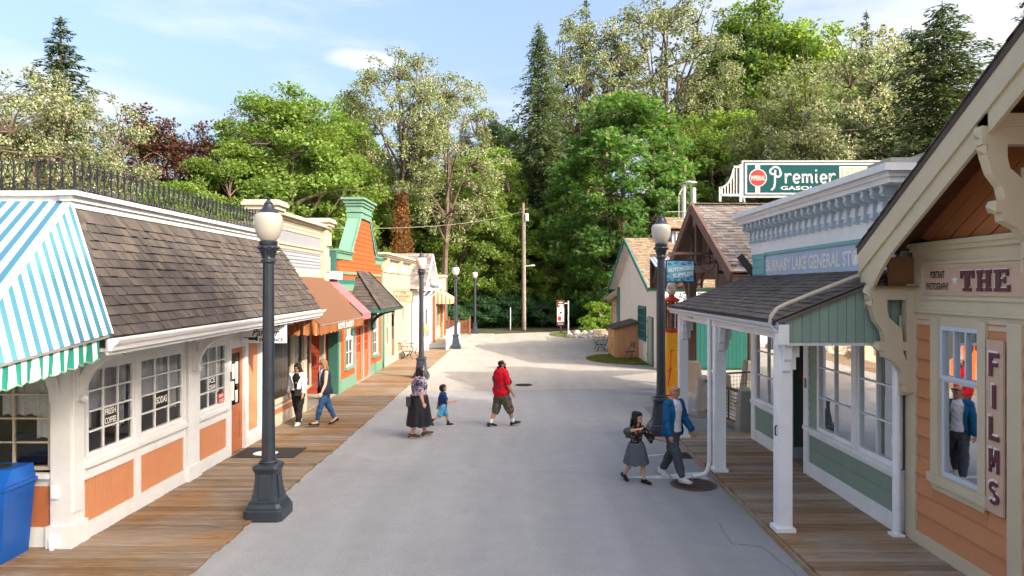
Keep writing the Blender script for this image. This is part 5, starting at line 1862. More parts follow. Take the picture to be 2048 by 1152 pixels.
BW = pmat('bluish white sash paint', (0.60, 0.66, 0.74), .45, .05, 3)
window_x(ph, XP, -1, 8.09, 8.86, 2.42, 3.1, 3, 1, BW, M['glassdark'], d=.035, fw=.05, mw=.026, name='upper_sash')
window_x(ph, XP, -1, 8.09, 8.86, 1.17, 2.44, 1, 1, BW, M['glassdark'], d=.012, fw=.055, name='lower_sash')
# sign band
wbx('sign_band', T, ph, XP, -1, -.01, .05, 2.5, 9.45, 3.26, 4.16)
mb = MB()
wb(mb, XP, -1, .05, .09, 2.5, 9.46, 4.08, 4.20)
wb(mb, XP, -1, .05, .12, 2.5, 9.48, 4.14, 4.20)
wb(mb, XP, -1, .05, .075, 2.5, 9.22, 3.90, 3.94)
wb(mb, XP, -1, .05, .075, 2.5, 9.22, 3.44, 3.48)
wb(mb, XP, -1, .05, .075, 9.18, 9.22, 3.48, 3.90)
wb(mb, XP, -1, .05, .07, 2.5, 9.46, 3.26, 3.29)
mb.build('band_moulding', T, ph)
# gable boards parallel to the rake (the rake falls away from the camera)
SL = 0.61
def rake_z(y): return 4.10 + (9.64 - y) * SL
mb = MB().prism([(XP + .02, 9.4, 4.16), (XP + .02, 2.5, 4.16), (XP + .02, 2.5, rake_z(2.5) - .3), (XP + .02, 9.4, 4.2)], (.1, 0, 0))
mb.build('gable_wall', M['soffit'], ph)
k = -1
c0 = 4.20
while k < 16:
 # board k between two lines parallel to the rake, clipped at the band
 za = lambda y, j: rake_z(y) - .22 - .24 * j
 y_hi0 = 9.64 + (4.10 - .22 - .24 * k - c0) / SL          # where the line meets the band
 y_hi1 = 9.64 + (4.10 - .22 - .24 * (k + 1) - c0) / SL
 yl = 2.6
 if y_hi1 > yl + .1:
  e = .012 + random.uniform(0, .004)
  top0, top1 = min(y_hi0, 9.38), min(y_hi1, 9.38)
  pts = [(XP - e, top0, za(top0, k)), (XP - e, yl, za(yl, k)), (XP - e, yl, za(yl, k + 1) + .022), (XP - e, top1, max(za(top1, k + 1), c0) + .022)]
  MB().prism(pts, (.03, 0, 0)).build('gable_board', M['gablebrown'], ph)
 k += 1
# roof: deck with soffit boards, barge boards with a curved foot
XB = 4.80
rt = MB()
y0_, y1_ = 9.72, 2.0
rt.add([(XB - .04, y0_, rake_z(y0_) + .02), (XB - .04, y1_, rake_z(y1_) + .02), (11, y1_, rake_z(y1_) + .02), (11, y0_, rake_z(y0_) + .02),
  (XB - .04, y0_, rake_z(y0_) + .10), (XB - .04, y1_, rake_z(y1_) + .10), (11, y1_, rake_z(y1_) + .10), (11, y0_, rake_z(y0_) + .10)],
       [(0, 1, 2, 3), (7, 6, 5, 4), (0, 4, 5, 1), (1, 5, 6, 2), (2, 6, 7, 3), (3, 7, 4, 0)])
prf = rt.build('roof', M['shingledark'], ph)
shingles(prf, lambda t: ((XB + 1.6, y0_ - 7.4 * t, rake_z(y0_ - 7.4 * t) + .11), (XB - .06, y0_ - 7.4 * t, rake_z(y0_ - 7.4 * t) + .11)), 44, .17, M['shingledark'], 60, thick=.02)
i = 0
y = 9.5
while y > 2.4:       # soffit boards run across the overhang
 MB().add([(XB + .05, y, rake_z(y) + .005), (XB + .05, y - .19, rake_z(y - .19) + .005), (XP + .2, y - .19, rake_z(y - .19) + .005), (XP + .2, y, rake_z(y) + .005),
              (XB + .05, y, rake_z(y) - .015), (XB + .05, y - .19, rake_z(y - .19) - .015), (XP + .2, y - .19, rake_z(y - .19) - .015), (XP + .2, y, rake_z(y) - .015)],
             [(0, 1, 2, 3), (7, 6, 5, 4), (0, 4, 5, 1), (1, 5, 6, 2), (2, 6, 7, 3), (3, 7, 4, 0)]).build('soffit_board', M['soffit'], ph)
 y -= .2
def barge(d0, d1, xo, th, foot):
 A_, B_ = [], []
 ys = [9.70 - .1 * i for i in range(12)] + [8.4 - .4 * i for i in range(16)]
 for y in ys:
  A_.append((xo, y, rake_z(y) - d0))
  dd = d1
  if foot and y > 8.75:
   u = (y - 8.75) / .95
   dd = d1 + .42 * u ** 2.2
  B_.append((xo, y, rake_z(y) - dd))
 return MB().strip(A_, B_, (th, 0, 0))
barge(-.03, .27, XB - .03, .05, False).build('barge_board', T, ph)
barge(.25, .50, XB + .0, .045, True).build('barge_board', T, ph)
MB().box(XB - .06, XB + .06, 9.70, 9.78, 3.93, 4.07).build('gutter_end', M['gutterwhite'], ph)
# end return box under the eave
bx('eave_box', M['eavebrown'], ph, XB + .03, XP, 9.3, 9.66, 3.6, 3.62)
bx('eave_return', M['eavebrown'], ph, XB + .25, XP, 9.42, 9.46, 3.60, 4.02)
def big_bracket(y, zt, reach, th=.13):
 """heavy scroll-sawn gable bracket with a window in it"""
 mb = MB()
 x0 = XP - .03
 def X(u): return x0 - u * reach
 h = 1.36
 def Z(v): return zt - v * h
 outer = [(1.0, 0), (1.0, .10), (.93, .14), (.95, .22), (.86, .36), (.70, .46), (.66, .56), (.80, .575), (.80, .64), (.70, .66), (.68, .72), (.44, .78), (.28, .88), (.24, 1.0)]
 inner = [(.62, 0), (.62, .10), (.62, .14), (.62, .24), (.58, .32), (.44, .38), (.30, .44), (.28, .55), (.28, .575), (.28, .64), (.28, .66), (.22, .74), (.10, .86), (.06, 1.0)]
 mb.strip([(X(u), y, Z(v)) for u, v in outer], [(X(u), y, Z(v)) for u, v in inner], (0, th, 0))
 mb.box(X(.2), X(0), y - .005, y + th + .005, Z(1.08), Z(-.02))
 mb.box(X(1.02), X(.0), y + .004, y + th - .004, Z(.14), Z(.0))
 mb.box(X(.8), X(0), y + .004, y + th - .004, Z(.655), Z(.565))
 # diamond-cut ends
 for (u, v, s_) in ((1.0, .05, .075), (.95, .17, .06), (.8, .61, .055)):
  c_ = Vector((X(u), y + th / 2, Z(v)))
  q = [c_ + V(0, -th / 2, -s_), c_ + V(0, th / 2, -s_), c_ + V(0, th / 2, s_), c_ + V(0, -th / 2, s_), c_ + V(-.07, 0, 0)]
  mb.add(q, [(0, 1, 4), (1, 2, 4), (2, 3, 4), (3, 0, 4)])
 o = mb.build('bracket', T, ph)
 # jagged edge outline on the back
 mb = MB().box(X(.25), X(.05), y + th, y + th + .02, Z(1.12), Z(.3))
 mb.build('bracket_backboard', T, o)
big_bracket(9.40, 3.62, .64)
big_bracket(7.05, 5.27, .66)
MB().beam((XB, 7.12, 5.33), (XP + .2, 7.12, 5.33), .16, .14).build('purlin', T, ph)
# lettered boards
sb = thing('studio_sign', 'long dusty pink board reading PORTRAIT PHOTOGRAPHY and THE in plum letters', 'sign', (XP, 7, 3.5))
sx = XP - .05
wb(MB(), sx, -1, 0, .012, 2.5, 9.14, 3.50, 3.86).build('board', M['filmsboard'], sb)
lx = sx - .012
lettering('PORTRAIT', M['letterblack'], sb, (lx, 8.86, 3.765), (0, -1, 0), (0, 0, 1), .095, .012, width=.30)
lettering('PHOTOGRAPHY', M['letterblack'], sb, (lx, 8.86, 3.615), (0, -1, 0), (0, 0, 1), .095, .012, width=.47)
st = MB()
ring = []
for i in range(10):
 r_ = .075 if i % 2 == 0 else .03
 a = math.pi / 2 + i * math.pi / 5
 ring.append((lx - .006, 8.50 - r_ * math.cos(a), 3.69 + r_ * math.sin(a)))
st.add([(lx - .02, 8.50, 3.69)] + ring, [(0, 1 + i, 1 + (i + 1) % 10) for i in range(10)])
st.build('star', M['letterwhite'], sb)
def slab_letter(ch, y, z, w, h, mat, parent, x, dy=-1, shadow=None):
 """fat slab-serif capitals out of bars, on an X-plane wall reading along dy"""
 mb = MB()
 def r(u0, u1, v0, v1):
  mb.box(x, x - .012, y + dy * u0 * w, y + dy * u1 * w, z + v0 * h, z + v1 * h)
 if ch == 'T':
  r(0, 1, .80, 1); r(.0, .16, .62, .8); r(.84, 1, .62, .8); r(.33, .67, .16, .80); r(.2, .8, 0, .16)
 if ch == 'H':
  for u in (0, .58):
   r(u, u + .42, 0, .16); r(u, u + .42, .84, 1); r(u + .07, u + .35, .16, .84)
  r(.35, .65, .42, .58)
 if ch == 'E':
  r(0, .9, .84, 1); r(0, 1, 0, .16); r(.1, .4, .16, .84); r(.4, .62, .44, .58); r(.62, .72, .36, .66); r(.84, 1, .16, .3); r(.76, .9, .70, .84)
 if ch == 'F':
  r(0, .34, 0, 1); r(.34, 1, .80, 1); r(.34, .86, .42, .58)
 if ch == 'I':
  r(.33, .67, 0, 1)
 if ch == 'L':
  r(0, .34, 0, 1); r(.34, 1, 0, .2)
 if ch == 'M':
  r(0, .24, 0, 1); r(.76, 1, 0, 1)
  for sgn in (1, -1):
   u0, u1 = (.12, .5) if sgn > 0 else (.88, .5)
   P4 = [(u0, 1), (u0 + sgn * .24, 1), (u1 + sgn * .1, .25), (u1 - sgn * .12, .25)]
   mb.prism([(x, y + dy * u * w, z + v * h) for u, v in P4], (-.0125, 0, 0))
 if ch == 'S':
  pts = []
  for i in range(15):
   a = R(30 + 240 * i / 14)
   pts.append((.5 + .36 * math.cos(a), .74 + .17 * math.sin(a)))
  for i in range(1, 15):
   a = R(90 - 240 * i / 14)
   pts.append((.5 + .36 * math.cos(a), .27 + .18 * math.sin(a)))
  A_, B_ = [], []
  for i, (u, v) in enumerate(pts):
   p = pts[max(i - 1, 0)]
   q = pts[min(i + 1, len(pts) - 1)]
   d = Vector(((q[0] - p[0]) * w, (q[1] - p[1]) * h)).normalized()
   n_ = Vector((-d.y, d.x)) * .13 * w
   A_.append((x, y + dy * (u * w + n_.x), z + v * h + n_.y))
   B_.append((x, y + dy * (u * w - n_.x), z + v * h - n_.y))
  mb.strip(A_, B_, (-.012, 0, 0))
 return mb.build('letter', mat, parent)
for i, ch in enumerate('THE'):
 y = 8.38 - i * .30
 slab_letter(ch, y + .012, 3.555 + .012, .25, .25, M['letterwhite'], sb, lx - .001)
 slab_letter(ch, y, 3.555, .25, .25, M['letterplum'], sb, lx - .008)
fs = thing('studio_sign', 'tall narrow board reading FILMS downwards beside the studio window', 'sign', (XP, 7.78, 1.0))
fx_ = XP - .045
wb(MB(), fx_, -1, 0, .03, 7.64, 7.915, 1.02, 3.0).build('board', M['filmsboard'], fs)
for i, ch in enumerate('FILMS'):
 z = 2.60 - i * .365
 slab_letter(ch, 7.850, z - .016, .165, .27, M['letterplum'], fs, fx_ - .037)
 slab_letter(ch, 7.872, z + .008, .165, .27, M['letterwhite'], fs, fx_ - .031)

# ================================================================== RIGHT: general store
XS = 5.35
S = M['storewhite']
gs = thing('general_store', 'white and sage green general store with bracketed cornice and shingled porch', 'building', (XS, 12.8, 0))
bx('wall', M['room'], gs, 9.5, 9.6, 9.7, 15.8, 0, 4)
bx('interior_floor', M['plankdark'], gs, XS + .05, 9.5, 9.7, 15.8, .0, .12)
bx('interior_ceiling', M['room'], gs, XS + .1, 9.5, 9.7, 15.8, 3.1, 3.2)
bx('end_wall', M['turquoise'], gs, XS + .08, 10, 15.72, 15.85, 0, 5.1)
bx('end_wall', M['room'], gs, XS + .1, 10, 9.66, 9.78, 0, 5.1)
siding_x(gs, XS, -1, 14.98, 15.85, 3.75, 4.6, .16, M['turquoise'])
wbx('wall', S, gs, XS, -1, -.15, -.005, 9.65, 15.85, 3.1, 5.0)
wbx('frieze_board', S, gs, XS, -1, -.005, .03, 9.6, 15.9, 4.35, 4.75)
wbx('frieze_moulding', S, gs, XS, -1, -.005, .06, 9.58, 15.92, 4.72, 4.78)
# sign
gsn = thing('store_sign', 'faded blue board reading BURNABY LAKE GENERAL STORE above the porch roof', 'sign', (XS, 12.3, 3.8))
wb(MB(), XS - .03, -1, 0, .02, 9.7, 14.9, 3.84, 4.30).build('board', M['signblue'], gsn)
mb = MB()
wb(mb, XS - .03, -1, 0, .05, 9.66, 14.96, 4.30, 4.36)
wb(mb, XS - .03, -1, 0, .05, 9.66, 14.96, 3.78, 3.84)
wb(mb, XS - .03, -1, 0, .05, 14.90, 14.96, 3.84, 4.30)
mb.build('sign_frame', M['turquoise'], gsn)
lettering('BURNABY LAKE GENERAL STORE', M['letterwhite'], gsn, (XS - .05, 12.62, 4.07), (0, -1, 0), (0, 0, 1), .26, .03, width=4.4, depth=.005)
# bracketed cornice
mb = MB()
for z0, z1, p in ((4.78, 4.84, .05), (5.05, 5.13, .30), (5.13, 5.20, .34), (5.20, 5.30, .42)):
 mb.box(XS - p, XS + 3, 9.62 - p * .8, 15.88 + p * .5, z0, z1)
mb.build('cornice', S, gs)
bx('cornice_soffit', S, gs, XS - .03, XS + .5, 9.58, 15.9, 4.84, 5.05)
bx('roof_cap', M['stone'], gs, XS - .30, XS + 3, 9.45, 15.9, 5.302, 5.34)
MB().box(XS - .2, XS + 1.2, 9.55, 10.2, 5.34, 5.42).box(XS + .3, XS + 1.2, 9.5, 9.9, 5.42, 5.50).build('cap_block', M['stone'], gs)
bmesh_ = MB()
th = .085
prof = [(.0, 4.60), (.06, 4.60), (.09, 4.64), (.07, 4.70), (.07, 4.86), (.11, 4.88), (.20, 4.90), (.235, 4.95), (.22, 5.0), (.24, 5.05), (.0, 5.05)]
bmesh_.prism([(-p[0], 0, p[1]) for p in prof], (0, th, 0))
bme = bmesh_.mesh('bracket')
bme.materials.append(M['bluepaint'])
pan = MB().box(-.078, -.07, .02, .065, 4.71, 4.85).mesh('bracket_panel')
pan.materials.append(S)
nb = 23
for i in range(nb):
 y = 9.66 + i * (15.75 - 9.66) / (nb - 1)
 o = piece('bracket', bme, gs, Matrix.Translation((XS - .03, y, 0)))
 BASE[o.name] = Vector((XS - .03, y, 0))
 piece('bracket_panel', pan, o, Matrix.Translation((XS - .03, y, 0)))
# shop front, near bay
wbx('apron_wall', S, gs, XS, -1, -.12, -.005, 9.7, 12.86, .1, 1.0)
wbx('skirting', S, gs, XS, -1, -.005, .03, 9.66, 12.88, .1, .36)
wbx('base_panel', M['sage'], gs, XS, -1, -.005, .012, 9.7, 12.72, .36, .62)
wbx('base_panel', M['sage'], gs, XS, -1, -.005, .010, 9.7, 12.72, .625, .87)
wbx('rail', S, gs, XS, -1, -.005, .03, 9.66, 12.88, .87, .95)
wbx('window_sill', S, gs, XS, -1, -.005, .09, 9.66, 12.84, .95, 1.02)
for (a, b) in ((9.7, 10.86), (10.98, 12.34)):
 window_x(gs, XS, -1, a, b, 1.02, 2.78, 2, 3, S, M['glassdark'], d=.03, fw=.075, mw=.024)
wbx('mullion', S, gs, XS, -1, -.06, .05, 10.86, 10.98, 1.02, 2.9)
siding_x(gs, XS, -1, 12.34, 12.70, 1.0, 2.9, .16, M['sage'])
wbx('corner_board', S, gs, XS, -1, -.06, .045, 12.70, 12.90, .1, 2.95)
wbx('header', S, gs, XS, -1, -.1, .02, 9.65, 15.85, 2.78, 3.12)
# recessed doorway
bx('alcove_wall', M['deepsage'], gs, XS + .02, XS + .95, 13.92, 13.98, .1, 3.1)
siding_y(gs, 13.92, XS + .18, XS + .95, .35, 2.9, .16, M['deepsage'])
bx('corner_board', M['bluegrey'], gs, XS + .0, XS + .16, 13.87, 13.92, .12, 2.95)
bx('skirting', M['bluegrey'], gs, XS + .16, XS + .95, 13.87, 13.915, .12, .35)
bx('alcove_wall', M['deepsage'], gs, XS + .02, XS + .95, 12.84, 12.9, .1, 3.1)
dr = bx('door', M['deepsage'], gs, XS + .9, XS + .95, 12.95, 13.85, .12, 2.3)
bx('pane', M['glassdark'], dr, XS + .89, XS + .895, 13.1, 13.7, 1.1, 2.2)
bx('mail_slot_sign', M['brick'], gs, XS + .3, XS + .7, 13.885, 13.9, 1.72, 1.84)
# house number plate on the corner board
wbx('number_plate', M['letterbrown'], gs, XS, -1, .045, .05, 12.76, 12.84, 1.72, 1.9)
# far bay
wbx('apron_wall', S, gs, XS, -1, -.12, -.005, 13.98, 15.85, .1, 1.0)
wbx('base_panel', M['sage'], gs, XS, -1, -.005, .012, 14.15, 15.7, .36, .87)
wbx('skirting', S, gs, XS, -1, -.005, .03, 13.96, 15.86, .1, .36)
wbx('window_sill', S, gs, XS, -1, -.005, .09, 14.05, 15.8, .95, 1.02)
window_x(gs, XS, -1, 14.1, 15.6, 1.02, 2.78, 2, 3, S, M['glassdark'], d=.03, fw=.075, mw=.024)
for (a, b) in ((13.96, 14.1), (15.6, 15.86)):
 wbx('corner_board', S, gs, XS, -1, -.06, .045, a, b, .1, 2.95)
# goods behind the glass
random.seed(5)
shelf = thing('display_shelf', 'dim wooden display shelf behind the store window', 'shelf', (6.3, 11, .12))
for z in (.55, .95, 1.4, 1.85):
 bx('shelf_board', M['timber'], shelf, 6.2, 6.5, 9.9, 12.6, z, z + .03)
for y in (9.9, 11.2, 12.55):
 bx('upright', M['timber'], shelf, 6.2, 6.5, y, y + .04, .12, 2.2)
cols = [M['red'], M['tealtrim'], M['signcream'], M['filmsboard'], M['paper'], M['letterplum']]
for z in (.58, .98, 1.43):
 y = 10.0
 while y < 12.4:
  r_ = random.uniform(.05, .075)
  h_ = random.uniform(.15, .26)
  o = MB().lathe((6.33, y, z), [(r_, 0), (r_, h_ * .9), (r_ * .8, h_ * .93), (r_ * .8, h_)], 10).build('tin', random.choice(cols), None, True)
  tag(o, 'small painted tin on the display shelf behind the store window', 'tin', 'tins on the store shelf')
  y += random.uniform(.2, .34)
# porch: posts, beam, roof
def porch_post(y, lab):
 mb = MB().box(3.66, 3.86, y - .1, y + .1, .1, 2.86).box(3.62, 3.90, y - .14, y + .14, .1, .16)
 for sx_ in (3.655, 3.845):
  mb.box(sx_, sx_ + .02, y - .06, y + .06, .4, 2.5)
 o = mb.build('porch_post', S, gs)
 m2 = MB()
 for sg in (-1, 1):
  A_ = [(3.71, y + sg * .1, 2.86), (3.71, y + sg * .24, 2.86), (3.71, y + sg * .24, 2.78), (3.71, y + sg * .2, 2.74), (3.71, y + sg * .2, 2.58), (3.71, y + sg * .16, 2.54), (3.71, y + sg * .16, 2.42), (3.71, y + sg * .1, 2.38)]
  m2.prism(A_ if sg > 0 else A_[::-1], (.1, 0, 0))
 m2.box(3.86, 3.98, y - .05, y + .05, 2.6, 2.86).box(3.86, 3.93, y - .05, y + .05, 2.42, 2.6)
 m2.build('post_bracket', S, o)
for y in (9.86, 13.05, 16.0):
 porch_post(y, '')
bx('porch_beam', S, gs, 3.68, 3.84, 9.62, 16.2, 2.86, 3.10)
mb = MB()
for i in range(28):
 mb.box(3.672, 3.68, 9.8 + i * .23, 9.815 + i * .23, 3.02, 3.035)
mb.build('beam_bolt', M['black'], gs)
bx('beam_patch', M['tan'], gs, 3.665, 3.68, 14.75, 15.2, 2.92, 3.06)
PE0, PE1, PT0, PT1 = V(3.55, 16.25, 3.14), V(3.55, 9.55, 3.12), V(5.34, 15.95, 3.84), V(5.34, 9.55, 3.84)
mb = MB().add([PE0, PE1, PT1, PT0] + [p - V(0, 0, .05) for p in (PE0, PE1, PT1, PT0)],
              [(0, 1, 2, 3), (7, 6, 5, 4), (0, 4, 5, 1), (1, 5, 6, 2), (2, 6, 7, 3), (3, 7, 4, 0)])
prt = mb.build('porch_roof', M['shingledark'], gs)
up_ = V(-.02, 0, .015)
shingles(prt, lambda t: (PE0.lerp(PT0, t) + up_, PE1.lerp(PT1, t) + up_), 13, .17, M['shingledark'], 300, thick=.028)
gutter(gs, (3.56, 16.3, 3.12), (3.56, 9.5, 3.10), (-1, 0, 0), M['graypipe'], .12)
bx('soffit', S, gs, 3.84, 5.3, 9.7, 16.15, 2.98, 3.02)
# near end of the porch: vertical sage boards
x = 3.68
while x < 5.32:
 x2 = min(x + .125, 5.32)
 zt0, zt1 = 3.12 + (x - 3.55) * .39, 3.12 + (x2 - 3.55) * .39
 e = random.uniform(0, .006)
 MB().prism([(x + .003, 9.6 - e, 2.82), (x2 - .003, 9.6 - e, 2.82), (x2 - .003, 9.6 - e, zt1), (x + .003, 9.6 - e, zt0)], (0, .03, 0)).build('end_board', M['sage'], gs)
 x = x2
bx('end_beam', S, gs, 3.56, 3.72, 9.52, 9.63, 2.80, 3.08)
bx('end_sill', M['white'], gs, 3.7, 5.3, 9.6, 9.7, 2.78, 2.82)
# leader pipe lying on the porch roof and the two downpipes
MB().tube([(5.2, 9.72, 3.93), (4.4, 9.72, 3.62), (3.75, 9.72, 3.36), (3.62, 9.70, 3.30), (3.53, 9.68, 3.2), (3.5, 9.66, 3.06)], .032, 10).build('leader_pipe', M['cream'], gs, True)
mb = MB().tube([(5.27, 9.62, .14), (5.27, 9.62, 2.9)], .055, 12).tube([(5.27, 9.62, 1.35), (5.27, 9.62, 1.5)], .065, 12).box(5.19, 5.35, 9.54, 9.7, .1, .14)
mb.build('downpipe', S, gs, True)
mb = MB().tube([(3.52, 12.85, 3.02), (3.52, 12.85, .35), (3.50, 12.85, .2), (3.44, 12.84, .1), (3.3, 12.82, .06), (3.18, 12.8, .05)], .042, 12)
mb.build('downpipe', S, gs, True)
MB().tube([(3.645, 9.80, 1.62), (3.62, 9.78, 1.6), (3.62, 9.78, 1.5), (3.64, 9.8, 1.48)], .012, 6).build('cleat', M['iron'], gs)
# flashing where the store meets the canopy roof
MB().beam((5.1, 16.05, 4.35), (5.45, 15.95, 3.85), .1, .16).build('floodlight', M['black'], gs)

# ================================================================== RIGHT: timber canopy of the filling station
tcn = thing('timber_canopy', 'dark timber gabled canopy with silvery shingles beside the general store', 'canopy', (7, 21.8, 0))
TB, BT = M['timber'], M['bargetimber']
cxg = 5.45
pk_y, pk_z, n_y, n_z, f_y = 21.8, 6.22, 17.7, 3.98, 25.9
mb = MB()
for dz in (0, -.07):
 q = [(cxg, n_y, n_z + dz), (12, n_y, n_z + dz), (12, pk_y, pk_z + dz), (cxg, pk_y, pk_z + dz), (cxg, f_y, n_z + dz), (12, f_y, n_z + dz)]
 mb.add(q, [(0, 1, 2, 3), (3, 2, 5, 4)] if dz == 0 else [(3, 2, 1, 0), (4, 5, 2, 3)])
crf = mb.build('roof', TB, tcn)
shingles(crf, lambda t: ((cxg - .02, n_y + (pk_y - n_y) * t, n_z + (pk_z - n_z) * t + .015), (9.6, n_y + (pk_y - n_y) * t, n_z + (pk_z - n_z) * t + .015)), 24, .2, M['shinglesilver'], 200, thick=.03)
for i in range(22):       # ridge caps
 MB().beam((cxg - .02 + i * .19, pk_y, pk_z + .05), (cxg + .2 + i * .19, pk_y, pk_z + .04), .3, .03).build('ridge_shingle', M['shinglesilver'], crf)
for (ya, za, yb, zb) in ((n_y - .05, n_z - .1, pk_y, pk_z - .06), (pk_y, pk_z - .06, f_y + .05, n_z - .1)):
 MB().beam((cxg - .05, ya, za), (cxg - .05, yb, zb), .09, .30, up=(0, (-.5 if yb > ya and za < zb else .5), 1)).build('barge_board', BT, tcn)
MB().box(cxg - .0, 10, n_y + .02, n_y + .10, n_z - .42, n_z - .08).build('fascia', TB, tcn)
# frame: posts, tie beams, rafters, king post
for (x, y, lab) in ((5.88, 20.3, 0), (5.9, 23.75, 1), (7.98, 23.75, 1), (9.6, 20.3, 0)):
 MB().box(x - .12, x + .12, y - .12, y + .12, .95, 4.3).build('post', TB, tcn)
 m2 = MB()
 m2.lathe((x, y, 0.01), [(.34, 0), (.235, 1.0), (.19, 1.06)], sq=.12)
 m2.build('concrete_base', M['concrete'], tcn)
for z, y0, y1 in ((4.22, 17.9, 25.7), (4.52, 19.9, 24.1)):
 MB().beam((5.86, y0, z), (5.86, y1, z), .14, .24).build('tie_beam', TB, tcn)
MB().beam((5.62, pk_y, 4.4), (5.62, pk_y, 6.1), .2, .2).build('king_post', TB, tcn)
MB().beam((5.62, pk_y + .0, 5.55), (5.62, pk_y, 6.05), .34, .28, up=(1, 0, 0)).build('king_block', BT, tcn)
for y in (20.4, 21.1, 22.5, 23.2):
 MB().beam((5.8, y, 4.3), (5.8, y, 6.1 - abs(y - pk_y) * .54), .11, .11, up=(1, 0, 0)).build('stud', TB, tcn)
for sgn, yb in ((-1, 20.3), (1, 23.75)):
 MB().beam((5.86, yb, 3.0), (5.86, yb + sgn * 1.3, 4.15), .12, .14).build('knee_brace', TB, tcn)
for x in (6.8, 8.2, 9.6):
 MB().beam((x, n_y, n_z - .1), (x, pk_y, pk_z - .1), .1, .16).build('rafter', TB, tcn)
 MB().beam((x, f_y, n_z - .1), (x, pk_y, pk_z - .1), .1, .16).build('rafter', TB, tcn)
MB().box(5.5, 5.64, 18.0, 19.2, 3.62, 3.98).box(5.62, 5.8, 18.2, 19.6, 3.5, 3.9).build('eave_block', TB, tcn)
MB().beam((5.55, 17.9, 4.12), (5.9, 20.0, 3.8), .14, .2).build('knee_brace', TB, tcn)

# AUTOMOBILE SUPPLIES hanging sign on its iron arm
asg = thing('hanging_sign', 'blue scrollwork sign reading AUTOMOBILE SUPPLIES hung from an iron arm', 'sign', (4.6, 20.0, 3.8))
ya = 20.0
MB().beam((4.28, ya, 4.60), (5.78, ya, 4.60), .06, .08).build('arm', TB, asg)
a0, a1, b0, b1 = at(1331, 565, ya).x, at(1389, 565, ya).x, at(0, 565, ya).z, at(0, 520, ya).z
bx('sign_frame', M['navy'], asg, a0, a1, ya - .02, ya + .03, b0, b1)
bx('board', M['skyblue'], asg, a0 + .03, a1 - .035, ya - .03, ya - .02, b0 + .035, b1 - .035)
cx_ = (a0 + a1) / 2
lettering('AUTOMOBILE', M['letterwhite'], asg, (cx_ + .02, ya - .032, b0 + .40), (1, 0, .12), (-.12, 0, 1), .12, .03, width=.76)
lettering('SUPPLIES', M['letterwhite'], asg, (cx_ + .08, ya - .032, b0 + .23), (1, 0, .12), (-.12, 0, 1), .125, .03, width=.60)
sw = MB()
for k, (u, v, sg) in enumerate(((.12, .55, 1), (.32, .57, -1), (.52, .56, 1), (.70, .57, -1), (.1, .1, 1), (.3, .08, -1), (.5, .09, 1), (.68, .1, -1), (.78, .2, 1), (.06, .28, 1))):
 pts = []
 for i in range(12):
  a = i * .5 * sg
  r_ = .016 + .0045 * i
  pts.append((a0 + u + r_ * math.cos(a) * 1.3, ya - .033, b0 + v + r_ * math.sin(a) * .6))
 sw.tube(pts, .009, 4)
sw.build('scrollwork', M['navy'], asg)
for x in (a0 + .12, a1 - .12):
 MB().tube([(x, ya, b1), (x, ya, 4.58)], .008, 6).build('hanger', M['iron'], asg)
pts = [(5.42 + .21 * math.cos(R(a)), ya, 4.29 + .21 * math.sin(R(a))) for a in range(0, 361, 20)]
MB().tube(pts, .012, 5).build('arm_ring', M['iron'], asg)

# corrugated awning behind the sign
ca = thing('corrugated_awning', 'small corrugated metal awning on black brackets behind the hanging sign', 'awning', (5.6, 26, 3.8))
A_, B_ = [], []
xa, xb = at(1304, 515, 26).x, at(1412, 515, 26).x
n = 90
for i in range(n + 1):
 x = xa + (xb - xa) * i / n
 w_ = .022 * math.sin(i * 1.05)
 A_.append((x - .05, 26.4, 4.78 + w_))
 B_.append((x + .03, 25.5, 4.36 + w_))
MB().strip(A_, B_, (0, 0, -.006)).build('corrugated_sheet', M['corrugated'], ca, 60)
for x in (xa + .1, xb - .25, xb - .05):
 MB().beam((x, 26.4, 3.75), (x, 25.6, 4.34), .05, .05).beam((x, 26.4, 3.6), (x, 26.4, 4.75), .05, .05).build('bracket', M['black'], ca)
MB().box(xa, xb, 26.4, 26.46, 3.55, 4.9).build('backboard', TB, ca)

# gasoline sign on the canopy roof
pr = thing('gasoline_sign', 'large teal and white gasoline sign on the canopy ridge', 'sign', (9, 21.8, 6.2))
PY = 21.8
def pw(px, py, d=0.0): return V((px - 1045) * PY / 1365, PY - d, 3.6 + (575 - py) * PY / 1365)
def prect(name, mat, x0, y0, x1, y1, d0, d1, parent=pr):
 a, b = pw(x0, y1), pw(x1, y0)
 return MB().box(a.x, b.x, PY - d1, PY - d0, a.z, b.z).build(name, mat, parent)
prect('sign_frame', M['signwhite'], 1484, 321, 1842, 395, -.12, 0)
prect('border_line', M['navy'], 1487, 323.5, 1840, 391, 0, .008)
prect('border_line', M['signwhite'], 1489.5, 326, 1838, 389, .008, .014)
prect('panel', M['premierteal'], 1494, 330, 1833, 385.5, .014, .02)
prect('stripe', M['signwhite'], 1510, 328.5, 1513.2, 387, .02, .026)
prect('stripe', M['peach'], 1513.2, 328.5, 1516, 387, .02, .025)
prect('stripe', M['signwhite'], 1516, 328.5, 1519.5, 387, .02, .026)
prect('price_panel', M['signwhite'], 1678, 333, 1834, 384, .02, .026)
prect('price_panel', M['peach'], 1681, 336, 1831, 381, .026, .03)
def disc(name, mat, px, py, rpx, d0, d1):
 c_ = pw(px, py)
 r_ = rpx * PY / 1365
 n = 28
 mb = MB().prism([(c_.x + r_ * math.cos(2 * math.pi * i / n), PY - d0, c_.z + r_ * math.sin(2 * math.pi * i / n)) for i in range(n)], (0, -(d1 - d0), 0))
 return mb.build(name, mat, pr)
disc('roundel', M['signwhite'], 1515, 356, 18, .026, .034)
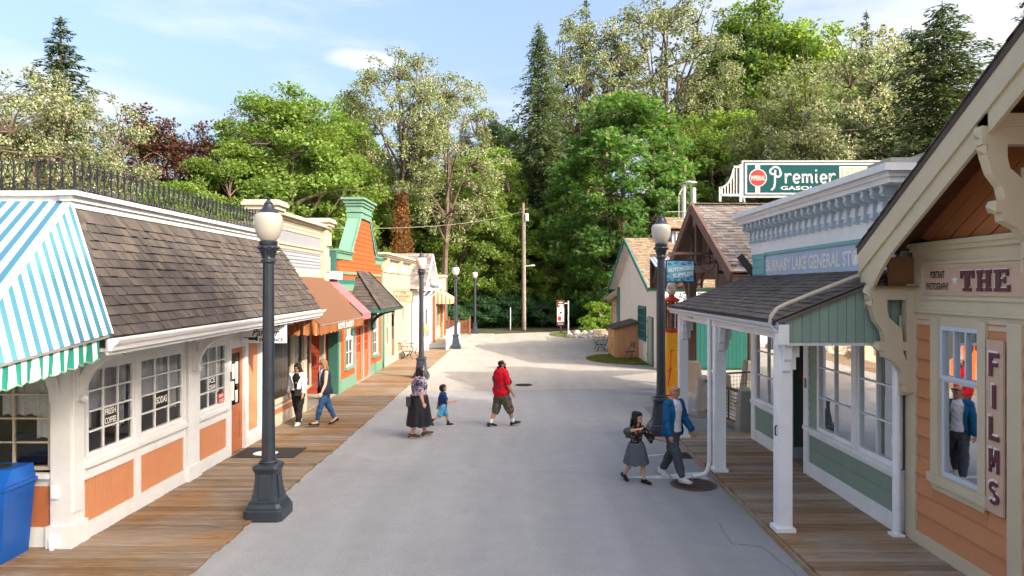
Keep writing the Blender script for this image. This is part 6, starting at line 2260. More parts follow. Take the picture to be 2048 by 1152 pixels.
disc('roundel', M['signred'], 1515, 356, 16, .034, .040)
c_ = pw(1515, 356.5)
lettering('IMPERIAL', M['signwhite'], pr, (c_.x, PY - .04, c_.z), (1, 0, 0), (0, 0, 1), .155, .018, width=.46)
c_ = pw(1611, 376.3)
lettering('GASOLINE', M['signwhite'], pr, (c_.x, PY - .022, c_.z), (1, 0, 0), (0, 0, 1), .125, .028, width=1.62)
c_ = pw(1712, 347)
lettering('DOM', M['signwhite'], pr, (c_.x, PY - .031, c_.z), (1, 0, 0), (0, 0, 1), .26, .028, width=.86)
def stroke(mb, pts, w, d=.026):
 P_ = [pw(x, y, d) for x, y in pts]
 n = len(P_)
 ww = w if hasattr(w, '__len__') else [w] * n
 A_, B_ = [], []
 for i in range(n):
  t = (P_[min(i + 1, n - 1)] - P_[max(i - 1, 0)]).normalized()
  nn_ = V(-t.z, 0, t.x) * ww[i] / 2 * PY / 1365
  A_.append(P_[i] + nn_)
  B_.append(P_[i] - nn_)
 mb.strip(A_, B_, (0, .008, 0))
def pname(list_of_strokes, w):
 for sp in list_of_strokes:
  mb = MB()
  for q in sp: stroke(mb, q, w)
  mb.build('script_letter', M['signwhite'], pr)
ar = lambda cx, cy, r, a0, a1, k=9, ry=None: [(cx + r * math.cos(R(a0 + (a1 - a0) * i / (k - 1))), cy - (ry or r) * math.sin(R(a0 + (a1 - a0) * i / (k - 1)))) for i in range(k)]
pname([
 [[(1550, 340), (1549.5, 352), (1549, 366), (1547.5, 375), (1543.5, 379.5), (1541, 379)], ar(1545, 343, 5.5, 300, 110, 8) + ar(1550, 343.5, 10, 110, -20, 7, 9.5) + ar(1555, 346, 6.5, 10, -130, 6, 8)],
 [[(1570.5, 347), (1571, 367)], [(1571, 356), (1574, 350), (1578.5, 348), (1582, 350.5)]],
 [[(1587, 358), (1598, 357)] + ar(1592.5, 357.5, 6, 5, 320, 12, 8.5)],
 [[(1604.5, 348), (1605, 366)], [(1605, 355), (1608, 349.5), (1612, 349.5), (1613.5, 354), (1613.5, 366)], [(1613.5, 355), (1617, 349.5), (1621, 349.5), (1622.5, 354), (1622.5, 364), (1625, 366)]],
 [[(1631.5, 348), (1631.5, 362), (1634, 366)], [(1631.3, 339.5), (1631.6, 343)]],
 [[(1641, 358), (1652, 357)] + ar(1646.5, 357.5, 6, 5, 320, 12, 8.5)],
 [[(1658.5, 347), (1659, 367)], [(1659, 356), (1662, 350), (1666.5, 348), (1670, 350.5)]],
], 3.9)
# railing wing with swept top at the sign's end
wing = []
pts_top = bez((1440, 377), (1463, 372), (1466, 340), 10)
pts_top = [(x, y) for x, y, *_ in [(p[0], p[1]) + (0,) for p in bez((1440, 377), (1462, 370), (1467, 338), 10)]]
mb = MB()
for i in range(len(pts_top) - 1):
 mb.beam(pw(*pts_top[i]), pw(*pts_top[i + 1]), .07, .06)
mb.beam(pw(1467, 334), pw(1485, 334), .07, .07)
mb.beam(pw(1440, 390), pw(1485, 391), .07, .07)
mb.build('wing_rail', M['signwhite'], pr)
for i in range(7):
 px = 1444 + i * 5.8
 ytop = np.interp(px, [p[0] for p in pts_top], [p[1] for p in pts_top]) if px < 1467 else 336
 MB().beam(pw(px, ytop), pw(px, 390), .035, .035, up=(0, 1, 0)).build('baluster', M['signwhite'], pr)
MB().beam(pw(1440, 374), pw(1440, 403), .07, .07, up=(0, 1, 0)).beam(pw(1481, 329), pw(1481, 404), .08, .08, up=(0, 1, 0)).build('wing_post', M['signwhite'], pr)
MB().beam(pw(1487, 392), pw(1489, 405), .05, .05, up=(0, 1, 0)).box(pw(1485, 0).x, pw(1495, 0).x, PY - .08, PY + .1, 6.26, 6.29).build('sign_leg', M['metal'], pr)
MB().beam(V(10.2, PY, 6.2), V(10.2, PY, 6.55), .06, .06, up=(0, 1, 0)).build('sign_leg', M['metal'], pr)

# ================================================================== RIGHT: garage
ga_ = thing('garage', 'white gabled garage with tan shingles, teal trim and teal board doors', 'building', (7, 36, 0))
gx = 5.9
g0, g1, gpk, gze, gzp = 29.8, 42.4, 36.1, 3.62, 6.1
WG = pmat('off white board wall', (0.68, 0.65, 0.60), .65, .06, 3, .06, 60, dirt=.2, dirtcol=(.45, .36, .28))
TT = M['tealtrim']
# vertical boards of the street gable
y = g0
i = 0
while y < g1 - .05:
 yb = min(y + .3, g1)
 def zt(q): return gze + (gzp - .1 - gze) * (1 - abs(q - gpk) / (gpk - g0))
 e = .008 * (i % 2) + random.uniform(0, .003)
 segs = [(0.0, None)]
 if y < 34.7 and yb > 32.6: segs = [(0.0, 1.0), (2.7, None)]
 if y < 32.2 and yb > 31.0: segs = [(2.25, None)]
 for (z0, z1) in segs:
  p_ = [(gx - e, y, z0), (gx - e, yb - .006, z0), (gx - e, yb - .006, zt(yb) if z1 is None else z1)]
  if z1 is None and y < gpk < yb: p_.append((gx - e, gpk, zt(gpk)))
  p_.append((gx - e, y, zt(y) if z1 is None else z1))
  MB().prism(p_, (.04, 0, 0)).build('wall_board', WG, ga_)
 y = yb
 i += 1
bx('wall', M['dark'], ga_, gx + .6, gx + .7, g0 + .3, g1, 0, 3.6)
window_x(ga_, gx, -1, 32.65, 34.65, 1.02, 2.68, 4, 4, TT, M['glassdark'], d=.06, fw=.12, mw=.04)
d5 = wbx('door', M['sage'], ga_, gx, -1, -.03, .02, 31.05, 32.15, .05, 2.22)
mb = MB()
for (a, b, c, e) in ((31.05, 31.15, .05, 2.22), (32.05, 32.15, .05, 2.22), (31.15, 32.05, .05, .2), (31.15, 32.05, 1.1, 1.22), (31.15, 32.05, 2.1, 2.22)):
 wb(mb, gx, -1, .02, .035, a, b, c, e)
mb.build('door_frame', M['sage'], d5)
mb = MB()
for z in (.4, 1.2, 1.95):
 wb(mb, gx, -1, .02, .05, 32.12, 32.2, z, z + .12)
mb.build('hinge', M['black'], d5)
wbx('corner_board', TT, ga_, gx, -1, -.02, .03, g0 - .02, g0 + .12, 0, 3.6)
wbx('corner_board', TT, ga_, gx, -1, -.05, .03, g1 - 1.2, g1 + .02, 0, 3.62)
# south wall, teal, with broad board doors
x = gx
while x < 13:
 e = random.uniform(0, .006)
 MB().box(x + .003, x + .197, g0 - e, g0 + .03, 0, 3.5).build('wall_board', TT, ga_)
 x += .2
for k, (xa, xb) in enumerate(((6.9, 8.75), (8.8, 10.65))):
 gd = bx('garage_door', M['teal'], ga_, xa, xb, g0 - .05, g0 - .02, .06, 2.6)
 n = 11
 for i in range(n):
  u0, u1 = xa + (xb - xa) * i / n, xa + (xb - xa) * (i + 1) / n
  bx('door_board', M['teal'], gd, u0 + .004, u1 - .004, g0 - .075 - random.uniform(0, .005), g0 - .05, .08, 2.58)
 bx('door_handle', M['black'], gd, xa + .1 if k else xb - .2, xa + .2 if k else xb - .1, g0 - .1, g0 - .076, 1.15, 1.32)
mb = MB()
ov = .55
rzp = gzp + .06
mb.add([(gx - .5, g0 - ov, gze - .05), (14, g0 - ov, gze - .05), (14, gpk, rzp), (gx - .5, gpk, rzp), (gx - .5, g1 + ov, gze - .05), (14, g1 + ov, gze - .05),
  (gx - .5, g0 - ov, gze - .13), (14, g0 - ov, gze - .13), (14, gpk, rzp - .08), (gx - .5, gpk, rzp - .08), (gx - .5, g1 + ov, gze - .13), (14, g1 + ov, gze - .13)],
       [(0, 1, 2, 3), (3, 2, 5, 4), (9, 8, 7, 6), (10, 11, 8, 9), (0, 3, 9, 6), (3, 4, 10, 9), (0, 6, 7, 1), (4, 5, 11, 10)])
grf = mb.build('roof', WG, ga_)
shingles(grf, lambda t: ((gx - .52, g0 - ov + (gpk - g0 + ov) * t, gze - .04 + (rzp - gze + .05) * t), (12.0, g0 - ov + (gpk - g0 + ov) * t, gze - .04 + (rzp - gze + .05) * t)), 30, .24, M['shingletan'], 120, thick=.03)
for (ya, za, yb, zb) in ((g0 - ov, gze - .12, gpk, rzp - .04), (gpk, rzp - .04, g1 + ov, gze - .12)):
 MB().beam((gx - .52, ya, za), (gx - .52, yb, zb), .06, .2, up=(0, -.4 if zb > za else .4, 1)).build('barge_board', TT, ga_)
gutter(ga_, (gx - .55, g0 - ov, gze - .02), (13.5, g0 - ov, gze - .02), (0, -1, 0), M['darkgreen'], .16)
MB().tube([(6.05, g0 - ov - .08, gze - .16), (6.05, g0 - ov - .05, gze - .3), (5.98, g0 - .12, gze - .55), (5.96, g0 - .1, .05)], .05, 8).build('downpipe', M['metal'], ga_, True)
# wall sign of the garage
wsg = thing('garage_sign', 'long white board with black capitals under the garage eave', 'sign', (7.4, g0 - .1, 2.9))
bx('board', M['storewhite'], wsg, 6.05, 9.2, g0 - ov - .02, g0 - ov + .02, 2.93, 3.42)
for tx, p0_, p1_, py_, h_ in (('AGN', 1357, 1378.5, 592, .30), ('BUM', 1396, 1423, 592, .30), ('AU', 1367, 1377, 600.5, .10), ('r', 1331.5, 1336, 594, .16)):
 c_ = at((p0_ + p1_) / 2, py_, g0 - ov)
 lettering(tx, M['navy'], wsg, (c_.x, g0 - ov - .021, c_.z), (1, 0, 0), (0, 0, 1), h_, .012, width=(p1_ - p0_) * (g0 - ov) / 1365)
# cupola and flue on the garage roof
cu = thing('cupola', 'small shingled roof cupola with brown louvres behind the canopy', 'cupola', (8.3, 36, 5.6))
bx('cupola_wall', M['bluegrey'], cu, 7.75, 9.2, 35.4, 36.8, 5.6, 6.55)
bx('louvre_frame', M['storewhite'], cu, 7.95, 8.8, 35.34, 35.4, 5.85, 6.5)
for i in range(6):
 bx('louvre', M['rust'], cu, 8.02, 8.73, 35.31, 35.345, 5.92 + i * .09, 5.985 + i * .09)
mb = MB().add([(7.55, 35.1, 6.62), (9.4, 35.1, 6.62), (9.4, 36.1, 7.25), (7.55, 36.1, 7.25), (7.55, 37.1, 6.62), (9.4, 37.1, 6.62)], [(0, 1, 2, 3), (3, 2, 5, 4), (0, 3, 4), (1, 5, 2), (1, 0, 4, 5)])
cr_ = mb.build('roof', M['soffit'], cu)
shingles(cr_, lambda t: ((7.53, 35.1 + t, 6.63 + .63 * t), (9.42, 35.1 + t, 6.63 + .63 * t)), 6, .24, M['shingletan'], 0, thick=.03)
fl = thing('flue_pipe', 'grey metal flue with a flat weather cap standing behind the canopy roof', 'flue', (8.6, 36.2, 7))
MB().tube([(9.0, 36.0, 7.1), (9.0, 36.0, 8.85)], .15, 14).build('pipe', M['metal'], fl, True)
MB().tube([(8.55, 36.2, 7.2), (8.55, 36.2, 9.05)], .13, 14).build('pipe', M['metal'], fl, True)
MB().lathe((8.85, 36.2, 9.12), [(.42, 0), (.40, .05), (.08, .14)], 18).build('weather_cap', M['metal'], fl, True)
MB().box(7.9, 9.3, 35.8, 36.4, 7.0, 7.14).build('flue_base', M['signcream'], fl)
MB().beam((8.25, 36, 7.1), (8.25, 36, 8.5), .03, .03, up=(1, 0, 0)).beam((8.25, 36, 8.5), (8.6, 36.2, 9.1), .03, .03).beam((7.6, 36, 7.6), (9.4, 36, 7.6), .025, .025).build('stay', M['metal'], fl)

# cedar lean-to at the garage's far end
lt = thing('lean_to', 'cedar brown lean-to porch at the far end of the garage', 'building', (6.5, 45, 0))
for i in range(10):
 bx('wall_board', M['shed'], lt, 6.05, 6.1, 43.0 + i * .35, 43.34 + i * .35, 0, 3.0)
window_x(lt, 6.05, -1, 44.1, 45.3, .9, 2.6, 3, 4, W, M['glassdark'], fw=.08)
bx('wall', M['shed'], lt, 6.1, 9, 43, 46.5, 0, 3.0)
mb = MB().add([(5.58, 42.9, 2.85), (5.58, 47, 2.85), (7.0, 47, 3.9), (7.0, 42.9, 3.9), (5.58, 42.9, 2.72), (5.58, 47, 2.72), (7.0, 47, 3.77), (7.0, 42.9, 3.77)],
              [(3, 2, 1, 0), (4, 5, 6, 7), (0, 1, 5, 4), (1, 2, 6, 5), (2, 3, 7, 6), (3, 0, 4, 7)])
mb.build('roof', M['shingletan'], lt)
bx('notice', M['paper'], lt, 6.03, 6.048, 43.35, 43.65, 1.5, 1.9)

# cedar box shed against the garage
sh = thing('box_shed', 'low cedar box shed with a sloping shingled lid against the garage', 'shed', (5.3, 36, 0))
for i in range(6):
 xa, xb = 4.69 + i * .2, 4.69 + (i + 1) * .2 - .006
 zt = lambda x: 1.48 + (x - 4.69) * .28
 MB().prism([(xa, 34.6, .05), (xb, 34.6, .05), (xb, 34.6, zt(xb)), (xa, 34.6, zt(xa))], (0, .04, 0)).build('board', M['shed'], sh)
for i in range(2):
 bx('shed_door', M['shed'], sh, 4.665, 4.70, 34.66 + i * 1.3, 35.94 + i * 1.3, .08, 1.46)
bx('body', M['shed'], sh, 4.7, 5.88, 34.64, 37.2, .05, 1.46)
mb = MB().add([(4.55, 34.45, 1.46), (5.9, 34.45, 1.84), (5.9, 37.35, 1.84), (4.55, 37.35, 1.46), (4.55, 34.45, 1.53), (5.9, 34.45, 1.91), (5.9, 37.35, 1.91), (4.55, 37.35, 1.53)],
              [(3, 2, 1, 0), (4, 5, 6, 7), (0, 1, 5, 4), (1, 2, 6, 5), (2, 3, 7, 6), (3, 0, 4, 7)])
mb.build('lid', M['shingle'], sh)
mb = MB()
for z in (.5, .62, .74, .95):
 mb.box(4.655, 4.666, 35.2, 35.6, z, z + .06)
mb.build('stencilled_mark', M['letterblack'], sh)

# folding chair
fc = thing('folding_chair', 'dark brown metal folding chair on the grass in front of the cedar shed', 'chair', (5.28, 33.5, .012), R(200))
BR = pmat('dark brown chair enamel', (0.045, 0.035, 0.032), .4, .1, 5)
for sx_ in (-.23, .23):
 MB().tube([(.22, sx_, 0), (-.02, sx_, .44), (-.2, sx_, .9)], .014, 6).build('leg', BR, fc)
 MB().tube([(-.26, sx_ * .9, 0), (.0, sx_ * .9, .3), (.14, sx_ * .9, .45)], .014, 6).build('leg', BR, fc)
MB().box(-.18, .22, -.21, .21, .44, .47).build('seat', BR, fc)
mb = MB()
A_ = [(-.13 - .03 * math.cos(u / 6 * math.pi), -.23 + .46 * u / 6, .64) for u in range(7)]
B_ = [(-.20 - .03 * math.cos(u / 6 * math.pi), -.22 + .44 * u / 6, .90 + .04 * math.sin(u / 6 * math.pi)) for u in range(7)]
mb.strip(A_, B_, (-.012, 0, 0))
mb.build('backrest', BR, fc)
MB().tube([(-.1, -.21, .2), (-.1, .21, .2)], .01, 6).build('stretcher', BR, fc)

# gasoline pump
gp_ = thing('gasoline_pump', 'tall yellow and red visible gasoline pump with a white lettered globe', 'pump', (5.0, 22.9, 0))
mb = MB().lathe((5.0, 22.9, 0.0), [(.29, 0), (.29, .06), (.275, .12), (.25, .9), (.215, 1.75), (.2, 2.1)], sq=.28)
mb.build('body', M['yellow'], gp_)
mb = MB().lathe((5.0, 22.9, 0), [(.262, .82), (.27, .84), (.27, .88), (.262, .9)], sq=.28)
mb.build('body_band', M['yellow'], gp_)
mb = MB().lathe((5.0, 22.9, 0.0), [(.31, 0), (.31, .05), (.3, .06)], sq=.28)
mb.build('plinth', M['red'], gp_)
MB().lathe((5.0, 22.9, 0), [(.23, 2.1), (.25, 2.14), (.25, 2.2), (.22, 2.22)], 18).lathe((5.0, 22.9, 0), [(.22, 3.12), (.27, 3.14), (.28, 3.2), (.2, 3.24), (.10, 3.3), (.10, 3.36)], 18).build('collar', M['red'], gp_, True)
MB().lathe((5.0, 22.9, 0), [(.21, 2.22), (.21, 3.12)], 20).build('glass_cylinder', M['glasspump'], gp_, True)
MB().lathe((5.0, 22.9, 0), [(.12, 2.22), (.12, 3.12)], 12).build('inner_tank', M['rust'], gp_, True)
for k in range(6):
 a = k * math.pi / 3 + .2
 MB().tube([(5.0 + .225 * math.cos(a), 22.9 + .225 * math.sin(a), 2.18), (5.0 + .225 * math.cos(a), 22.9 + .225 * math.sin(a), 3.14)], .014, 6).build('guard_rod', M['red'], gp_)
mb = MB()
for i in range(18):
 mb.box(5.05, 5.085, 22.66, 22.675, 2.26 + i * .048, 2.282 + i * .048)
mb.build('gauge_mark', M['letterwhite'], gp_)
gl = MB().lathe((5.0, 22.9, 3.34), [(.07, 0), (.13, .06), (.165, .16), (.17, .25), (.15, .35), (.105, .46), (.055, .53), (.01, .56)], 20).build('globe', M['opal'], gp_, True)
for tx, xo, ry in (('ELL', -.07, -.5), ('S', .1, .55)):
 c_ = V(5.0 + xo, 22.9 - .172 * math.cos(ry) + .01, 3.60)
 lettering(tx, M['red'], gl, c_, (math.cos(ry), math.sin(ry), 0), (0, 0, 1), .1, .02, width=.13 if len(tx) > 1 else .05, depth=.012)
MB().tube([(4.93, 22.62, .95), (4.86, 22.6, .62), (4.82, 22.58, .40), (4.87, 22.57, .36)], .02, 6).beam((4.93, 22.62, 1.5), (4.86, 22.58, .66), .03, .02).beam((4.9, 22.63, 1.52), (5.02, 22.64, 1.52), .03, .03).build('crank_handle', M['red'], gp_)

# concrete posts and grille fence by the ramp
rf2 = thing('ramp_railing', 'low concrete and iron railing between the store and the station ramp', 'railing', (5.3, 17.3, 0))
for (x, y) in ((5.45, 16.72), (5.05, 19.0)):
 m2 = MB().lathe((x, y, .0), [(.20, 0), (.20, .2), (.13, 1.08), (.06, 1.16)], sq=.15)
 m2.build('concrete_post', M['concrete'], rf2)
a_, b_ = V(5.40, 16.85, 0), V(5.07, 18.9, 0)
for z, h_ in ((1.02, .07), (.22, .06)):
 MB().beam(a_ + V(0, 0, z), b_ + V(0, 0, z), .06, h_).build('rail', M['rust'], rf2)
for i in range(7):
 z = .33 + i * .09
 MB().tube([a_ + V(0, 0, z), b_ + V(0, 0, z)], .008, 5).build('bar', M['iron'], rf2)
for t in (.33, .66):
 p = a_.lerp(b_, t)
 MB().beam(p + V(0, 0, .2), p + V(0, 0, 1.02), .03, .03, up=(1, 0, 0)).build('upright', M['iron'], rf2)
tag(MB().add([(5.55, 16.6, .0), (5.7, 16.6, .0), (5.3, 19.2, .0), (5.12, 19.2, .0), (5.55, 16.6, .12), (5.7, 16.6, .12), (5.3, 19.2, .12), (5.12, 19.2, .12)],
         [(3, 2, 1, 0), (4, 5, 6, 7), (0, 1, 5, 4), (1, 2, 6, 5), (2, 3, 7, 6), (3, 0, 4, 7)]).build('kerb', M['concrete']), kind='structure')
mf = thing('mesh_fence', 'black square mesh railing under the timber canopy', 'railing', (7, 21, 0))
for (pa, pb) in ((V(6.0, 20.6, 0), V(7.6, 21.2, 0)), (V(7.6, 21.2, 0), V(9.0, 20.6, 0))):
 mb = MB().beam(pa + V(0, 0, 1.0), pb + V(0, 0, 1.0), .05, .05).beam(pa + V(0, 0, .08), pb + V(0, 0, .08), .04, .04)
 for p in (pa, pb): mb.beam(p, p + V(0, 0, 1.05), .06, .06, up=(1, 0, 0))
 o = mb.build('frame', M['iron'], mf)
 mb = MB()
 for i in range(1, 15): 
  p = pa.lerp(pb, i / 15)
  mb.beam(p + V(0, 0, .08), p + V(0, 0, 1.0), .008, .008, up=(1, 0, 0))
 for i in range(1, 8):
  mb.beam(pa + V(0, 0, .08 + i * .115), pb + V(0, 0, .08 + i * .115), .008, .008)
 mb.build('mesh_grid', M['iron'], o)

# ================================================================== street furniture
def lamp_proto():
 t = thing('street_lamp', 'lamp', 'street lamp', (0, 0, 0))
 LB = M['lampblack']
 mb = MB().lathe((0, 0, 0), [(.30, 0), (.30, .155), (.285, .17), (.275, .175), (.275, .20), (.245, .245), (.238, .255), (.238, .275), (.215, .285), (.198, .36), (.178, .50), (.165, .62), (.166, .70), (.185, .755), (.195, .765), (.198, .79), (.19, .82), (.15, .84)], sq=.20)
 b = mb.build('base', LB, t)
 for k in range(4):
  a = k * math.pi / 2
  m2 = MB()
  q = [(.207, -.10, .30), (.207, .10, .30), (.168, .085, .69), (.168, -.085, .69)]
  rot = lambda p: (p[0] * math.cos(a) - p[1] * math.sin(a), p[0] * math.sin(a) + p[1] * math.cos(a), p[2])
  q2 = [(p[0] + .010, p[1] * .88, p[2] + (.02 if p[2] < .5 else -.02)) for p in q]
  m2.add([rot(p) for p in q] + [rot(p) for p in q2], [(4, 5, 6, 7), (0, 1, 5, 4), (1, 2, 6, 5), (2, 3, 7, 6), (3, 0, 4, 7)])
  m2.build('base_panel', LB, b)
 MB().lathe((0, 0, 0), [(.15, .83), (.15, .845), (.135, .85), (.14, .87), (.13, .885), (.118, .89), (.118, .905)], 16).build('collar', LB, t, True)
 MB().lathe((0, 0, 0), [(.108, .90), (.10, 1.5), (.086, 4.0)], 10).build('post', LB, t, 20)
 MB().lathe((0, 0, 0), [(.088, 3.98), (.112, 4.0), (.112, 4.03), (.09, 4.05), (.084, 4.09), (.095, 4.13), (.125, 4.17), (.15, 4.20), (.155, 4.235), (.13, 4.26), (.14, 4.28), (.14, 4.32), (.125, 4.335)], 18).build('capital', LB, t, True)
 m2 = MB()
 for k in range(8):
  a = k * math.pi / 4
  m2.ball((.135 * math.cos(a), .135 * math.sin(a), 4.225), (.045, .045, .03), 8, 6)
  m2.beam((.085 * math.cos(a), .085 * math.sin(a), 4.07), (.118 * math.cos(a), .118 * math.sin(a), 4.17), .035, .02, up=(math.cos(a), math.sin(a), .2))
 m2.build('capital_leaf', LB, t, True)
 MB().lathe((0, 0, 0), [(.11, 4.33), (.135, 4.36), (.175, 4.42), (.203, 4.50), (.217, 4.58), (.22, 4.65), (.212, 4.71), (.19, 4.755), (.16, 4.77)], 26).build('globe', M['opal'], t, True)
 MB().lathe((0, 0, 0), [(.155, 4.755), (.158, 4.775), (.148, 4.785), (.115, 4.82), (.09, 4.855), (.072, 4.895), (.065, 4.91), (.07, 4.92), (.06, 4.93), (.03, 4.965), (.022, 4.98), (.028, 4.99), (.018, 5.0), (.004, 5.03)], 18).build('finial_cap', LB, t, True)
 return t
L0 = lamp_proto()
lamps = [(-4.0, 10.75, 1.0, 'nearest blue black street lamp, at the boardwalk edge outside the ice cream parlour'),
         (-4.0, 27.0, 1.0, 'black street lamp at the boardwalk edge near the cream post office'),
         (-3.93, 40.2, 1.0, 'black street lamp beside the white ramp fence'),
         (-3.67, 52.6, 1.0, 'smallest looking street lamp, beside the brown picket fence'),
         (3.41, 16.8, 1.08, 'street lamp beside the store porch, behind the man in blue')]
for i, (x, y, s_, lab) in enumerate(lamps):
 o = L0 if i == 0 else copy_tree(L0)
 o.location = (x, y, 0.0)
 o.scale = (s_, s_, s_)
 tag(o, lab, 'street lamp', 'globe street lamps')

def bench(loc, rz, label):
 t = thing('park_bench', label, 'bench', loc, rz, 'iron park benches', local=True)
 IR = M['iron']
 for s_ in (-.75, .75):
  mb = MB()
  mb.tube([(.32, s_, 0), (.22, s_, .12), (.2, s_, .26), (.3, s_, .42)], .022, 6)
  mb.tube([(-.28, s_, 0), (-.12, s_, .14), (-.1, s_, .28), (-.2, s_, .42)], .022, 6)
  mb.tube([(.3, s_, .42), (.0, s_, .39), (-.2, s_, .42), (-.27, s_, .65), (-.34, s_, .86)], .022, 6)
  mb.tube([(.28, s_, .42), (.34, s_, .52), (.3, s_, .62), (.1, s_, .66), (-.26, s_, .64)], .018, 6)
  mb.tube([(.2, s_, .22), (.0, s_, .28), (-.1, s_, .24)], .015, 6)
  mb.build('end_frame', IR, t, True)
 for i in range(5):
  x = .26 - i * .105
  MB().box(x - .04, x + .04, -.8, .8, .43 - .008 * abs(2 - i), .455 - .008 * abs(2 - i)).build('seat_slat', M['concrete'], t)
 for i in range(3):
  z = .56 + i * .12
  x = -.235 - i * .045
  MB().box(x - .012, x + .012, -.8, .8, z, z + .08).build('back_slat', M['concrete'], t)
 return t
bench((-5.75, 34.6, .035), 0, 'iron park bench with pale slats outside the cream post office')
bench((4.5, 39.2, 0), R(180), 'iron park bench half hidden behind the cedar shed')

# drain covers
def drain(x, y, rx, ry, label):
 o = MB().lathe((0, 0, 0), [(1, 0), (1, .006)], 28)
 o.v = [(v[0] * rx + x, v[1] * ry + y, v[2] + .004) for v in o.v]
 t = tag(o.build('drain_cover', M['rust']), label, 'drain cover')
 mb = MB()
 for i in range(7):
  yy = -.72 + i * .24
  w_ = math.sqrt(max(0, 1 - yy * yy)) * .85
  mb.box(x - rx * w_, x + rx * w_, y + yy * ry - .018, y + yy * ry + .018, .0102, .016)
 mb.build('grate_bar', M['iron'], t)
drain(3.12, 12.45, .42, .42, 'large rusty drain cover at the boardwalk edge by the downpipe')
drain(3.5, 14.6, .28, .28, 'small rusty drain cover at the boardwalk edge near the far porch posts')
drain(.05, 25.2, .33, .33, 'round iron drain cover in the road beyond the man in red')

# park information sign
isg = thing('information_sign', 'tall brown information board with a white poster on a short post', 'sign', (3.05, 54.5, 0))
bx('board', M['brownsign'], isg, 2.72, 3.36, 54.45, 54.55, .55, 2.6)
bx('poster', M['paper'], isg, 2.77, 3.31, 54.435, 54.45, .85, 2.0)
bx('poster_block', M['red'], isg, 2.82, 3.08, 54.428, 54.435, .95, 1.3)
mb = MB().lathe((0, 0, 0), [(.09, 0), (.09, .004)], 14)
mb.v = [(v[0] + 3.05, 54.431 - v[2], v[1] + 1.6) for v in mb.v]
mb.build('emblem', M['letterblack'], isg)
for z, a, b in ((2.38, 2.9, 3.2), (2.2, 2.85, 3.28), (2.08, 2.95, 3.28), (.66, 2.85, 3.25)):
 bx('heading_bar', M['letterwhite'], isg, a, b, 54.44, 54.449, z, z + .06)
bx('post', M['timber'], isg, 2.98, 3.12, 54.47, 54.53, 0, .55)
ws = thing('white_post', 'white signpost with a short arm beside the brown information board', 'post', (3.72, 55.5, 0))
bx('post', M['storewhite'], ws, 3.68, 3.78, 55.45, 55.55, 0, 2.5)
bx('arm', M['storewhite'], ws, 3.3, 3.68, 55.47, 55.53, 2.28, 2.36)

# utility pole with wire
up = thing('utility_pole', 'tall weathered wooden utility pole with a grey transformer box', 'utility pole', (.1, 57.5, 0))
MB().tube([(.12, 57.5, 0), (.1, 57.5, 5), (.05, 57.5, 10.7)], [.2, .17, .13], 12).build('pole', M['pole'], up, True)
MB().lathe((.35, 57.4, 9.2), [(.16, 0), (.17, .05), (.17, .55), (.1, .62)], 14).build('transformer', M['graypipe'], up, True)
MB().beam((.1, 57.5, 5.4), (.75, 57.5, 5.45), .06, .06).ball((.85, 57.5, 5.45), (.22, .1, .08)).build('lamp_arm', M['graypipe'], up)
MB().beam((-.2, 57.5, 10.2), (.5, 57.5, 10.2), .08, .08).build('bracket', M['pole'], up)
MB().tube([(.22, 57.35, .1), (.2, 57.35, 9.2)], .03, 6).build('conduit', M['graypipe'], up)
pts = []
for i in range(17):
 t = i / 16
 p = V(.05, 57.5, 10.0).lerp(V(-9.2, 25, 5.85), t)
 p.z -= 1.1 * (1 - (2 * t - 1) ** 2) * .5
 pts.append(p)
tag(MB().tube(pts, .011, 5).build('overhead_wire', M['concrete']), 'thin pale overhead wire running from the utility pole to the left roofs', 'wire')
tag(MB().box(-1.05, -.98, 58.0, 58.06, 0, 1.9).build('marker_post', M['graypipe']), 'thin pale marker post among the dark shrubs', 'post')

# border stones
random.seed(21)
stone_meshes = []
for k in range(4):
 mb = MB().ball((0, 0, 0), (1, 1, 1), 9, 6)
 mb.v = [tuple(c * (1 + random.uniform(-.22, .22)) for c in v) for v in mb.v]
 me = mb.mesh('stone')
 me.materials.append(M['rock'])
 stone_meshes.append(me)
k = 0
for i in range(17):
 for row in range(2 if i % 3 else 3):
  x = 3.35 + i * .185 + random.uniform(-.05, .05)
  y = 49.0 + .9 * math.sin((i - 2) * .2) * -.3 + row * .35 + random.uniform(-.1, .1)
  s_ = random.uniform(.13, .24)
  o = bpy.data.objects.new('border_stone', random.choice(stone_meshes))
  COL.objects.link(o)
  o.location = (x, y, .06 + row * .13)
  o.scale = (s_ * 1.3, s_, s_ * .75)
  o.rotation_euler = (random.uniform(-.3, .3), random.uniform(-.3, .3), random.uniform(0, 6))
  tag(o, 'rounded pale boulder in the border in front of the yellow green bush', 'stone', 'border boulders')
tag(MB().box(5.05, 6.0, 48.85, 48.95, .25, .62).build('wooden_plaque', M['signcream']), 'small cream plaque leaning among the border stones', 'plaque')

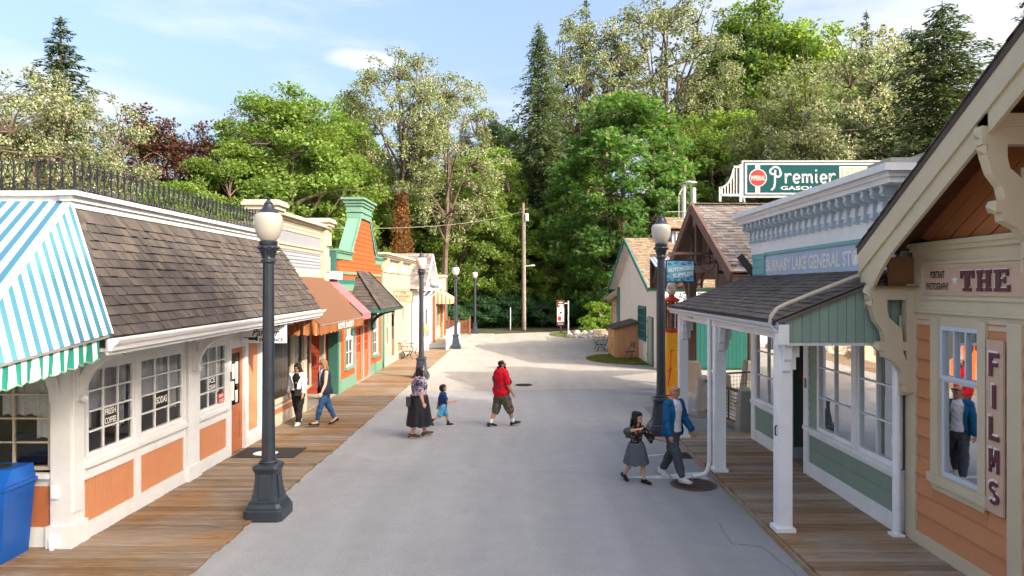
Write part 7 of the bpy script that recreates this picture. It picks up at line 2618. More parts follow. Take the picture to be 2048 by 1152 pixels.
# ================================================================== VEGETATION
BARK = pmat('grey brown bark', (0.115, 0.085, 0.062), .9, .3, 5, .5, 25, stretch=(3, 3, .6))
PALEBARK = pmat('pale grey bark', (0.20, 0.165, 0.13), .9, .3, 5, .5, 25, stretch=(3, 3, .6))
rng = np.random.default_rng(3)
def unit(a):
 return a / np.maximum(np.linalg.norm(a, axis=-1, keepdims=True), 1e-6)
def rand_dirs(n):
 return unit(rng.normal(size=(n, 3)))
def leaves(c, nrm, ax, ln, wd):
 """rhombic leaves: centres c, face normals nrm, axis hint ax, length, width -> (n, 4, 3)"""
 ax = unit(ax - nrm * (ax * nrm).sum(1, keepdims=True))
 sd_ = np.cross(nrm, ax)
 ln, wd = ln.reshape(-1, 1), wd.reshape(-1, 1)
 return np.stack([c - ax * ln * .5, c + sd_ * wd * .5 - ax * ln * .05, c + ax * ln * .5, c - sd_ * wd * .5 - ax * ln * .05], 1)
def palette(n, pal, w=None, jit=.22):
 pal = np.array(pal)
 k = rng.choice(len(pal), n, p=w)
 return pal[k] * (1 + rng.uniform(-jit, jit, (n, 1)))
def tubes_mesh(name, segs, mat, sides=5):
 mb = MB()
 for pts, r in segs:
  mb.tube(pts, r, sides if r[0] > .05 else 4, caps=False)
 me = mb.mesh(name, smooth=True)
 me.materials.append(mat)
 return me
def bent(p, q, k, amp, lift=0.0):
 p, q = np.array(p, float), np.array(q, float)
 out = []
 d = rng.normal(size=(3,)) * amp * np.linalg.norm(q - p)
 for i in range(k):
  t = i / (k - 1)
  s_ = 4 * t * (1 - t)
  out.append(p + (q - p) * t + d * s_ * .5 + np.array([0, 0, lift * s_ * np.linalg.norm(q - p)]))
 return out
def broadleaf(seed, H, bare, rx, pal, w=None, n_limb=9, n_tip=170, lpt=150, leaf=.26, clump=.95, open_=.0, flat=.6, kind='leaf', trunk_r=.28, bark=BARK, lean=0.0, top=.95, mat=None, shape=1.0, up=.7, bl_f=.17):
 """tree of total height H with its crown from bare*H up; returns trunk mesh and crown mesh"""
 global rng
 rng = np.random.default_rng(seed)
 z0 = bare * H
 rz = (H - z0) / 2
 cz = z0 + rz
 segs = []
 tk = [np.array([lean * t * H + .15 * math.sin(t * 5 + seed), .15 * math.cos(t * 4 + seed), t * H * .88]) for t in np.linspace(0, 1, 9)]
 segs.append((tk, [trunk_r * (1.25 - t * 1.1) if i else trunk_r * 1.5 for i, t in enumerate(np.linspace(0, 1, 9))]))
 lob = rand_dirs(7)
 lobw = rng.uniform(-.28, .34, 7)
 def env(d):
  k = 1 + (np.maximum(0, d @ lob.T) ** 3) @ lobw
  # taper: narrower at top for shape < 1
  return k
 limb_pts = []
 for i in range(n_limb):
  t = .28 + .6 * (i / n_limb)
  zs = max(z0 * .75 + (H * .8 - z0 * .75) * (i / n_limb), .12 * H)
  st = np.array([lean * zs, 0, zs])
  a = i * 2.4 + rng.uniform(-.4, .4)
  el = rng.uniform(.1, .8)
  d = np.array([math.cos(a) * math.cos(el), math.sin(a) * math.cos(el), math.sin(el)])
  r_ = env(d[None])[0]
  en = np.array([lean * cz, 0, cz]) + d * np.array([rx, rx, rz]) * r_ * .74
  if en[2] < zs + .3: en[2] = zs + rng.uniform(.3, 1.4)
  pl = bent(st, en, 6, .10, .05)
  segs.append((pl, list(np.linspace(trunk_r * .42, .035, 6))))
  limb_pts += pl[2:]
 limb_pts += tk[4:]
 LP = np.array(limb_pts)
 d = rand_dirs(n_tip)
 d[:, 2] = d[:, 2] * .9 + .1
 d = unit(d)
 u = rng.uniform(.35 + .2 * (1 - open_), 1.0, n_tip) ** .6
 tips = np.array([lean * cz, 0, cz]) + d * np.array([rx, rx, rz]) * (env(d) * u)[:, None]
 if shape != 1.0:
  tt = np.clip((tips[:, 2] - z0) / (H - z0), 0, 1)
  f = 1 - (1 - shape) * tt
  tips[:, :2] *= f[:, None]
 for p in tips:
  dd = np.linalg.norm(LP - p, axis=1) + np.maximum(0, LP[:, 2] - p[2]) * .8
  j = dd.argmin()
  if dd[j] > .4:
   segs.append((bent(LP[j], p, 4, .12, .04), [.05, .035, .022, .012]))
 tm = tubes_mesh('trunk', segs, bark)
 # leaf clumps
 cs = clump * rng.uniform(.55, 1.35, n_tip)
 cnt = (lpt * (cs / clump) ** 2).astype(int) + 8
 idx = np.repeat(np.arange(n_tip), cnt)
 n = len(idx)
 o = rng.normal(size=(n, 3))
 o = unit(o) * (rng.random((n, 1)) ** .45)
 c = tips[idx] + o * cs[idx, None] * np.array([1, 1, flat])
 outw = unit(c - np.array([lean * cz, 0, cz]))
 nr = unit(rng.normal(size=(n, 3)) * .75 + outw * .45 + np.array([0, 0, up]))
 ax = rng.normal(size=(n, 3)) + np.array([0, 0, -.6]) + outw * .4
 shade = rng.uniform(.82, 1.2, n_tip)[idx, None]
 tint = palette(n, pal, w) * shade
 if kind == 'palmate':
  k = 6
  ang = np.tile(np.linspace(-1.9, 1.9, k), n)
  C_ = np.repeat(c, k, 0)
  N_ = np.repeat(nr, k, 0)
  A_ = unit(np.repeat(ax - nr * (ax * nr).sum(1, keepdims=True), k, 0))
  S_ = np.cross(N_, A_)
  dr = A_ * np.cos(ang)[:, None] + S_ * np.sin(ang)[:, None] + np.array([0, 0, -.35])
  L_ = leaf * rng.uniform(.7, 1.2, n * k) * (1 - .25 * np.abs(ang) / 1.9)
  Cc = C_ + unit(dr) * (L_ * .5)[:, None]
  N2 = unit(N_ + rng.normal(size=N_.shape) * .25)
  v = leaves(Cc, N2, dr, L_, L_ * .42)
  tint = np.repeat(tint, k, 0) * rng.uniform(.9, 1.1, (n * k, 1))
 else:
  L_ = leaf * rng.uniform(.6, 1.35, n)
  v = leaves(c, nr, ax, L_, L_ * rng.uniform(.5, .8, n))
 vs, ts_ = [v], [tint]
 if kind == 'blossom':
  # hanging pale racemes, several little petals in each
  m = int(n * bl_f)
  j = rng.choice(n, m, replace=False)
  k = 4
  bc = np.repeat(c[j] + outw[j] * .12, k, 0) + rng.normal(size=(m * k, 3)) * .06 - np.tile(np.arange(k), m)[:, None] * np.array([0, 0, .085])
  bn = unit(rng.normal(size=(m * k, 3)) + np.repeat(outw[j], k, 0) * .6)
  bl = rng.uniform(.08, .15, m * k)
  bv = leaves(bc, bn, rng.normal(size=(m * k, 3)) + np.array([0, 0, -1.0]), bl, bl * .75)
  vs.append(bv)
  ts_.append(palette(m * k, [(.38, .38, .25), (.46, .45, .32), (.31, .33, .18)], None, .12))
 if kind == 'palmate':
  # upright pinkish flower candles at the outside
  m = 260
  out_i = np.argsort(-((c - np.array([0, 0, cz])) / np.array([rx, rx, rz]) ** 1).__pow__(2).sum(1))[: n // 3]
  j = rng.choice(out_i, m)
  k = 9
  hgt = np.tile(np.linspace(0, .34, k), m)
  bc = np.repeat(c[j], k, 0) + np.stack([rng.normal(size=m * k) * .05, rng.normal(size=m * k) * .05, hgt + .1], 1)
  bl = .15 * (1.25 - hgt / .4)
  bv = leaves(bc, rand_dirs(m * k), rand_dirs(m * k), bl, bl * .8)
  vs.append(bv)
  ts_.append(palette(m * k, [(.46, .34, .26), (.52, .42, .32), (.40, .24, .20)], None, .15))
 cm = leafmesh('crown', np.concatenate(vs), np.concatenate(ts_), mat or LEAF)
 return tm, cm
def conifer(seed, H, bare, rb, pal, sp=.42, nb=7, droop=.25, card=.34, dens=1.0, spiky=1.0, weep=.4, bark=BARK, tr=.28, profile=.85, mat=None):
 global rng
 rng = np.random.default_rng(seed)
 segs = [([np.array([.06 * math.sin(t * 6), .06 * math.cos(t * 5), t * H]) for t in np.linspace(0, 1, 8)], list(np.linspace(tr, .02, 8)))]
 C_, A_, N_, S_, T_ = [], [], [], [], []
 z = bare * H
 while z < H * .99:
  t = (z - bare * H) / (H - bare * H)
  L_ = rb * (1 - t) ** profile * rng.uniform(.75, 1.1) + .12
  k = max(4, int(nb * (1 - .4 * t)))
  a0 = rng.uniform(0, 6.28)
  for i in range(k):
   a = a0 + i * 2 * math.pi / k + rng.uniform(-.3, .3)
   l_ = L_ * rng.uniform(.55, 1.2)
   dr = np.array([math.cos(a), math.sin(a), 0])
   zz = z + rng.uniform(-.5, .5) * sp
   lift = rng.uniform(.1, .35) * (1 if t > .7 else .4)
   m = max(8, int(l_ / .034 * dens))
   u = rng.random(m) ** .75
   base = np.array([0, 0, zz])
   path = base + dr * (u * l_)[:, None] + np.array([0, 0, 1.0]) * (l_ * (lift * u - droop * u ** 2 * 1.6))[:, None]
   side = np.array([-dr[1], dr[0], 0])
   wspread = .34 * l_ * (1 - u) + .07
   off = rng.uniform(-1, 1, m) * wspread
   hang = -np.abs(rng.normal(0, weep, m)) * .5
   c = path + side * off[:, None] + np.array([0, 0, 1.0]) * hang[:, None] + rng.normal(size=(m, 3)) * .05
   ax = dr * .8 + side * np.sign(off)[:, None] * .7 + np.array([0, 0, -.25 - weep * 1.2])
   C_.append(c)
   A_.append(ax + rng.normal(size=(m, 3)) * .25)
   N_.append(unit(rng.normal(size=(m, 3)) * .5 + np.array([0, 0, 1.0]) + dr * .3))
   S_.append(card * rng.uniform(.6, 1.3, m) * (.55 + .45 * (1 - t)))
   T_.append(np.full((m, 1), rng.uniform(.8, 1.2)))
   if l_ > .5:
    e = path[u.argmax()]
    segs.append(([base, (base + e) / 2 + np.array([0, 0, .05]), e], [.045 * (1 - t) + .012, .02, .008]))
  z += sp * rng.uniform(.75, 1.25) * (1 - .45 * t)
 c = np.concatenate(C_)
 s_ = np.concatenate(S_)
 v = leaves(c, np.concatenate(N_), np.concatenate(A_), s_, s_ * .36 * spiky)
 tint = palette(len(c), pal, None, .2) * np.concatenate(T_)
 return tubes_mesh('trunk', segs, bark), leafmesh('crown', v, tint, mat or NEEDLE)
def plant(name, meshes, loc, rz, sc, label, cat, group):
 t = thing(name, label, cat, loc, rz, group, local=True)
 t.scale = sc if hasattr(sc, '__len__') else (sc, sc, sc)
 link('trunk', meshes[0], t)
 link('crown', meshes[1], t)
 return t

GREEN = [(.125, .205, .04), (.165, .25, .055), (.095, .165, .036), (.205, .285, .07)]
DEEP = [(.085, .155, .045), (.115, .195, .054), (.065, .125, .04), (.15, .22, .065)]
YGRN = [(.15, .22, .04), (.19, .265, .055), (.12, .185, .035)]
GREY = [(.12, .155, .06), (.15, .18, .075), (.10, .135, .05), (.20, .21, .12)]
LOC = [(.13, .18, .055), (.165, .21, .07), (.11, .155, .045), (.20, .23, .10)]
COPPER = [(.10, .032, .026), (.13, .045, .032), (.075, .03, .024), (.09, .055, .03), (.05, .05, .025)]
SPR = [(.055, .09, .045), (.07, .11, .05), (.045, .075, .042)]
CED = [(.08, .125, .06), (.10, .15, .065), (.065, .105, .05), (.125, .165, .08)]
mA = broadleaf(101, 16, .10, 5.2, GREEN, n_tip=300, lpt=190, leaf=.225, clump=.92)
mB = broadleaf(102, 14, .08, 4.6, YGRN + GREEN, n_tip=260, lpt=190, leaf=.22, clump=.85, shape=.8)
mC = broadleaf(103, 20, .08, 5.4, DEEP + GREEN, n_tip=330, lpt=190, leaf=.24, clump=1.0, shape=.7)
mD = broadleaf(104, 15, .08, 5.6, GREY, n_tip=290, lpt=190, leaf=.20, clump=.92)
chest = broadleaf(105, 20, .05, 6.8, [(.095, .20, .05), (.12, .24, .062), (.075, .165, .045), (.16, .28, .075)], n_tip=420, lpt=50, leaf=.29, clump=1.05, kind='palmate', shape=.75, trunk_r=.4)
locA = broadleaf(106, 21, .42, 4.2, LOC, n_tip=250, lpt=56, leaf=.17, clump=.62, open_=.8, kind='blossom', trunk_r=.24, n_limb=11, mat=BLOSSOM)
locB = broadleaf(107, 19, .38, 3.5, LOC, n_tip=210, lpt=54, leaf=.17, clump=.62, open_=.9, kind='blossom', trunk_r=.22, n_limb=10, mat=BLOSSOM)
locC = broadleaf(108, 13, .14, 5.0, LOC, n_tip=320, lpt=70, leaf=.17, clump=.66, open_=.5, kind='blossom', trunk_r=.22, mat=BLOSSOM, bl_f=.36)
copr = broadleaf(109, 13, .10, 3.0, COPPER, n_tip=200, lpt=62, leaf=.17, clump=.62, shape=.3, open_=.9)
spruce = conifer(110, 25, .08, 4.2, SPR, sp=.55, nb=8, droop=.12, card=.42, weep=.25, dens=1.1)
cedar = conifer(111, 27, .06, 3.6, CED, sp=.40, nb=8, droop=.32, card=.46, weep=.7, dens=1.0, profile=.62)
hemlock = conifer(112, 24, .05, 5.0, CED + SPR, sp=.42, nb=9, droop=.28, card=.46, weep=.55, dens=1.0, profile=.55)
bushm = broadleaf(113, 2.5, .02, 1.5, [(.20, .32, .04), (.25, .38, .055), (.15, .26, .03)], n_tip=90, lpt=70, leaf=.15, clump=.38, trunk_r=.05, n_limb=5)
shrubD = broadleaf(114, 3.4, .02, 2.2, [(.06, .15, .065), (.08, .18, .075), (.045, .12, .055)], n_tip=130, lpt=110, leaf=.15, clump=.5, trunk_r=.06, n_limb=6)

def T_at(name, meshes, H, px, Y, top, label, cat='tree', group=None, rz=None, wide=1.0, z=0.0):
 """plant a tree of mesh height H at depth Y under pixel column px so that its top reaches pixel row top"""
 X = (px - 1045) * Y / 1365
 Z = 3.6 + (575 - top) * Y / 1365
 co = np.empty(len(meshes[1].vertices) * 3, np.float32)
 meshes[1].vertices.foreach_get('co', co)
 k = (Z - z) / float(np.percentile(co[2::3], 99.9))
 return plant(name, meshes, (X, Y, z), rz if rz is not None else (px * 1.7 + Y) % 6.28, (k * wide, k * wide, k), label, cat, group)
GR = 'trees behind the village street'
T_at('spruce_tree', spruce, 25, 122, 58, 42, 'tall spruce rising behind the white blossomed tree at far left', group=GR, wide=1.9)
T_at('locust_tree', locC, 13, 118, 36, 168, 'broad white blossomed tree behind the iron cresting', group=GR, wide=.85)
T_at('locust_tree', locC, 13, -40, 34, 128, 'white blossomed tree cut by the left picture edge', group=GR)
T_at('copper_tree', copr, 13, 285, 43, 208, 'dark red leaved tree nearest the white blossomed tree', group=GR, wide=1.1)
T_at('copper_tree', copr, 13, 352, 43, 240, 'dark red leaved tree between two other trees above the iron cresting', group=GR, wide=1.0)
T_at('copper_tree', copr, 13, 418, 44, 246, 'slender dark red tree beside the green maple', group=GR, wide=.9)
T_at('copper_tree', copr, 13, 20, 56, 235, 'dark red tree half hidden at the left edge behind the blossom', group=GR)
T_at('locust_tree', locB, 19, 530, 60, 186, 'pale flowering tree peeping out behind the green maple', group=GR)
T_at('maple_tree', mA, 16, 585, 46, 184, 'large rounded green maple behind the bakery and orange house', group=GR, wide=1.08)
T_at('maple_tree', mB, 14, 470, 43, 300, 'lower yellow green tree above the middle of the iron cresting', group=GR, wide=.9)
T_at('maple_tree', mB, 14, 250, 37, 365, 'low green tree behind the red leaved trees', group=GR, wide=1.1)
T_at('locust_tree', locA, 21, 800, 52, 102, 'tall pale flowering tree left of its twin, above the orange house', group=GR, rz=.5)
T_at('locust_tree', locB, 19, 892, 54, 126, 'tall pale flowering tree right of its twin, above the lamps', group=GR, rz=2.0)
T_at('maple_tree', mC, 20, 700, 60, 195, 'dark green tree behind the tall pale flowering trees', group=GR, wide=.9)
T_at('maple_tree', mB, 14, 965, 66, 298, 'bright green tree left of the utility pole', group=GR, wide=.95, rz=1.0)
T_at('maple_tree', mA, 16, 880, 70, 330, 'green tree behind the row of lamps', group=GR, wide=1.0)
T_at('maple_tree', mB, 14, 1080, 70, 470, 'low spreading green tree behind the utility pole', group=GR, wide=1.2)
T_at('hemlock_tree', hemlock, 24, 985, 84, 228, 'dark conifer left of the tall cedar', group=GR)
T_at('hemlock_tree', hemlock, 24, 930, 92, 250, 'distant conifer behind the bright green tree', group=GR)
T_at('cedar_tree', cedar, 27, 1078, 68, 55, 'tall drooping cedar above the utility pole', group=GR, rz=.3, wide=1.35)
T_at('spruce_tree', spruce, 25, 1172, 96, 6, 'spruce tip just above the pale flowering tree', group=GR)
T_at('locust_tree', locA, 21, 1168, 78, 28, 'pale flowering tree right of the tall cedar', group=GR, rz=3.3, wide=.95)
T_at('locust_tree', locA, 21, 1330, 80, -12, 'tallest pale flowering tree, above the horse chestnut', group=GR, rz=1.2, wide=1.05)
T_at('chestnut_tree', chest, 20, 1245, 60, 188, 'massive horse chestnut with pinkish flower candles', group=GR, rz=.8, wide=1.12)
T_at('maple_tree', mC, 20, 1510, 88, 8, 'tall dark green tree behind the gasoline sign', group=GR, rz=2.2, wide=.95)
T_at('maple_tree', mA, 16, 1440, 92, 130, 'green tree between the chestnut and the tall dark tree', group=GR, wide=.9)
T_at('maple_tree', mD, 15, 1575, 80, 165, 'grey green tree right above the gasoline sign', group=GR, rz=1.5, wide=1.05)
T_at('maple_tree', mD, 15, 1450, 84, 245, 'grey green tree over the canopy ridge', group=GR, rz=4.0, wide=.8)
T_at('maple_tree', mB, 14, 1650, 90, 130, 'bright green tree between the grey green tree and the pale tree', group=GR)
T_at('spruce_tree', spruce, 25, 1622, 88, 66, 'distant spruce tip behind the grey green tree', group=GR)
T_at('spruce_tree', spruce, 25, 1732, 80, 30, 'distant spruce behind the pale flowering tree at right', group=GR)
T_at('locust_tree', locC, 13, 1755, 58, 88, 'pale flowering tree above the store cornice', group=GR, rz=.9, wide=1.0)
T_at('cedar_tree', hemlock, 24, 1885, 42, 18, 'dense dark conifer at right behind the studio gable', group=GR, rz=1.1, wide=1.6)
T_at('cedar_tree', hemlock, 24, 1822, 62, 66, 'dark conifer left of the larger one at right', group=GR, rz=2.1, wide=1.6)
T_at('maple_tree', mA, 16, 1890, 64, 250, 'green tree below the dark conifers at right', group=GR)
T_at('spruce_tree', spruce, 25, 2072, 28, -70, 'spruce whose tip shows at the top right corner', group=GR)
T_at('maple_tree', mD, 15, 1560, 62, 205, 'grey green tree close behind the gasoline sign', group=GR, rz=2.7, wide=.85)
for k_, (m_, px, Y, top, lab) in enumerate(((mB, 765, 60, 335, 'yellow green tree directly above the orange house tower'), (mA, 845, 62, 372, 'green tree behind the white gabled house'), (mB, 915, 60, 345, 'yellow green tree between the two tall pale trunks and the pole'),
  (mC, 1020, 76, 320, 'dark green tree behind the top of the utility pole'), (mA, 1140, 74, 300, 'green tree showing left of the horse chestnut'), (mA, 650, 57, 315, 'green tree left of the orange house tower'),
  (mA, 1425, 74, 225, 'green tree showing right of the horse chestnut'), (mA, 1590, 92, 62, 'tall green tree behind the grey green tree'), (mB, 345, 35, 362, 'yellow green tree behind the middle of the iron cresting'),
  (mB, 70, 42, 335, 'yellow green tree behind the left end of the iron cresting'), (mC, 1000, 90, 250, 'dark green tree left of the tall cedar'), (mC, 560, 70, 240, 'dark green tree behind the large maple'), (mA, 1700, 70, 190, 'green tree behind the pale tree above the cornice'))):
 T_at('maple_tree', m_, 1, px, Y, top, lab, group=GR, wide=1.05, rz=k_ * 1.1)
for k_, (px, Y, top, lab) in enumerate(((1050, 64, 425, 'bright green sapling behind the middle of the utility pole'), (1112, 63, 468, 'bright green sapling right of the utility pole'), (985, 63, 430, 'bright green sapling left of the utility pole'))):
 T_at('maple_tree', mB, 14, px, Y, top, lab, group=GR, wide=1.25, rz=k_ * 2.0)
# understorey
GS_ = 'dark shrubs below the trees'
random.seed(4)
for (px, Y, top, lab) in ((905, 57, 610, 'dark shrub behind the brown picket fence'), (960, 61, 585, 'dark green shrub left of the far lamp'), (1000, 62, 575, 'dark green shrub between the far lamp and the pole'),
                          (1085, 62, 590, 'dark green shrub right of the utility pole'), (1130, 62, 596, 'dark green shrub behind the information board'), (1165, 62, 588, 'dark shrub left of the yellow green bush'), (1035, 64, 560, 'tall dark shrub behind the utility pole'),
                          (930, 62, 560, 'tall dark shrub behind the lamps')):
 T_at('shrub', shrubD, 3.4, px, Y, top, lab, 'shrub', GS_)
T_at('bush', bushm, 2.5, 1203, 52.5, 603, 'round yellow green bush beside the lean-to', 'bush', wide=1.0)
T_at('bush', bushm, 2.5, 1178, 50.5, 640, 'small yellowing bush in front of the round one', 'bush', wide=1.1)
# far wood behind everything, one mass of leaves and trunks
def wood_mass():
 global rng
 rng = np.random.default_rng(77)
 n = 46000
 x = rng.uniform(-75, 75, n)
 y = 92 + rng.uniform(0, 8, n) + .004 * x ** 2 * -1
 prof = 12 + 3.0 * np.sin(x * .21) + 2.2 * np.sin(x * .53 + 1) + 1.2 * np.sin(x * 1.3)
 z = rng.random(n) ** .8 * prof
 c = np.stack([x, y, z], 1)
 L_ = rng.uniform(.4, .8, n)
 v = leaves(c, unit(rng.normal(size=(n, 3)) + np.array([0, -.6, .5])), rng.normal(size=(n, 3)), L_, L_ * .7)
 o = leafobj('far_wood', v, palette(n, DEEP + GREEN, None, .2), LEAF)
 tag(o, 'dense green wood closing the view behind the trees', 'wood', kind='stuff')
 n = 34000
 x = rng.uniform(-26, 16, n)
 y = 61.5 + rng.uniform(0, 5, n) + np.clip(x * .22, -3, 5)
 prof = 2.2 + .7 * np.sin(x * .7) + .5 * np.sin(x * 1.9)
 z = rng.random(n) * prof
 c = np.stack([x, y, z], 1)
 L_ = rng.uniform(.14, .3, n)
 v = leaves(c, unit(rng.normal(size=(n, 3)) * .7 + np.array([0, -.5, .7])), rng.normal(size=(n, 3)), L_, L_ * .6)
 o = leafobj('undergrowth', v, palette(n, [(.07, .15, .06), (.09, .18, .065), (.12, .20, .065)], None, .2), LEAF)
 tag(o, 'dark leafy undergrowth along the far road edge', 'undergrowth', kind='stuff')
wood_mass()
# dead rust-coloured ivy on the tall trunk
def ivy(px, Y, z0, z1, r_, pal, label, n=2600):
 global rng
 rng = np.random.default_rng(5)
 X = (px - 1045) * Y / 1365
 a = rng.uniform(0, 6.28, n)
 z = rng.uniform(z0, z1, n)
 rr = r_ * rng.uniform(.3, 1.1, n) * (1.25 - .75 * (z - z0) / (z1 - z0))
 c = np.stack([X + rr * np.cos(a), Y + rr * np.sin(a), z], 1)
 L_ = rng.uniform(.12, .26, n)
 v = leaves(c, rand_dirs(n), rand_dirs(n) + np.array([0, 0, -.8]), L_, L_ * .6)
 tag(leafobj('climbing_ivy', v, palette(n, pal), LEAF), label, 'ivy')
ivy(803, 51.4, 4.5, 10.8, .85, [(.22, .10, .035), (.17, .085, .035), (.28, .14, .06)], 'dead rust coloured ivy round the tall pale tree trunk')
# trees out of frame on the right that shade the near street
for (x, y, m, k, lab) in ((19.5, 3.5, mC, .95, 'green tree behind the studio'), (21, -4.5, mA, 1.25, 'green tree behind and to the right of the camera'), (14, -2.2, mC, .92, 'green tree close behind the studio'),
      (27, -1, mC, 1.1, 'tallest tree behind the studio'), (26, 7, mC, 1.0, 'dark green tree standing farthest behind the studio')):
 plant('maple_tree', m, (x, y, 0), x * 1.3, k, lab, 'tree', 'trees behind the studio')

# ================================================================== PEOPLE
def skinmat(name, col):
 m = pmat(name, col, .5, .06, 14, .05, 120, spec=.35)
 b = m.node_tree.nodes['Principled BSDF']
 b.inputs['Subsurface Weight'].default_value = .08
 b.inputs['Subsurface Radius'].default_value = (.02, .008, .004)
 return m
SK1, SK2, SK3 = skinmat('light skin', (.52, .30, .20)), skinmat('tan skin', (.40, .20, .115)), skinmat('brown skin', (.36, .185, .11))
def cloth(name, col, rough=.85, var=.12, bump=.5):
 return pmat(name, col, rough, var, 7, bump, 16, spec=.2)
def pattern(name, base, spots, scale=22, thr=.5):
 """printed cloth: noise-warped blotches of several colours"""
 m, n, l, P = newmat(name)
 P.inputs['Roughness'].default_value = .85
 P.inputs['Specular IOR Level'].default_value = .2
 tc_ = nd(n, 'ShaderNodeTexCoord')
 cur = None
 for i, (c, sc, th) in enumerate(spots):
  nz_ = nd(n, 'ShaderNodeTexNoise')
  nz_.inputs['Scale'].default_value = sc
  nz_.inputs['Detail'].default_value = 3
  mp_ = nd(n, 'ShaderNodeMapping')
  mp_.inputs['Location'].default_value = (i * 7.3, i * 3.1, i * 5.7)
  l(tc_.outputs['Object'], mp_.inputs['Vector'])
  l(mp_.outputs[0], nz_.inputs['Vector'])
  r_ = nd(n, 'ShaderNodeMapRange')
  r_.inputs['From Min'].default_value = th
  r_.inputs['From Max'].default_value = th + .03
  l(nz_.outputs['Fac'], r_.inputs['Value'])
  mx_ = nd(n, 'ShaderNodeMix', data_type='RGBA')
  mx_.inputs['B'].default_value = rgba(c)
  if cur is None: mx_.inputs['A'].default_value = rgba(base)
  else: l(cur, mx_.inputs['A'])
  l(r_.outputs['Result'], mx_.inputs['Factor'])
  cur = mx_.outputs['Result']
 l(cur, P.inputs['Base Color'])
 return m
HAIRB = pmat('black hair', (.010, .008, .008), .55, .3, 30, .5, 60, stretch=(4, 4, .5), spec=.25)
HAIRBR = pmat('light brown hair', (.20, .095, .04), .5, .35, 25, .5, 60, stretch=(4, 4, .5), spec=.4)
EYE = pmat('dark eye', (.02, .014, .012), .2, .05)
LIP = pmat('lip', (.34, .12, .10), .5, .05)

def chain(mb, pts, rad, lat=None, n=12, flat=False):
 """closed rounded tube through pts; rad scalars or (lateral, other) pairs"""
 pts = [Vector(p) for p in pts]
 rad = [(r, r) if not hasattr(r, '__len__') else r for r in rad]
 t0 = (pts[0] - pts[1]).normalized()
 t1 = (pts[-1] - pts[-2]).normalized()
 P_, R_ = [], []
 for k in (.97, .72, .38):
  s_ = math.sqrt(1 - k * k)
  P_.append(pts[0] + t0 * (min(rad[0]) * k if not flat else .012 * k))
  R_.append((rad[0][0] * s_, rad[0][1] * s_))
 P_ += pts
 R_ += rad
 for k in (.38, .72, .97):
  s_ = math.sqrt(1 - k * k)
  P_.append(pts[-1] + t1 * min(rad[-1]) * k)
  R_.append((rad[-1][0] * s_, rad[-1][1] * s_))
 vs, fs = [], []
 a = None
 for i, p in enumerate(P_):
  t = (P_[min(i + 1, len(P_) - 1)] - P_[max(i - 1, 0)]).normalized()
  if lat is not None: a = Vector(lat)
  elif a is None: a = t.orthogonal()
  a = (a - t * a.dot(t)).normalized()
  b = t.cross(a)
  for k in range(n):
   q = 2 * math.pi * k / n
   vs.append(p + a * (math.cos(q) * R_[i][0]) + b * (math.sin(q) * R_[i][1]))
 m = len(P_)
 for i in range(m - 1):
  for k in range(n):
   fs.append((i * n + k, i * n + (k + 1) % n, (i + 1) * n + (k + 1) % n, (i + 1) * n + k))
 fs += [tuple(range(n))[::-1], tuple(range((m - 1) * n, m * n))]
 mb.add(vs, fs)
def folds(me, amp, sc=9.0):
 """cloth creases: push vertices along their normals by stretched noise"""
 n = len(me.vertices)
 c, nr = np.empty(n * 3, np.float32), np.empty(n * 3, np.float32)
 me.vertices.foreach_get('co', c)
 me.vertex_normals.foreach_get('vector', nr)
 c, nr = c.reshape(-1, 3), nr.reshape(-1, 3)
 x, y, z = c[:, 0] * sc, c[:, 1] * sc, c[:, 2] * sc
 d = np.sin(x * 3.1 + 1.7 * np.sin(z * 1.3 + y) + 1) * np.sin(y * 2.7 + z * 1.9 + 1.3 * np.sin(x * 2)) + .5 * np.sin(z * 5.3 + 2 * np.sin(x * 3 + y * 2.2)) * np.sin(x * 4.1 - y * 3.7)
 me.vertices.foreach_set('co', (c + nr * (amp * .8 * d)[:, None]).ravel())
 me.update()
def fuse(mb, name, mat, parent, voxel=.012, it=6, fac=.5, fold=0.0):
 """weld all closed shapes of mb into one smooth skin"""
 me = mb.mesh(name)
 tmp = bpy.data.objects.new('tmp', me)
 COL.objects.link(tmp)
 r_ = tmp.modifiers.new('r', 'REMESH')
 r_.mode = 'VOXEL'
 r_.voxel_size = voxel
 s_ = tmp.modifiers.new('s', 'SMOOTH')
 s_.iterations = it
 s_.factor = fac
 dg = bpy.context.evaluated_depsgraph_get()
 m2 = bpy.data.meshes.new_from_object(tmp.evaluated_get(dg))
 bpy.data.objects.remove(tmp)
 if fold: folds(m2, fold)
 m2.polygons.foreach_set('use_smooth', [True] * len(m2.polygons))
 m2.materials.clear()
 m2.materials.append(mat)
 m2.name = name
 return link(name, m2, parent)
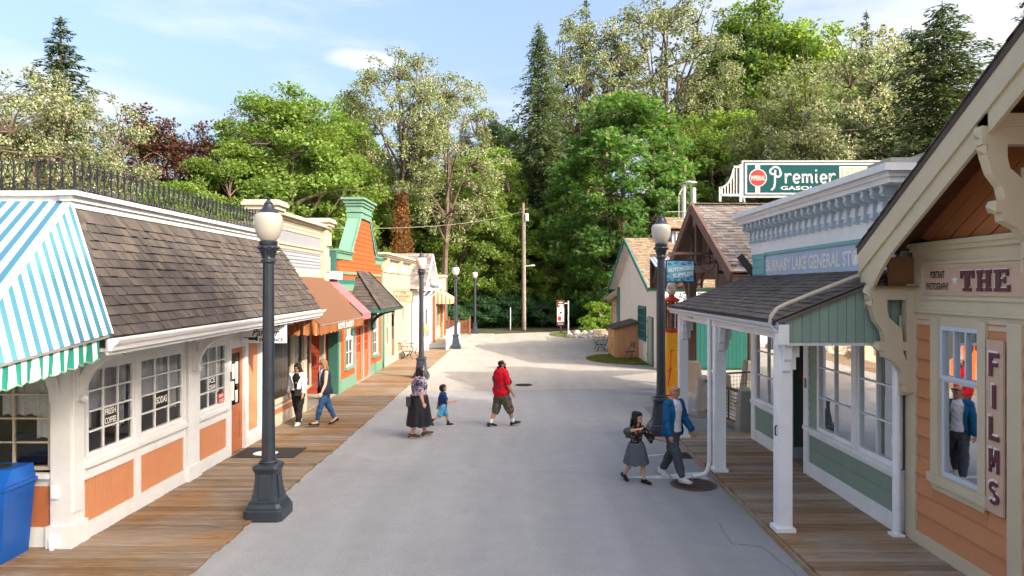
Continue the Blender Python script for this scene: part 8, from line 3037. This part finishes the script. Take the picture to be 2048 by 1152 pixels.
def shell(mb, rings, ph0, th=.012, n=28):
 """cloth open at the front: rings of (centre, (lateral, depth)); half gap angle ph0 per ring"""
 A_, B_ = [], []
 for i, (c, r_) in enumerate(rings):
  p0 = ph0[i] if hasattr(ph0, '__len__') else ph0
  ra, rb = [], []
  for k in range(n + 1):
   a = p0 + (2 * math.pi - 2 * p0) * k / n
   rip = 1 + .02 * math.sin(a * 5 + i)
   ra.append((c[0] + math.cos(a) * r_[1] * rip, c[1] + math.sin(a) * r_[0] * rip, c[2]))
   rb.append((c[0] + math.cos(a) * (r_[1] * rip - th), c[1] + math.sin(a) * (r_[0] * rip - th), c[2]))
  A_.append(ra)
  B_.append(rb)
 vs = [p for r_ in A_ for p in r_] + [p for r_ in B_ for p in r_]
 m, w = len(rings), n + 1
 o = m * w
 fs = []
 for i in range(m - 1):
  for k in range(n):
   q = i * w + k
   fs.append((q, q + 1, q + w + 1, q + w))
   fs.append((o + q + w, o + q + w + 1, o + q + 1, o + q))
  fs.append((i * w, (i + 1) * w, o + (i + 1) * w, o + i * w))
  fs.append((i * w + n, o + i * w + n, o + (i + 1) * w + n, (i + 1) * w + n))
 for k in range(n):
  fs.append((k + 1, k, o + k, o + k + 1))
  q = (m - 1) * w + k
  fs.append((q, q + 1, o + q + 1, o + q))
 mb.add(vs, fs)

def person(loc, rz, h, label, skin, D):
 """D: pose and clothing. local frame: x forward, y to the figure's left, z up"""
 kid = D.get('kid', 0)
 w = D.get('w', 1.0)
 belly = D.get('belly', 0.0)
 t = thing('person', label, 'person', loc, rz, None, local=True)
 hh = h * (.133 if not kid else .175)
 hipz, shz = h * (.52 - .03 * kid), h * (.818 - .045 * kid)
 thigh, shin = hipz * .485, hipz * .445
 ua, fa, hd = h * .172, h * .145, h * .095
 lean = R(D.get('lean', 2))
 def up(z): return Vector((math.sin(lean) * (z - hipz), 0, hipz + (z - hipz) * math.cos(lean)))
 J = {}
 low = 0
 for s_, side in ((1, 'L'), (-1, 'R')):
  a, k, fp = D['leg' + side]
  a, k = R(a), R(k)
  hip = Vector((0, s_ * h * .052 * (w * .5 + .5), hipz - .01 * h))
  kn = hip + Vector((math.sin(a), s_ * .01, -math.cos(a))) * thigh
  an = kn + Vector((math.sin(a - k), -s_ * .01, -math.cos(a - k))) * shin
  J['hip' + side], J['kn' + side], J['an' + side] = hip, kn, an
  fpr = R(fp)
  fd = Vector((math.cos(fpr), s_ * .12, math.sin(fpr)))
  J['fd' + side] = fd
  dn = Vector((math.sin(fpr), 0, -math.cos(fpr)))
  J['heel' + side] = an - fd * h * .03 + dn * h * .033
  J['toe' + side] = an + fd * h * .105 + dn * h * .037
  low = min(low if low else 9, J['heel' + side].z - .012 * h, J['toe' + side].z - .01 * h) if low else min(J['heel' + side].z - .012 * h, J['toe' + side].z - .01 * h)
 dz = Vector((0, 0, -low))
 for s_, side in ((1, 'L'), (-1, 'R')):
  A_ = D['arm' + side]
  sh = up(shz - .012 * h) + Vector((0, s_ * h * .105 * (w * .45 + .55), 0))
  sw, ab, el = R(A_[0]), R(A_[1]), R(A_[2])
  d1 = Vector((math.sin(sw) * math.cos(ab), s_ * math.sin(ab), -math.cos(sw) * math.cos(ab)))
  e_ = sh + d1 * ua
  d2 = Vector((math.sin(sw + el) * math.cos(ab * .4), s_ * math.sin(ab * .4) + (A_[3] if len(A_) > 3 else 0), -math.cos(sw + el) * math.cos(ab * .4))).normalized()
  wr = e_ + d2 * fa
  if 'hand' + side in D:      # explicit elbow and wrist, local coordinates before the ground shift
   e_, wr = [Vector(q) - dz for q in D['hand' + side]]
   d2 = (wr - e_).normalized()
  J['sh' + side], J['el' + side], J['wr' + side], J['hd' + side] = sh, e_, wr, d2
 for k_ in J:
  if k_[:2] not in ('fd', 'hd'): J[k_] = J[k_] + dz
 def tz(f): return up(f * h if not kid else (hipz + (f - .52) / (.818 - .52) * (shz - hipz))) + dz
 # torso ring radii (lateral, depth) by height fraction
 TR = [(.47, .085, .072), (.52, .098, .08), (.57, .092, .074), (.62, .083, .066), (.68, .09, .071), (.74, .1, .074), (.79, .098, .066), (.825, .06, .05)]
 def rings(off=0.0, z0=.45, z1=.83, flare=0.0):
  out_ = []
  for f, a, b in TR:
   if z0 - 1e-3 <= f <= z1 + 1e-3:
    k = 1 + belly * math.exp(-((f - .60) / .07) ** 2)
    fl = flare * max(0, (.62 - f) / .15)
    out_.append((tz(f) + Vector((belly * .02 * h * math.exp(-((f - .60) / .07) ** 2), 0, 0)), (a * h * w * (1 + .2 * (k - 1)) + off + fl, b * h * w * k + off + fl)))
  return out_
 # ---- body, one welded skin
 mb = MB()
 rg = rings(0)
 chain(mb, [r_[0] for r_ in rg], [r_[1] for r_ in rg], lat=(0, 1, 0))
 nb = tz(.80)
 yaw, pit = R(D.get('yaw', 0)), R(D.get('pitch', 0))
 hc = tz(.818) + Vector((.016 * h, 0, hh * .82))
 Mh = Matrix.Translation(hc) @ Matrix.Rotation(yaw, 4, 'Z') @ Matrix.Rotation(pit, 4, 'Y')
 chain(mb, [nb, tz(.818) + Vector((.008 * h, 0, hh * .4))], [.036 * h * (1 + .3 * kid) * w ** .5, .032 * h * (1 + .3 * kid) * w ** .5])
 def hb(c, r_, n=12, m=9):
  q = MB().ball((0, 0, 0), [x * hh for x in r_], n, m)
  mb.add([Mh @ (Vector(v) + Vector(c) * hh) for v in q.v], q.f)
 hb((-.04, 0, .10), (.43, .345, .40))
 hb((.10, 0, -.14), (.27, .26, .36))
 hb((.14, 0, -.36), (.16, .15, .12))
 hb((.365, 0, -.08), (.075, .055, .10), 8, 6)
 hb((.345, 0, -.26), (.05, .10, .04), 8, 6)
 hb((.31, 0, .10), (.09, .22, .05), 8, 6)
 for s_ in (1, -1): hb((-.02, s_ * .35, -.04), (.07, .035, .12), 8, 6)
 for s_, side in ((1, 'L'), (-1, 'R')):
  lw = w ** .6
  chain(mb, [J['hip' + side] + Vector((0, 0, .02 * h)), (J['hip' + side] + J['kn' + side]) / 2, J['kn' + side], J['kn' + side].lerp(J['an' + side], .35), J['an' + side]],
              [.056 * h * lw, .047 * h * lw, .034 * h * lw, .035 * h * lw, .019 * h * lw])
  chain(mb, [J['heel' + side] + Vector((0, 0, .012 * h)), J['an' + side].lerp(J['toe' + side], .5), J['toe' + side]], [.018 * h, (.022 * h, .015 * h), (.019 * h, .008 * h)], lat=(0, 1, 0))
  chain(mb, [J['sh' + side], J['sh' + side].lerp(J['el' + side], .5), J['el' + side], J['el' + side].lerp(J['wr' + side], .4), J['wr' + side]],
              [.032 * h * lw, .029 * h * lw, .024 * h * lw, .023 * h * lw, .0155 * h])
  chain(mb, [tz(.80), J['sh' + side]], [.04 * h * lw, .034 * h * lw])
  # hand: palm, four bent fingers, thumb from its side
  d = J['hd' + side]
  fwd = Vector((1, 0, 0)) if abs(d.x) < .8 else Vector((0, 0, 1))
  pl = d.cross(fwd).normalized() * s_          # palm normal
  wd = d.cross(pl).normalized()
  if wd.x < 0: wd = -wd
  w0 = J['wr' + side]
  chain(mb, [w0, w0 + d * hd * .28, w0 + d * hd * .52], [.015 * h, (.022 * h, .011 * h), (.023 * h, .010 * h)], lat=wd)
  cur = -s_
  inw = Vector((0, -s_, 0))
  if abs(inw.dot(wd)) > .7: inw = pl
  for f in range(4):
   b0 = w0 + d * hd * .5 + wd * (.0155 - .0105 * f) * h
   L_ = hd * (.40, .46, .43, .34)[f]
   b1 = b0 + (d * .9 + inw * .25).normalized() * L_ * .5
   b2 = b1 + (d * .55 + inw * .7).normalized() * L_ * .5
   chain(mb, [b0, b1, b2], [.0056 * h, .0050 * h, .0042 * h], n=7)
  th0 = w0 + d * hd * .15 + wd * .016 * h
  th1 = th0 + (d * .7 + wd * .7).normalized() * hd * .26
  chain(mb, [th0, th1, th1 + (d * .9 + inw * .4).normalized() * hd * .22], [.0075 * h, .0062 * h, .005 * h], n=7)
 fuse(mb, 'body', skin, t, voxel=.0105 * h / 1.7, it=2, fac=.4)
 # ---- face details
 for s_ in (1, -1):
  q = MB().ball((0, 0, 0), (.03 * hh, .05 * hh, .026 * hh), 8, 6)
  e_ = MB()
  e_.add([Mh @ (Vector(v) + Vector((.325, s_ * .145, .02)) * hh) for v in q.v], q.f)
  e_.build('eye', EYE, t, True)
  q = MB().box(-.02 * hh, .03 * hh, -.075 * hh, .075 * hh, -.015 * hh, .018 * hh)
  e_ = MB()
  e_.add([Mh @ (Vector(v) + Vector((.36, s_ * .15, .135)) * hh) for v in q.v], q.f)
  e_.build('eyebrow', HAIRB, t)
 q = MB().ball((0, 0, 0), (.025 * hh, .09 * hh, .022 * hh), 8, 6)
 e_ = MB()
 e_.add([Mh @ (Vector(v) + Vector((.385, 0, -.262)) * hh) for v in q.v], q.f)
 e_.build('mouth', LIP, t, True)
 # ---- hair
 def hairpiece(blobs, mat, name='hair', tubes=()):
  m_ = MB()
  for c, r_ in blobs:
   q = MB().ball((0, 0, 0), [x * hh for x in r_], 12, 9)
   m_.add([Mh @ (Vector(v) + Vector(c) * hh) for v in q.v], q.f)
  for pts, rr in tubes:
   chain(m_, [Mh @ (Vector(p) * hh) for p in pts], [tuple(x * hh for x in r_) if hasattr(r_, '__len__') else r_ * hh for r_ in rr], lat=Mh.to_3x3() @ Vector((0, 1, 0)))
  return fuse(m_, name, mat, t, voxel=.009, it=2, fac=.4, fold=.012)
 st = D.get('hair')
 cap = [((-.10, 0, .17), (.44, .40, .40)), ((-.22, 0, -.02), (.30, .375, .38)), ((.02, 0, .32), (.33, .33, .22))]
 if st == 'long':
  ln = D.get('hlen', 2.1)
  tb = [([(-.28, 0, .2), (-.36, 0, -.4), (-.40, 0, -.9), (-.42, 0, -ln)], [(.36, .2), (.40, .2), (.42, .17), (.28, .08)])]
  for s_ in (1, -1):
   tb.append(([(.02, s_ * .36, .15), (.02, s_ * .40, -.3), (.08, s_ * .40, -.8), (.10, s_ * .36, -min(ln, 1.45))], [(.07, .2), (.09, .2), (.11, .17), (.06, .09)]))
  hairpiece(cap, D['hmat'], tubes=tb)
 elif st == 'bob':
  hairpiece(cap + [((-.16, 0, -.15), (.34, .42, .42)), ((-.42, .05, -.1), (.16, .3, .3)), ((.24, 0, .30), (.16, .28, .12))], D['hmat'])
 elif st == 'pony':
  hairpiece([((-.12, 0, .17), (.40, .365, .36)), ((-.24, 0, 0), (.24, .33, .3)), ((-.5, 0, -.28), (.14, .16, .18)), ((-.46, 0, -.44), (.09, .12, .12))], D['hmat'])
  hairpiece([((.24, 0, -.38), (.22, .24, .24)), ((.27, 0, -.62), (.15, .17, .24)), ((.2, 0, -.22), (.2, .29, .1))], D['hmat'], 'beard')
 if D.get('glasses'):
  g = MB()
  zc, xc, f_ = D['glasses']
  for s_ in (1, -1):
   g.add([Mh @ Vector(p) for p in [tuple(c * hh for c in q) for q in ((xc, s_ * .04, zc - .07), (xc, s_ * .27, zc - .07), (xc - .02, s_ * .28, zc + .07), (xc, s_ * .04, zc + .07), (xc + .03, s_ * .04, zc - .07), (xc + .03, s_ * .27, zc - .07), (xc + .01, s_ * .28, zc + .07), (xc + .03, s_ * .04, zc + .07))]],
                  [(3, 2, 1, 0), (4, 5, 6, 7), (0, 1, 5, 4), (1, 2, 6, 5), (2, 3, 7, 6), (3, 0, 4, 7)])
   g.tube([Mh @ (Vector((xc, s_ * .27, zc)) * hh), Mh @ (Vector((-.02, s_ * .40, zc - .06 + f_)) * hh)], .03 * hh, 5)
  g.build('sunglasses', M['black'], t)
 # ---- clothes
 off = .011 * h / 1.7 + .006
 def sleeve(m_, side, upto, o_, fl=0.0):
  s0, s1, s2 = J['sh' + side], J['el' + side], J['wr' + side]
  lw = w ** .6
  chain(m_, [tz(.80), s0], [.042 * h * lw + o_, .036 * h * lw + o_])
  if upto <= 1:
   chain(m_, [s0, s0.lerp(s1, .5 * upto), s0.lerp(s1, upto)], [.034 * h * lw + o_, .034 * h * lw + o_ + fl * .5, .032 * h * lw + o_ + fl])
  else:
   chain(m_, [s0, s0.lerp(s1, .5), s1, s1.lerp(s2, (upto - 1) * .5), s1.lerp(s2, upto - 1)], [.034 * h * lw + o_, .031 * h * lw + o_, .027 * h * lw + o_, .025 * h * lw + o_, .021 * h * lw + o_ + fl])
 if 'tee' in D:
  mat, upto, z0 = D['tee'][:3]
  to = D['tee'][3] if len(D['tee']) > 3 else off
  m_ = MB()
  rg = rings(to, z0, .80)
  chain(m_, [r_[0] for r_ in rg], [r_[1] for r_ in rg], lat=(0, 1, 0), n=18, flat=True)
  for side in 'LR':
   if upto: sleeve(m_, side, upto, off)
   else: chain(m_, [tz(.795), tz(.795).lerp(J['sh' + side], .45)], [.038 * h + to * .5, .03 * h + to * .5])
  fuse(m_, 'shirt', mat, t, voxel=.011, it=4, fold=.011)
 if 'jacket' in D:
  mat, upto, z0, gap, fl = D['jacket']
  m_ = MB()
  shell(m_, rings(off * 2.6, z0, .83, fl), gap, .012)
  jk = m_.build('jacket', mat, t, 70)
  folds(jk.data, .008, 7)
  if upto:
   m_ = MB()
   for side in 'LR': sleeve(m_, side, upto, off * 1.7)
   fuse(m_, 'sleeve', mat, jk, voxel=.011, it=4, fold=.010)
  else:
   m_ = MB()
   for side in 'LR': chain(m_, [tz(.80), tz(.80).lerp(J['sh' + side], .7)], [.044 * h + off * 1.5, .036 * h + off * 1.6])
   fuse(m_, 'shoulder', mat, jk, voxel=.012, it=4)
 if 'legs' in D:
  mat, frac, o_, flare = D['legs']
  m_ = MB()
  rg = rings(o_, .46, .585)
  chain(m_, [r_[0] for r_ in rg], [r_[1] for r_ in rg], lat=(0, 1, 0), n=18)
  lw = w ** .6
  for side in 'LR':
   hp, kn, an = J['hip' + side], J['kn' + side], J['an' + side]
   P_, R_ = [hp + Vector((0, 0, .03 * h)), hp.lerp(kn, .5)], [.060 * h * lw + o_, .052 * h * lw + o_ + flare * .3]
   if frac <= 1:
    P_.append(hp.lerp(kn, frac)); R_.append(.044 * h * lw + o_ + flare)
   else:
    P_ += [kn, kn.lerp(an, .45 * (frac - 1)), kn.lerp(an, frac - 1)]
    R_ += [.041 * h * lw + o_ + flare * .6, .039 * h * lw + o_ + flare * .8, .029 * h * lw + o_ + flare]
   chain(m_, P_, R_)
  fuse(m_, 'trousers' if frac > 1.3 else 'shorts', mat, t, voxel=.011, it=3, fold=.012)
 if 'skirt' in D:
  mat, ztop, zbot, r0, r1, sx_ = D['skirt']
  n, k = 48, 9
  vs, fs = [], []
  top = tz(ztop)
  for i in range(k):
   u = i / (k - 1)
   z = top.z + (zbot * h - top.z) * u
   rr = r0 + (r1 - r0) * u ** .8
   for j in range(n):
    a = 2 * math.pi * j / n
    wv = 1 + .07 * u * math.sin(a * 9 + .6) + .05 * u * math.sin(a * 5 + 2)
    vs.append((top.x + sx_ * u + math.cos(a) * rr * h * wv, math.sin(a) * rr * h * 1.08 * wv, z + .012 * h * u * math.sin(a * 9)))
  for i in range(k - 1):
   for j in range(n):
    fs.append((i * n + j, (i + 1) * n + j, (i + 1) * n + (j + 1) % n, i * n + (j + 1) % n))
  fs += [tuple(range(n))]
  m_ = MB().add(vs, fs)
  m_.build('skirt', mat, t, 80)
 # ---- shoes
 smat, sole, kind = D['shoe']
 for s_, side in ((1, 'L'), (-1, 'R')):
  fd = J['fd' + side].normalized()
  he, to, an = J['heel' + side], J['toe' + side], J['an' + side]
  dn = (Vector((0, 1, 0)).cross(fd)).normalized()
  if dn.z > 0: dn = -dn
  m_ = MB()
  if kind == 'pump':
   chain(m_, [he - dn * .004 * h, he.lerp(to, .5) + dn * .004 * h, to - dn * .002 * h], [(.026 * h, .024 * h), (.029 * h, .013 * h), (.027 * h, .020 * h)], lat=(0, 1, 0))
   chain(m_, [he - dn * .012 * h, he + Vector((0, 0, -.035 * h))], [.010 * h, .006 * h], n=6)
  else:
   chain(m_, [he - dn * .016 * h, he.lerp(to, .35) - dn * .018 * h, he.lerp(to, .7) - dn * .006 * h, to], [(.030 * h, .033 * h), (.033 * h, .034 * h), (.034 * h, .024 * h), (.029 * h, .016 * h)], lat=(0, 1, 0))
  o = fuse(m_, 'shoe', smat, t, voxel=.008, it=2)
  if sole:
   m_ = MB()
   chain(m_, [he + dn * .004 * h, he.lerp(to, .5) + dn * .007 * h, to + dn * .008 * h], [(.027 * h, .006 * h), (.030 * h, .006 * h), (.027 * h, .006 * h)], lat=(0, 1, 0))
   m_.build('sole', sole, o, 60)
  if 'sock' in D:
   m_ = MB()
   chain(m_, [an.lerp(J['kn' + side], .28), an], [.030 * h, .025 * h])
   m_.build('sock', D['sock'], t, 60)
 D['J'], D['t'], D['tz'], D['Mh'], D['hh'] = J, t, tz, Mh, hh
 return t

NAVY = cloth('navy cloth', (.012, .015, .035))
BLK = cloth('black cloth', (.012, .012, .014))
WHT = cloth('white cloth', (.62, .63, .68))
# the two women on the boardwalk
D = dict(legL=(14, 4, 4), legR=(-10, 14, -10), armL=(10, 8, 14), armR=(-8, 16, 12), hair='long', hmat=HAIRB, hlen=1.9, yaw=-10, pitch=18,
         tee=(BLK, 0, .57, .008), jacket=(WHT, 1.72, .57, [.22, .25, .35, .55, .8, .9], 0), legs=(BLK, 1.86, .014, .01), shoe=(cloth('white trainer', (.6, .6, .57), .6), M['paper'], 'shoe'))
p1 = person((-5.83, 17.75, .037), R(-100), 1.57, 'woman with long black hair in a white cardigan and black trousers outside the bakery', SK2, D)
J = D['J']
mb = MB()
mb.box(.10, .19, .0, .17, .78, .95)
bagm = pmat('black leather', (.02, .02, .024), .3, .2, 12, .3, 30, spec=.6)
q = mb.build('waist_bag', bagm, p1)
D = dict(legL=(20, 6, 10), legR=(-16, 10, -26), armL=(6, 6, 18), armR=(14, 10, 50), hair='long', hmat=HAIRBR, hlen=1.35, yaw=8, pitch=4, glasses=(.03, .36, 0),
         tee=(WHT, 0, .57, .008), jacket=(NAVY, 0, .47, [.5, .45, .45, .45, .5, .6, .75, .9], .03), legs=(cloth('blue denim', (.022, .06, .15), .85, .25), 1.82, .010, .0), shoe=(cloth('black court shoe', (.012, .012, .012), .35), None, 'pump'))
p2 = person((-5.10, 17.62, .037), R(-148), 1.66, 'woman with light brown hair in a long navy waistcoat and blue jeans on the boardwalk', SK1, D)
J = D['J']
MB().tube([J['wrL'] + V(.0, 0, .02) + V(.022 * math.cos(a), .022 * math.sin(a), 0) for a in np.linspace(0, 6.283, 13)], .008, 5).build('wristwatch', M['black'], p2)
# woman in the long skirt, and the boy
FLO = pattern('pink floral blouse', (.42, .26, .30), [((.52, .40, .42), 9, .5), ((.06, .04, .06), 16, .56), ((.50, .30, .36), 24, .58), ((.05, .04, .055), 34, .62)])
FLT = pattern('dark floral shoulder print', (.02, .02, .035), [((.20, .22, .36), 14, .52), ((.40, .40, .46), 26, .56), ((.26, .12, .14), 30, .6)])
D = dict(legL=(13, 4, 16), legR=(-8, 8, -2), armL=(4, 10, 16), armR=(2, 9, 14), hair='long', hmat=HAIRB, hlen=2.5, yaw=8, w=1.28, belly=.22, glasses=(.04, .35, 0),
         tee=(FLO, .95, .53), skirt=(cloth('black satin skirt', (.013, .014, .018), .42), .60, .175, .125, .185, .0), shoe=(cloth('brown trainer', (.085, .04, .026), .6), M['paper'], 'shoe'))
p3 = person((-2.5, 16.45, 0), R(12), 1.66, 'woman with long black hair in a floral blouse and long black skirt crossing the road', SK1, D)
tz = D['tz']
m_ = MB()
rg = [(tz(f), r_) for f, r_ in ((.70, (.121 * 1.66 * 1.1, .096 * 1.66 * 1.22)), (.74, (.128 * 1.66 * 1.1, .1 * 1.66 * 1.2)), (.79, (.125 * 1.66 * 1.05, .09 * 1.66 * 1.15)), (.815, (.075 * 1.66, .066 * 1.66)))]
chain(m_, [r_[0] for r_ in rg], [r_[1] for r_ in rg], lat=(0, 1, 0), n=18)
for side in 'LR':
 chain(m_, [D['J']['sh' + side], D['J']['sh' + side].lerp(D['J']['el' + side], .55)], [.062 * 1.66, .056 * 1.66])
fuse(m_, 'blouse_yoke', FLT, p3, voxel=.012, it=3)
Mh, hh = D['Mh'], D['hh']
q = MB()
A_ = [Mh @ (Vector((.30 - .42 * (1 - math.cos(a)) * .3, .43 * math.sin(a), .30 + .28 * math.cos(a))) * hh) for a in np.linspace(-1.7, 1.7, 13)]
q.tube(A_, .1 * hh, 6)
q.build('headband', pattern('blue floral headband', (.10, .13, .28), [((.40, .44, .55), 30, .5)]), p3)
MB().tube([V(-.26, -.12, .98), V(-.27, -.13, .8), V(-.25, -.12, .66)], .012, 5).box(-.31, -.2, -.2, -.06, .78, 1.0).build('shoulder_bag', bagm, p3)
D = dict(kid=1, legL=(26, 10, 4), legR=(-26, 34, -42), armL=(-24, 14, 16), armR=(24, 14, 66), hair='bob', hmat=HAIRB, yaw=-14, w=1.05,
         tee=(pattern('navy star tee', (.010, .032, .11), [((.05, .11, .24), 50, .62)]), .62, .50, .03), legs=(pattern('pale blue shorts', (.06, .24, .42), [((.14, .36, .52), 30, .54)]), .86, .02, .012), sock=BLK, shoe=(cloth('navy trainer', (.012, .02, .045), .6), None, 'shoe'))
person((-2.08, 17.75, 0), R(22), 1.08, 'small dark haired boy in a navy t-shirt and pale blue shorts walking', SK2, D)
# man in red
CAMO = pattern('camouflage cloth', (.075, .068, .045), [((.12, .11, .08), 11, .5), ((.03, .03, .022), 16, .56), ((.16, .14, .10), 20, .6)])
D = dict(legL=(-12, 14, -4), legR=(24, 6, 14), armL=(-4, 12, 14), armR=(8, 12, 22), hair='pony', hmat=HAIRB, yaw=-14, w=1.26, belly=.26, lean=0, glasses=(.06, .34, 0),
         tee=(cloth('red cotton', (.50, .006, .018), .85, .08), .78, .46, .036), legs=(CAMO, 1.16, .018, .03), sock=WHT, shoe=(cloth('black trainer', (.014, .015, .018), .55), M['paper'], 'shoe'))
p5 = person((-.55, 17.7, 0), R(32), 1.72, 'bearded man in a red t-shirt and camouflage shorts walking across the road', SK2, D)
tz = D['tz']
pts = []
for i in range(25):
 a = 2 * math.pi * i / 24
 c_ = tz(.68 + .10 * math.sin(a))
 pts.append(c_ + V(math.cos(a) * .098 * 1.72 * 1.32, math.sin(a) * .108 * 1.72 * 1.2, 0))
MB().tube(pts, .017, 6).build('bag_strap', M['black'], p5)
m_ = MB()
chain(m_, [tz(.66) + V(.20, -.1, 0), tz(.72) + V(.2, .02, 0)], [(.08, .05), (.085, .05)], lat=(0, 1, 0))
fuse(m_, 'sling_bag', BLK, p5, voxel=.012)
# girl and man hand in hand
GT = pattern('black floral top', (.012, .012, .014), [((.32, .10, .08), 17, .58), ((.42, .34, .28), 24, .62), ((.10, .14, .07), 20, .62)])
D = dict(kid=.6, legL=(16, 4, 4), legR=(-14, 22, -22), armL=(20, 40, 30), armR=(10, 40, 60), hair='long', hmat=HAIRB, hlen=1.75, yaw=16, pitch=6,
         handL=((.12, .27, .82), (.22, .44, .76)), handR=((.04, -.28, .98), (.20, -.16, 1.03)),
         tee=(GT, .0, .53), skirt=(cloth('slate skirt', (.075, .088, .11), .8), .595, .275, .105, .175, 0), shoe=(cloth('black loafer', (.012, .012, .014), .4), None, 'shoe'))
p6 = person((2.10, 12.62, 0), R(-52), 1.27, 'young girl in a floral top and slate skirt holding the man by the hand', SK1, D)
J = D['J']
SHEER = cloth('sheer charcoal sleeve', (.06, .062, .066), .8)
for side in 'LR':
 m_ = MB()
 chain(m_, [J['sh' + side], J['sh' + side].lerp(J['el' + side], .55), J['el' + side]], [.05, .062, .075])
 chain(m_, [J['sh' + side] - V(0, 0, .02), J['el' + side] - V(0, 0, .09)], [.03, .035])
 fuse(m_, 'sleeve', SHEER if side == 'R' else GT, p6, voxel=.011, it=3)
BLUE = cloth('blue denim shirt', (.008, .085, .20), .85, .15)
D = dict(legL=(-16, 12, -18), legR=(22, 4, 8), armL=(14, 12, 22), armR=(8, 14, 12), hair='bald', yaw=26, pitch=8, w=1.0, glasses=(.33, .30, -.1),
         tee=(WHT, 0, .48, .016), jacket=(BLUE, 1.86, .47, [.85, .8, .72, .66, .6, .6, .65, .8], .012), legs=(cloth('grey chinos', (.06, .07, .085), .85), 1.84, .012, .008), shoe=(cloth('cream trainer', (.55, .52, .46), .6), M['paper'], 'shoe'))
p7 = person((2.80, 12.72, 0), R(-50), 1.75, 'bald man in an open blue shirt and grey trousers with sunglasses on his head', SK2, D)
MB().ball(D['tz'](.72) + V(.155, .045, 0), .008).ball(D['tz'](.76) + V(.15, .05, 0), .008).ball(D['tz'](.79) + V(.13, .06, 0), .008).build('shirt_button', M['paper'], p7)
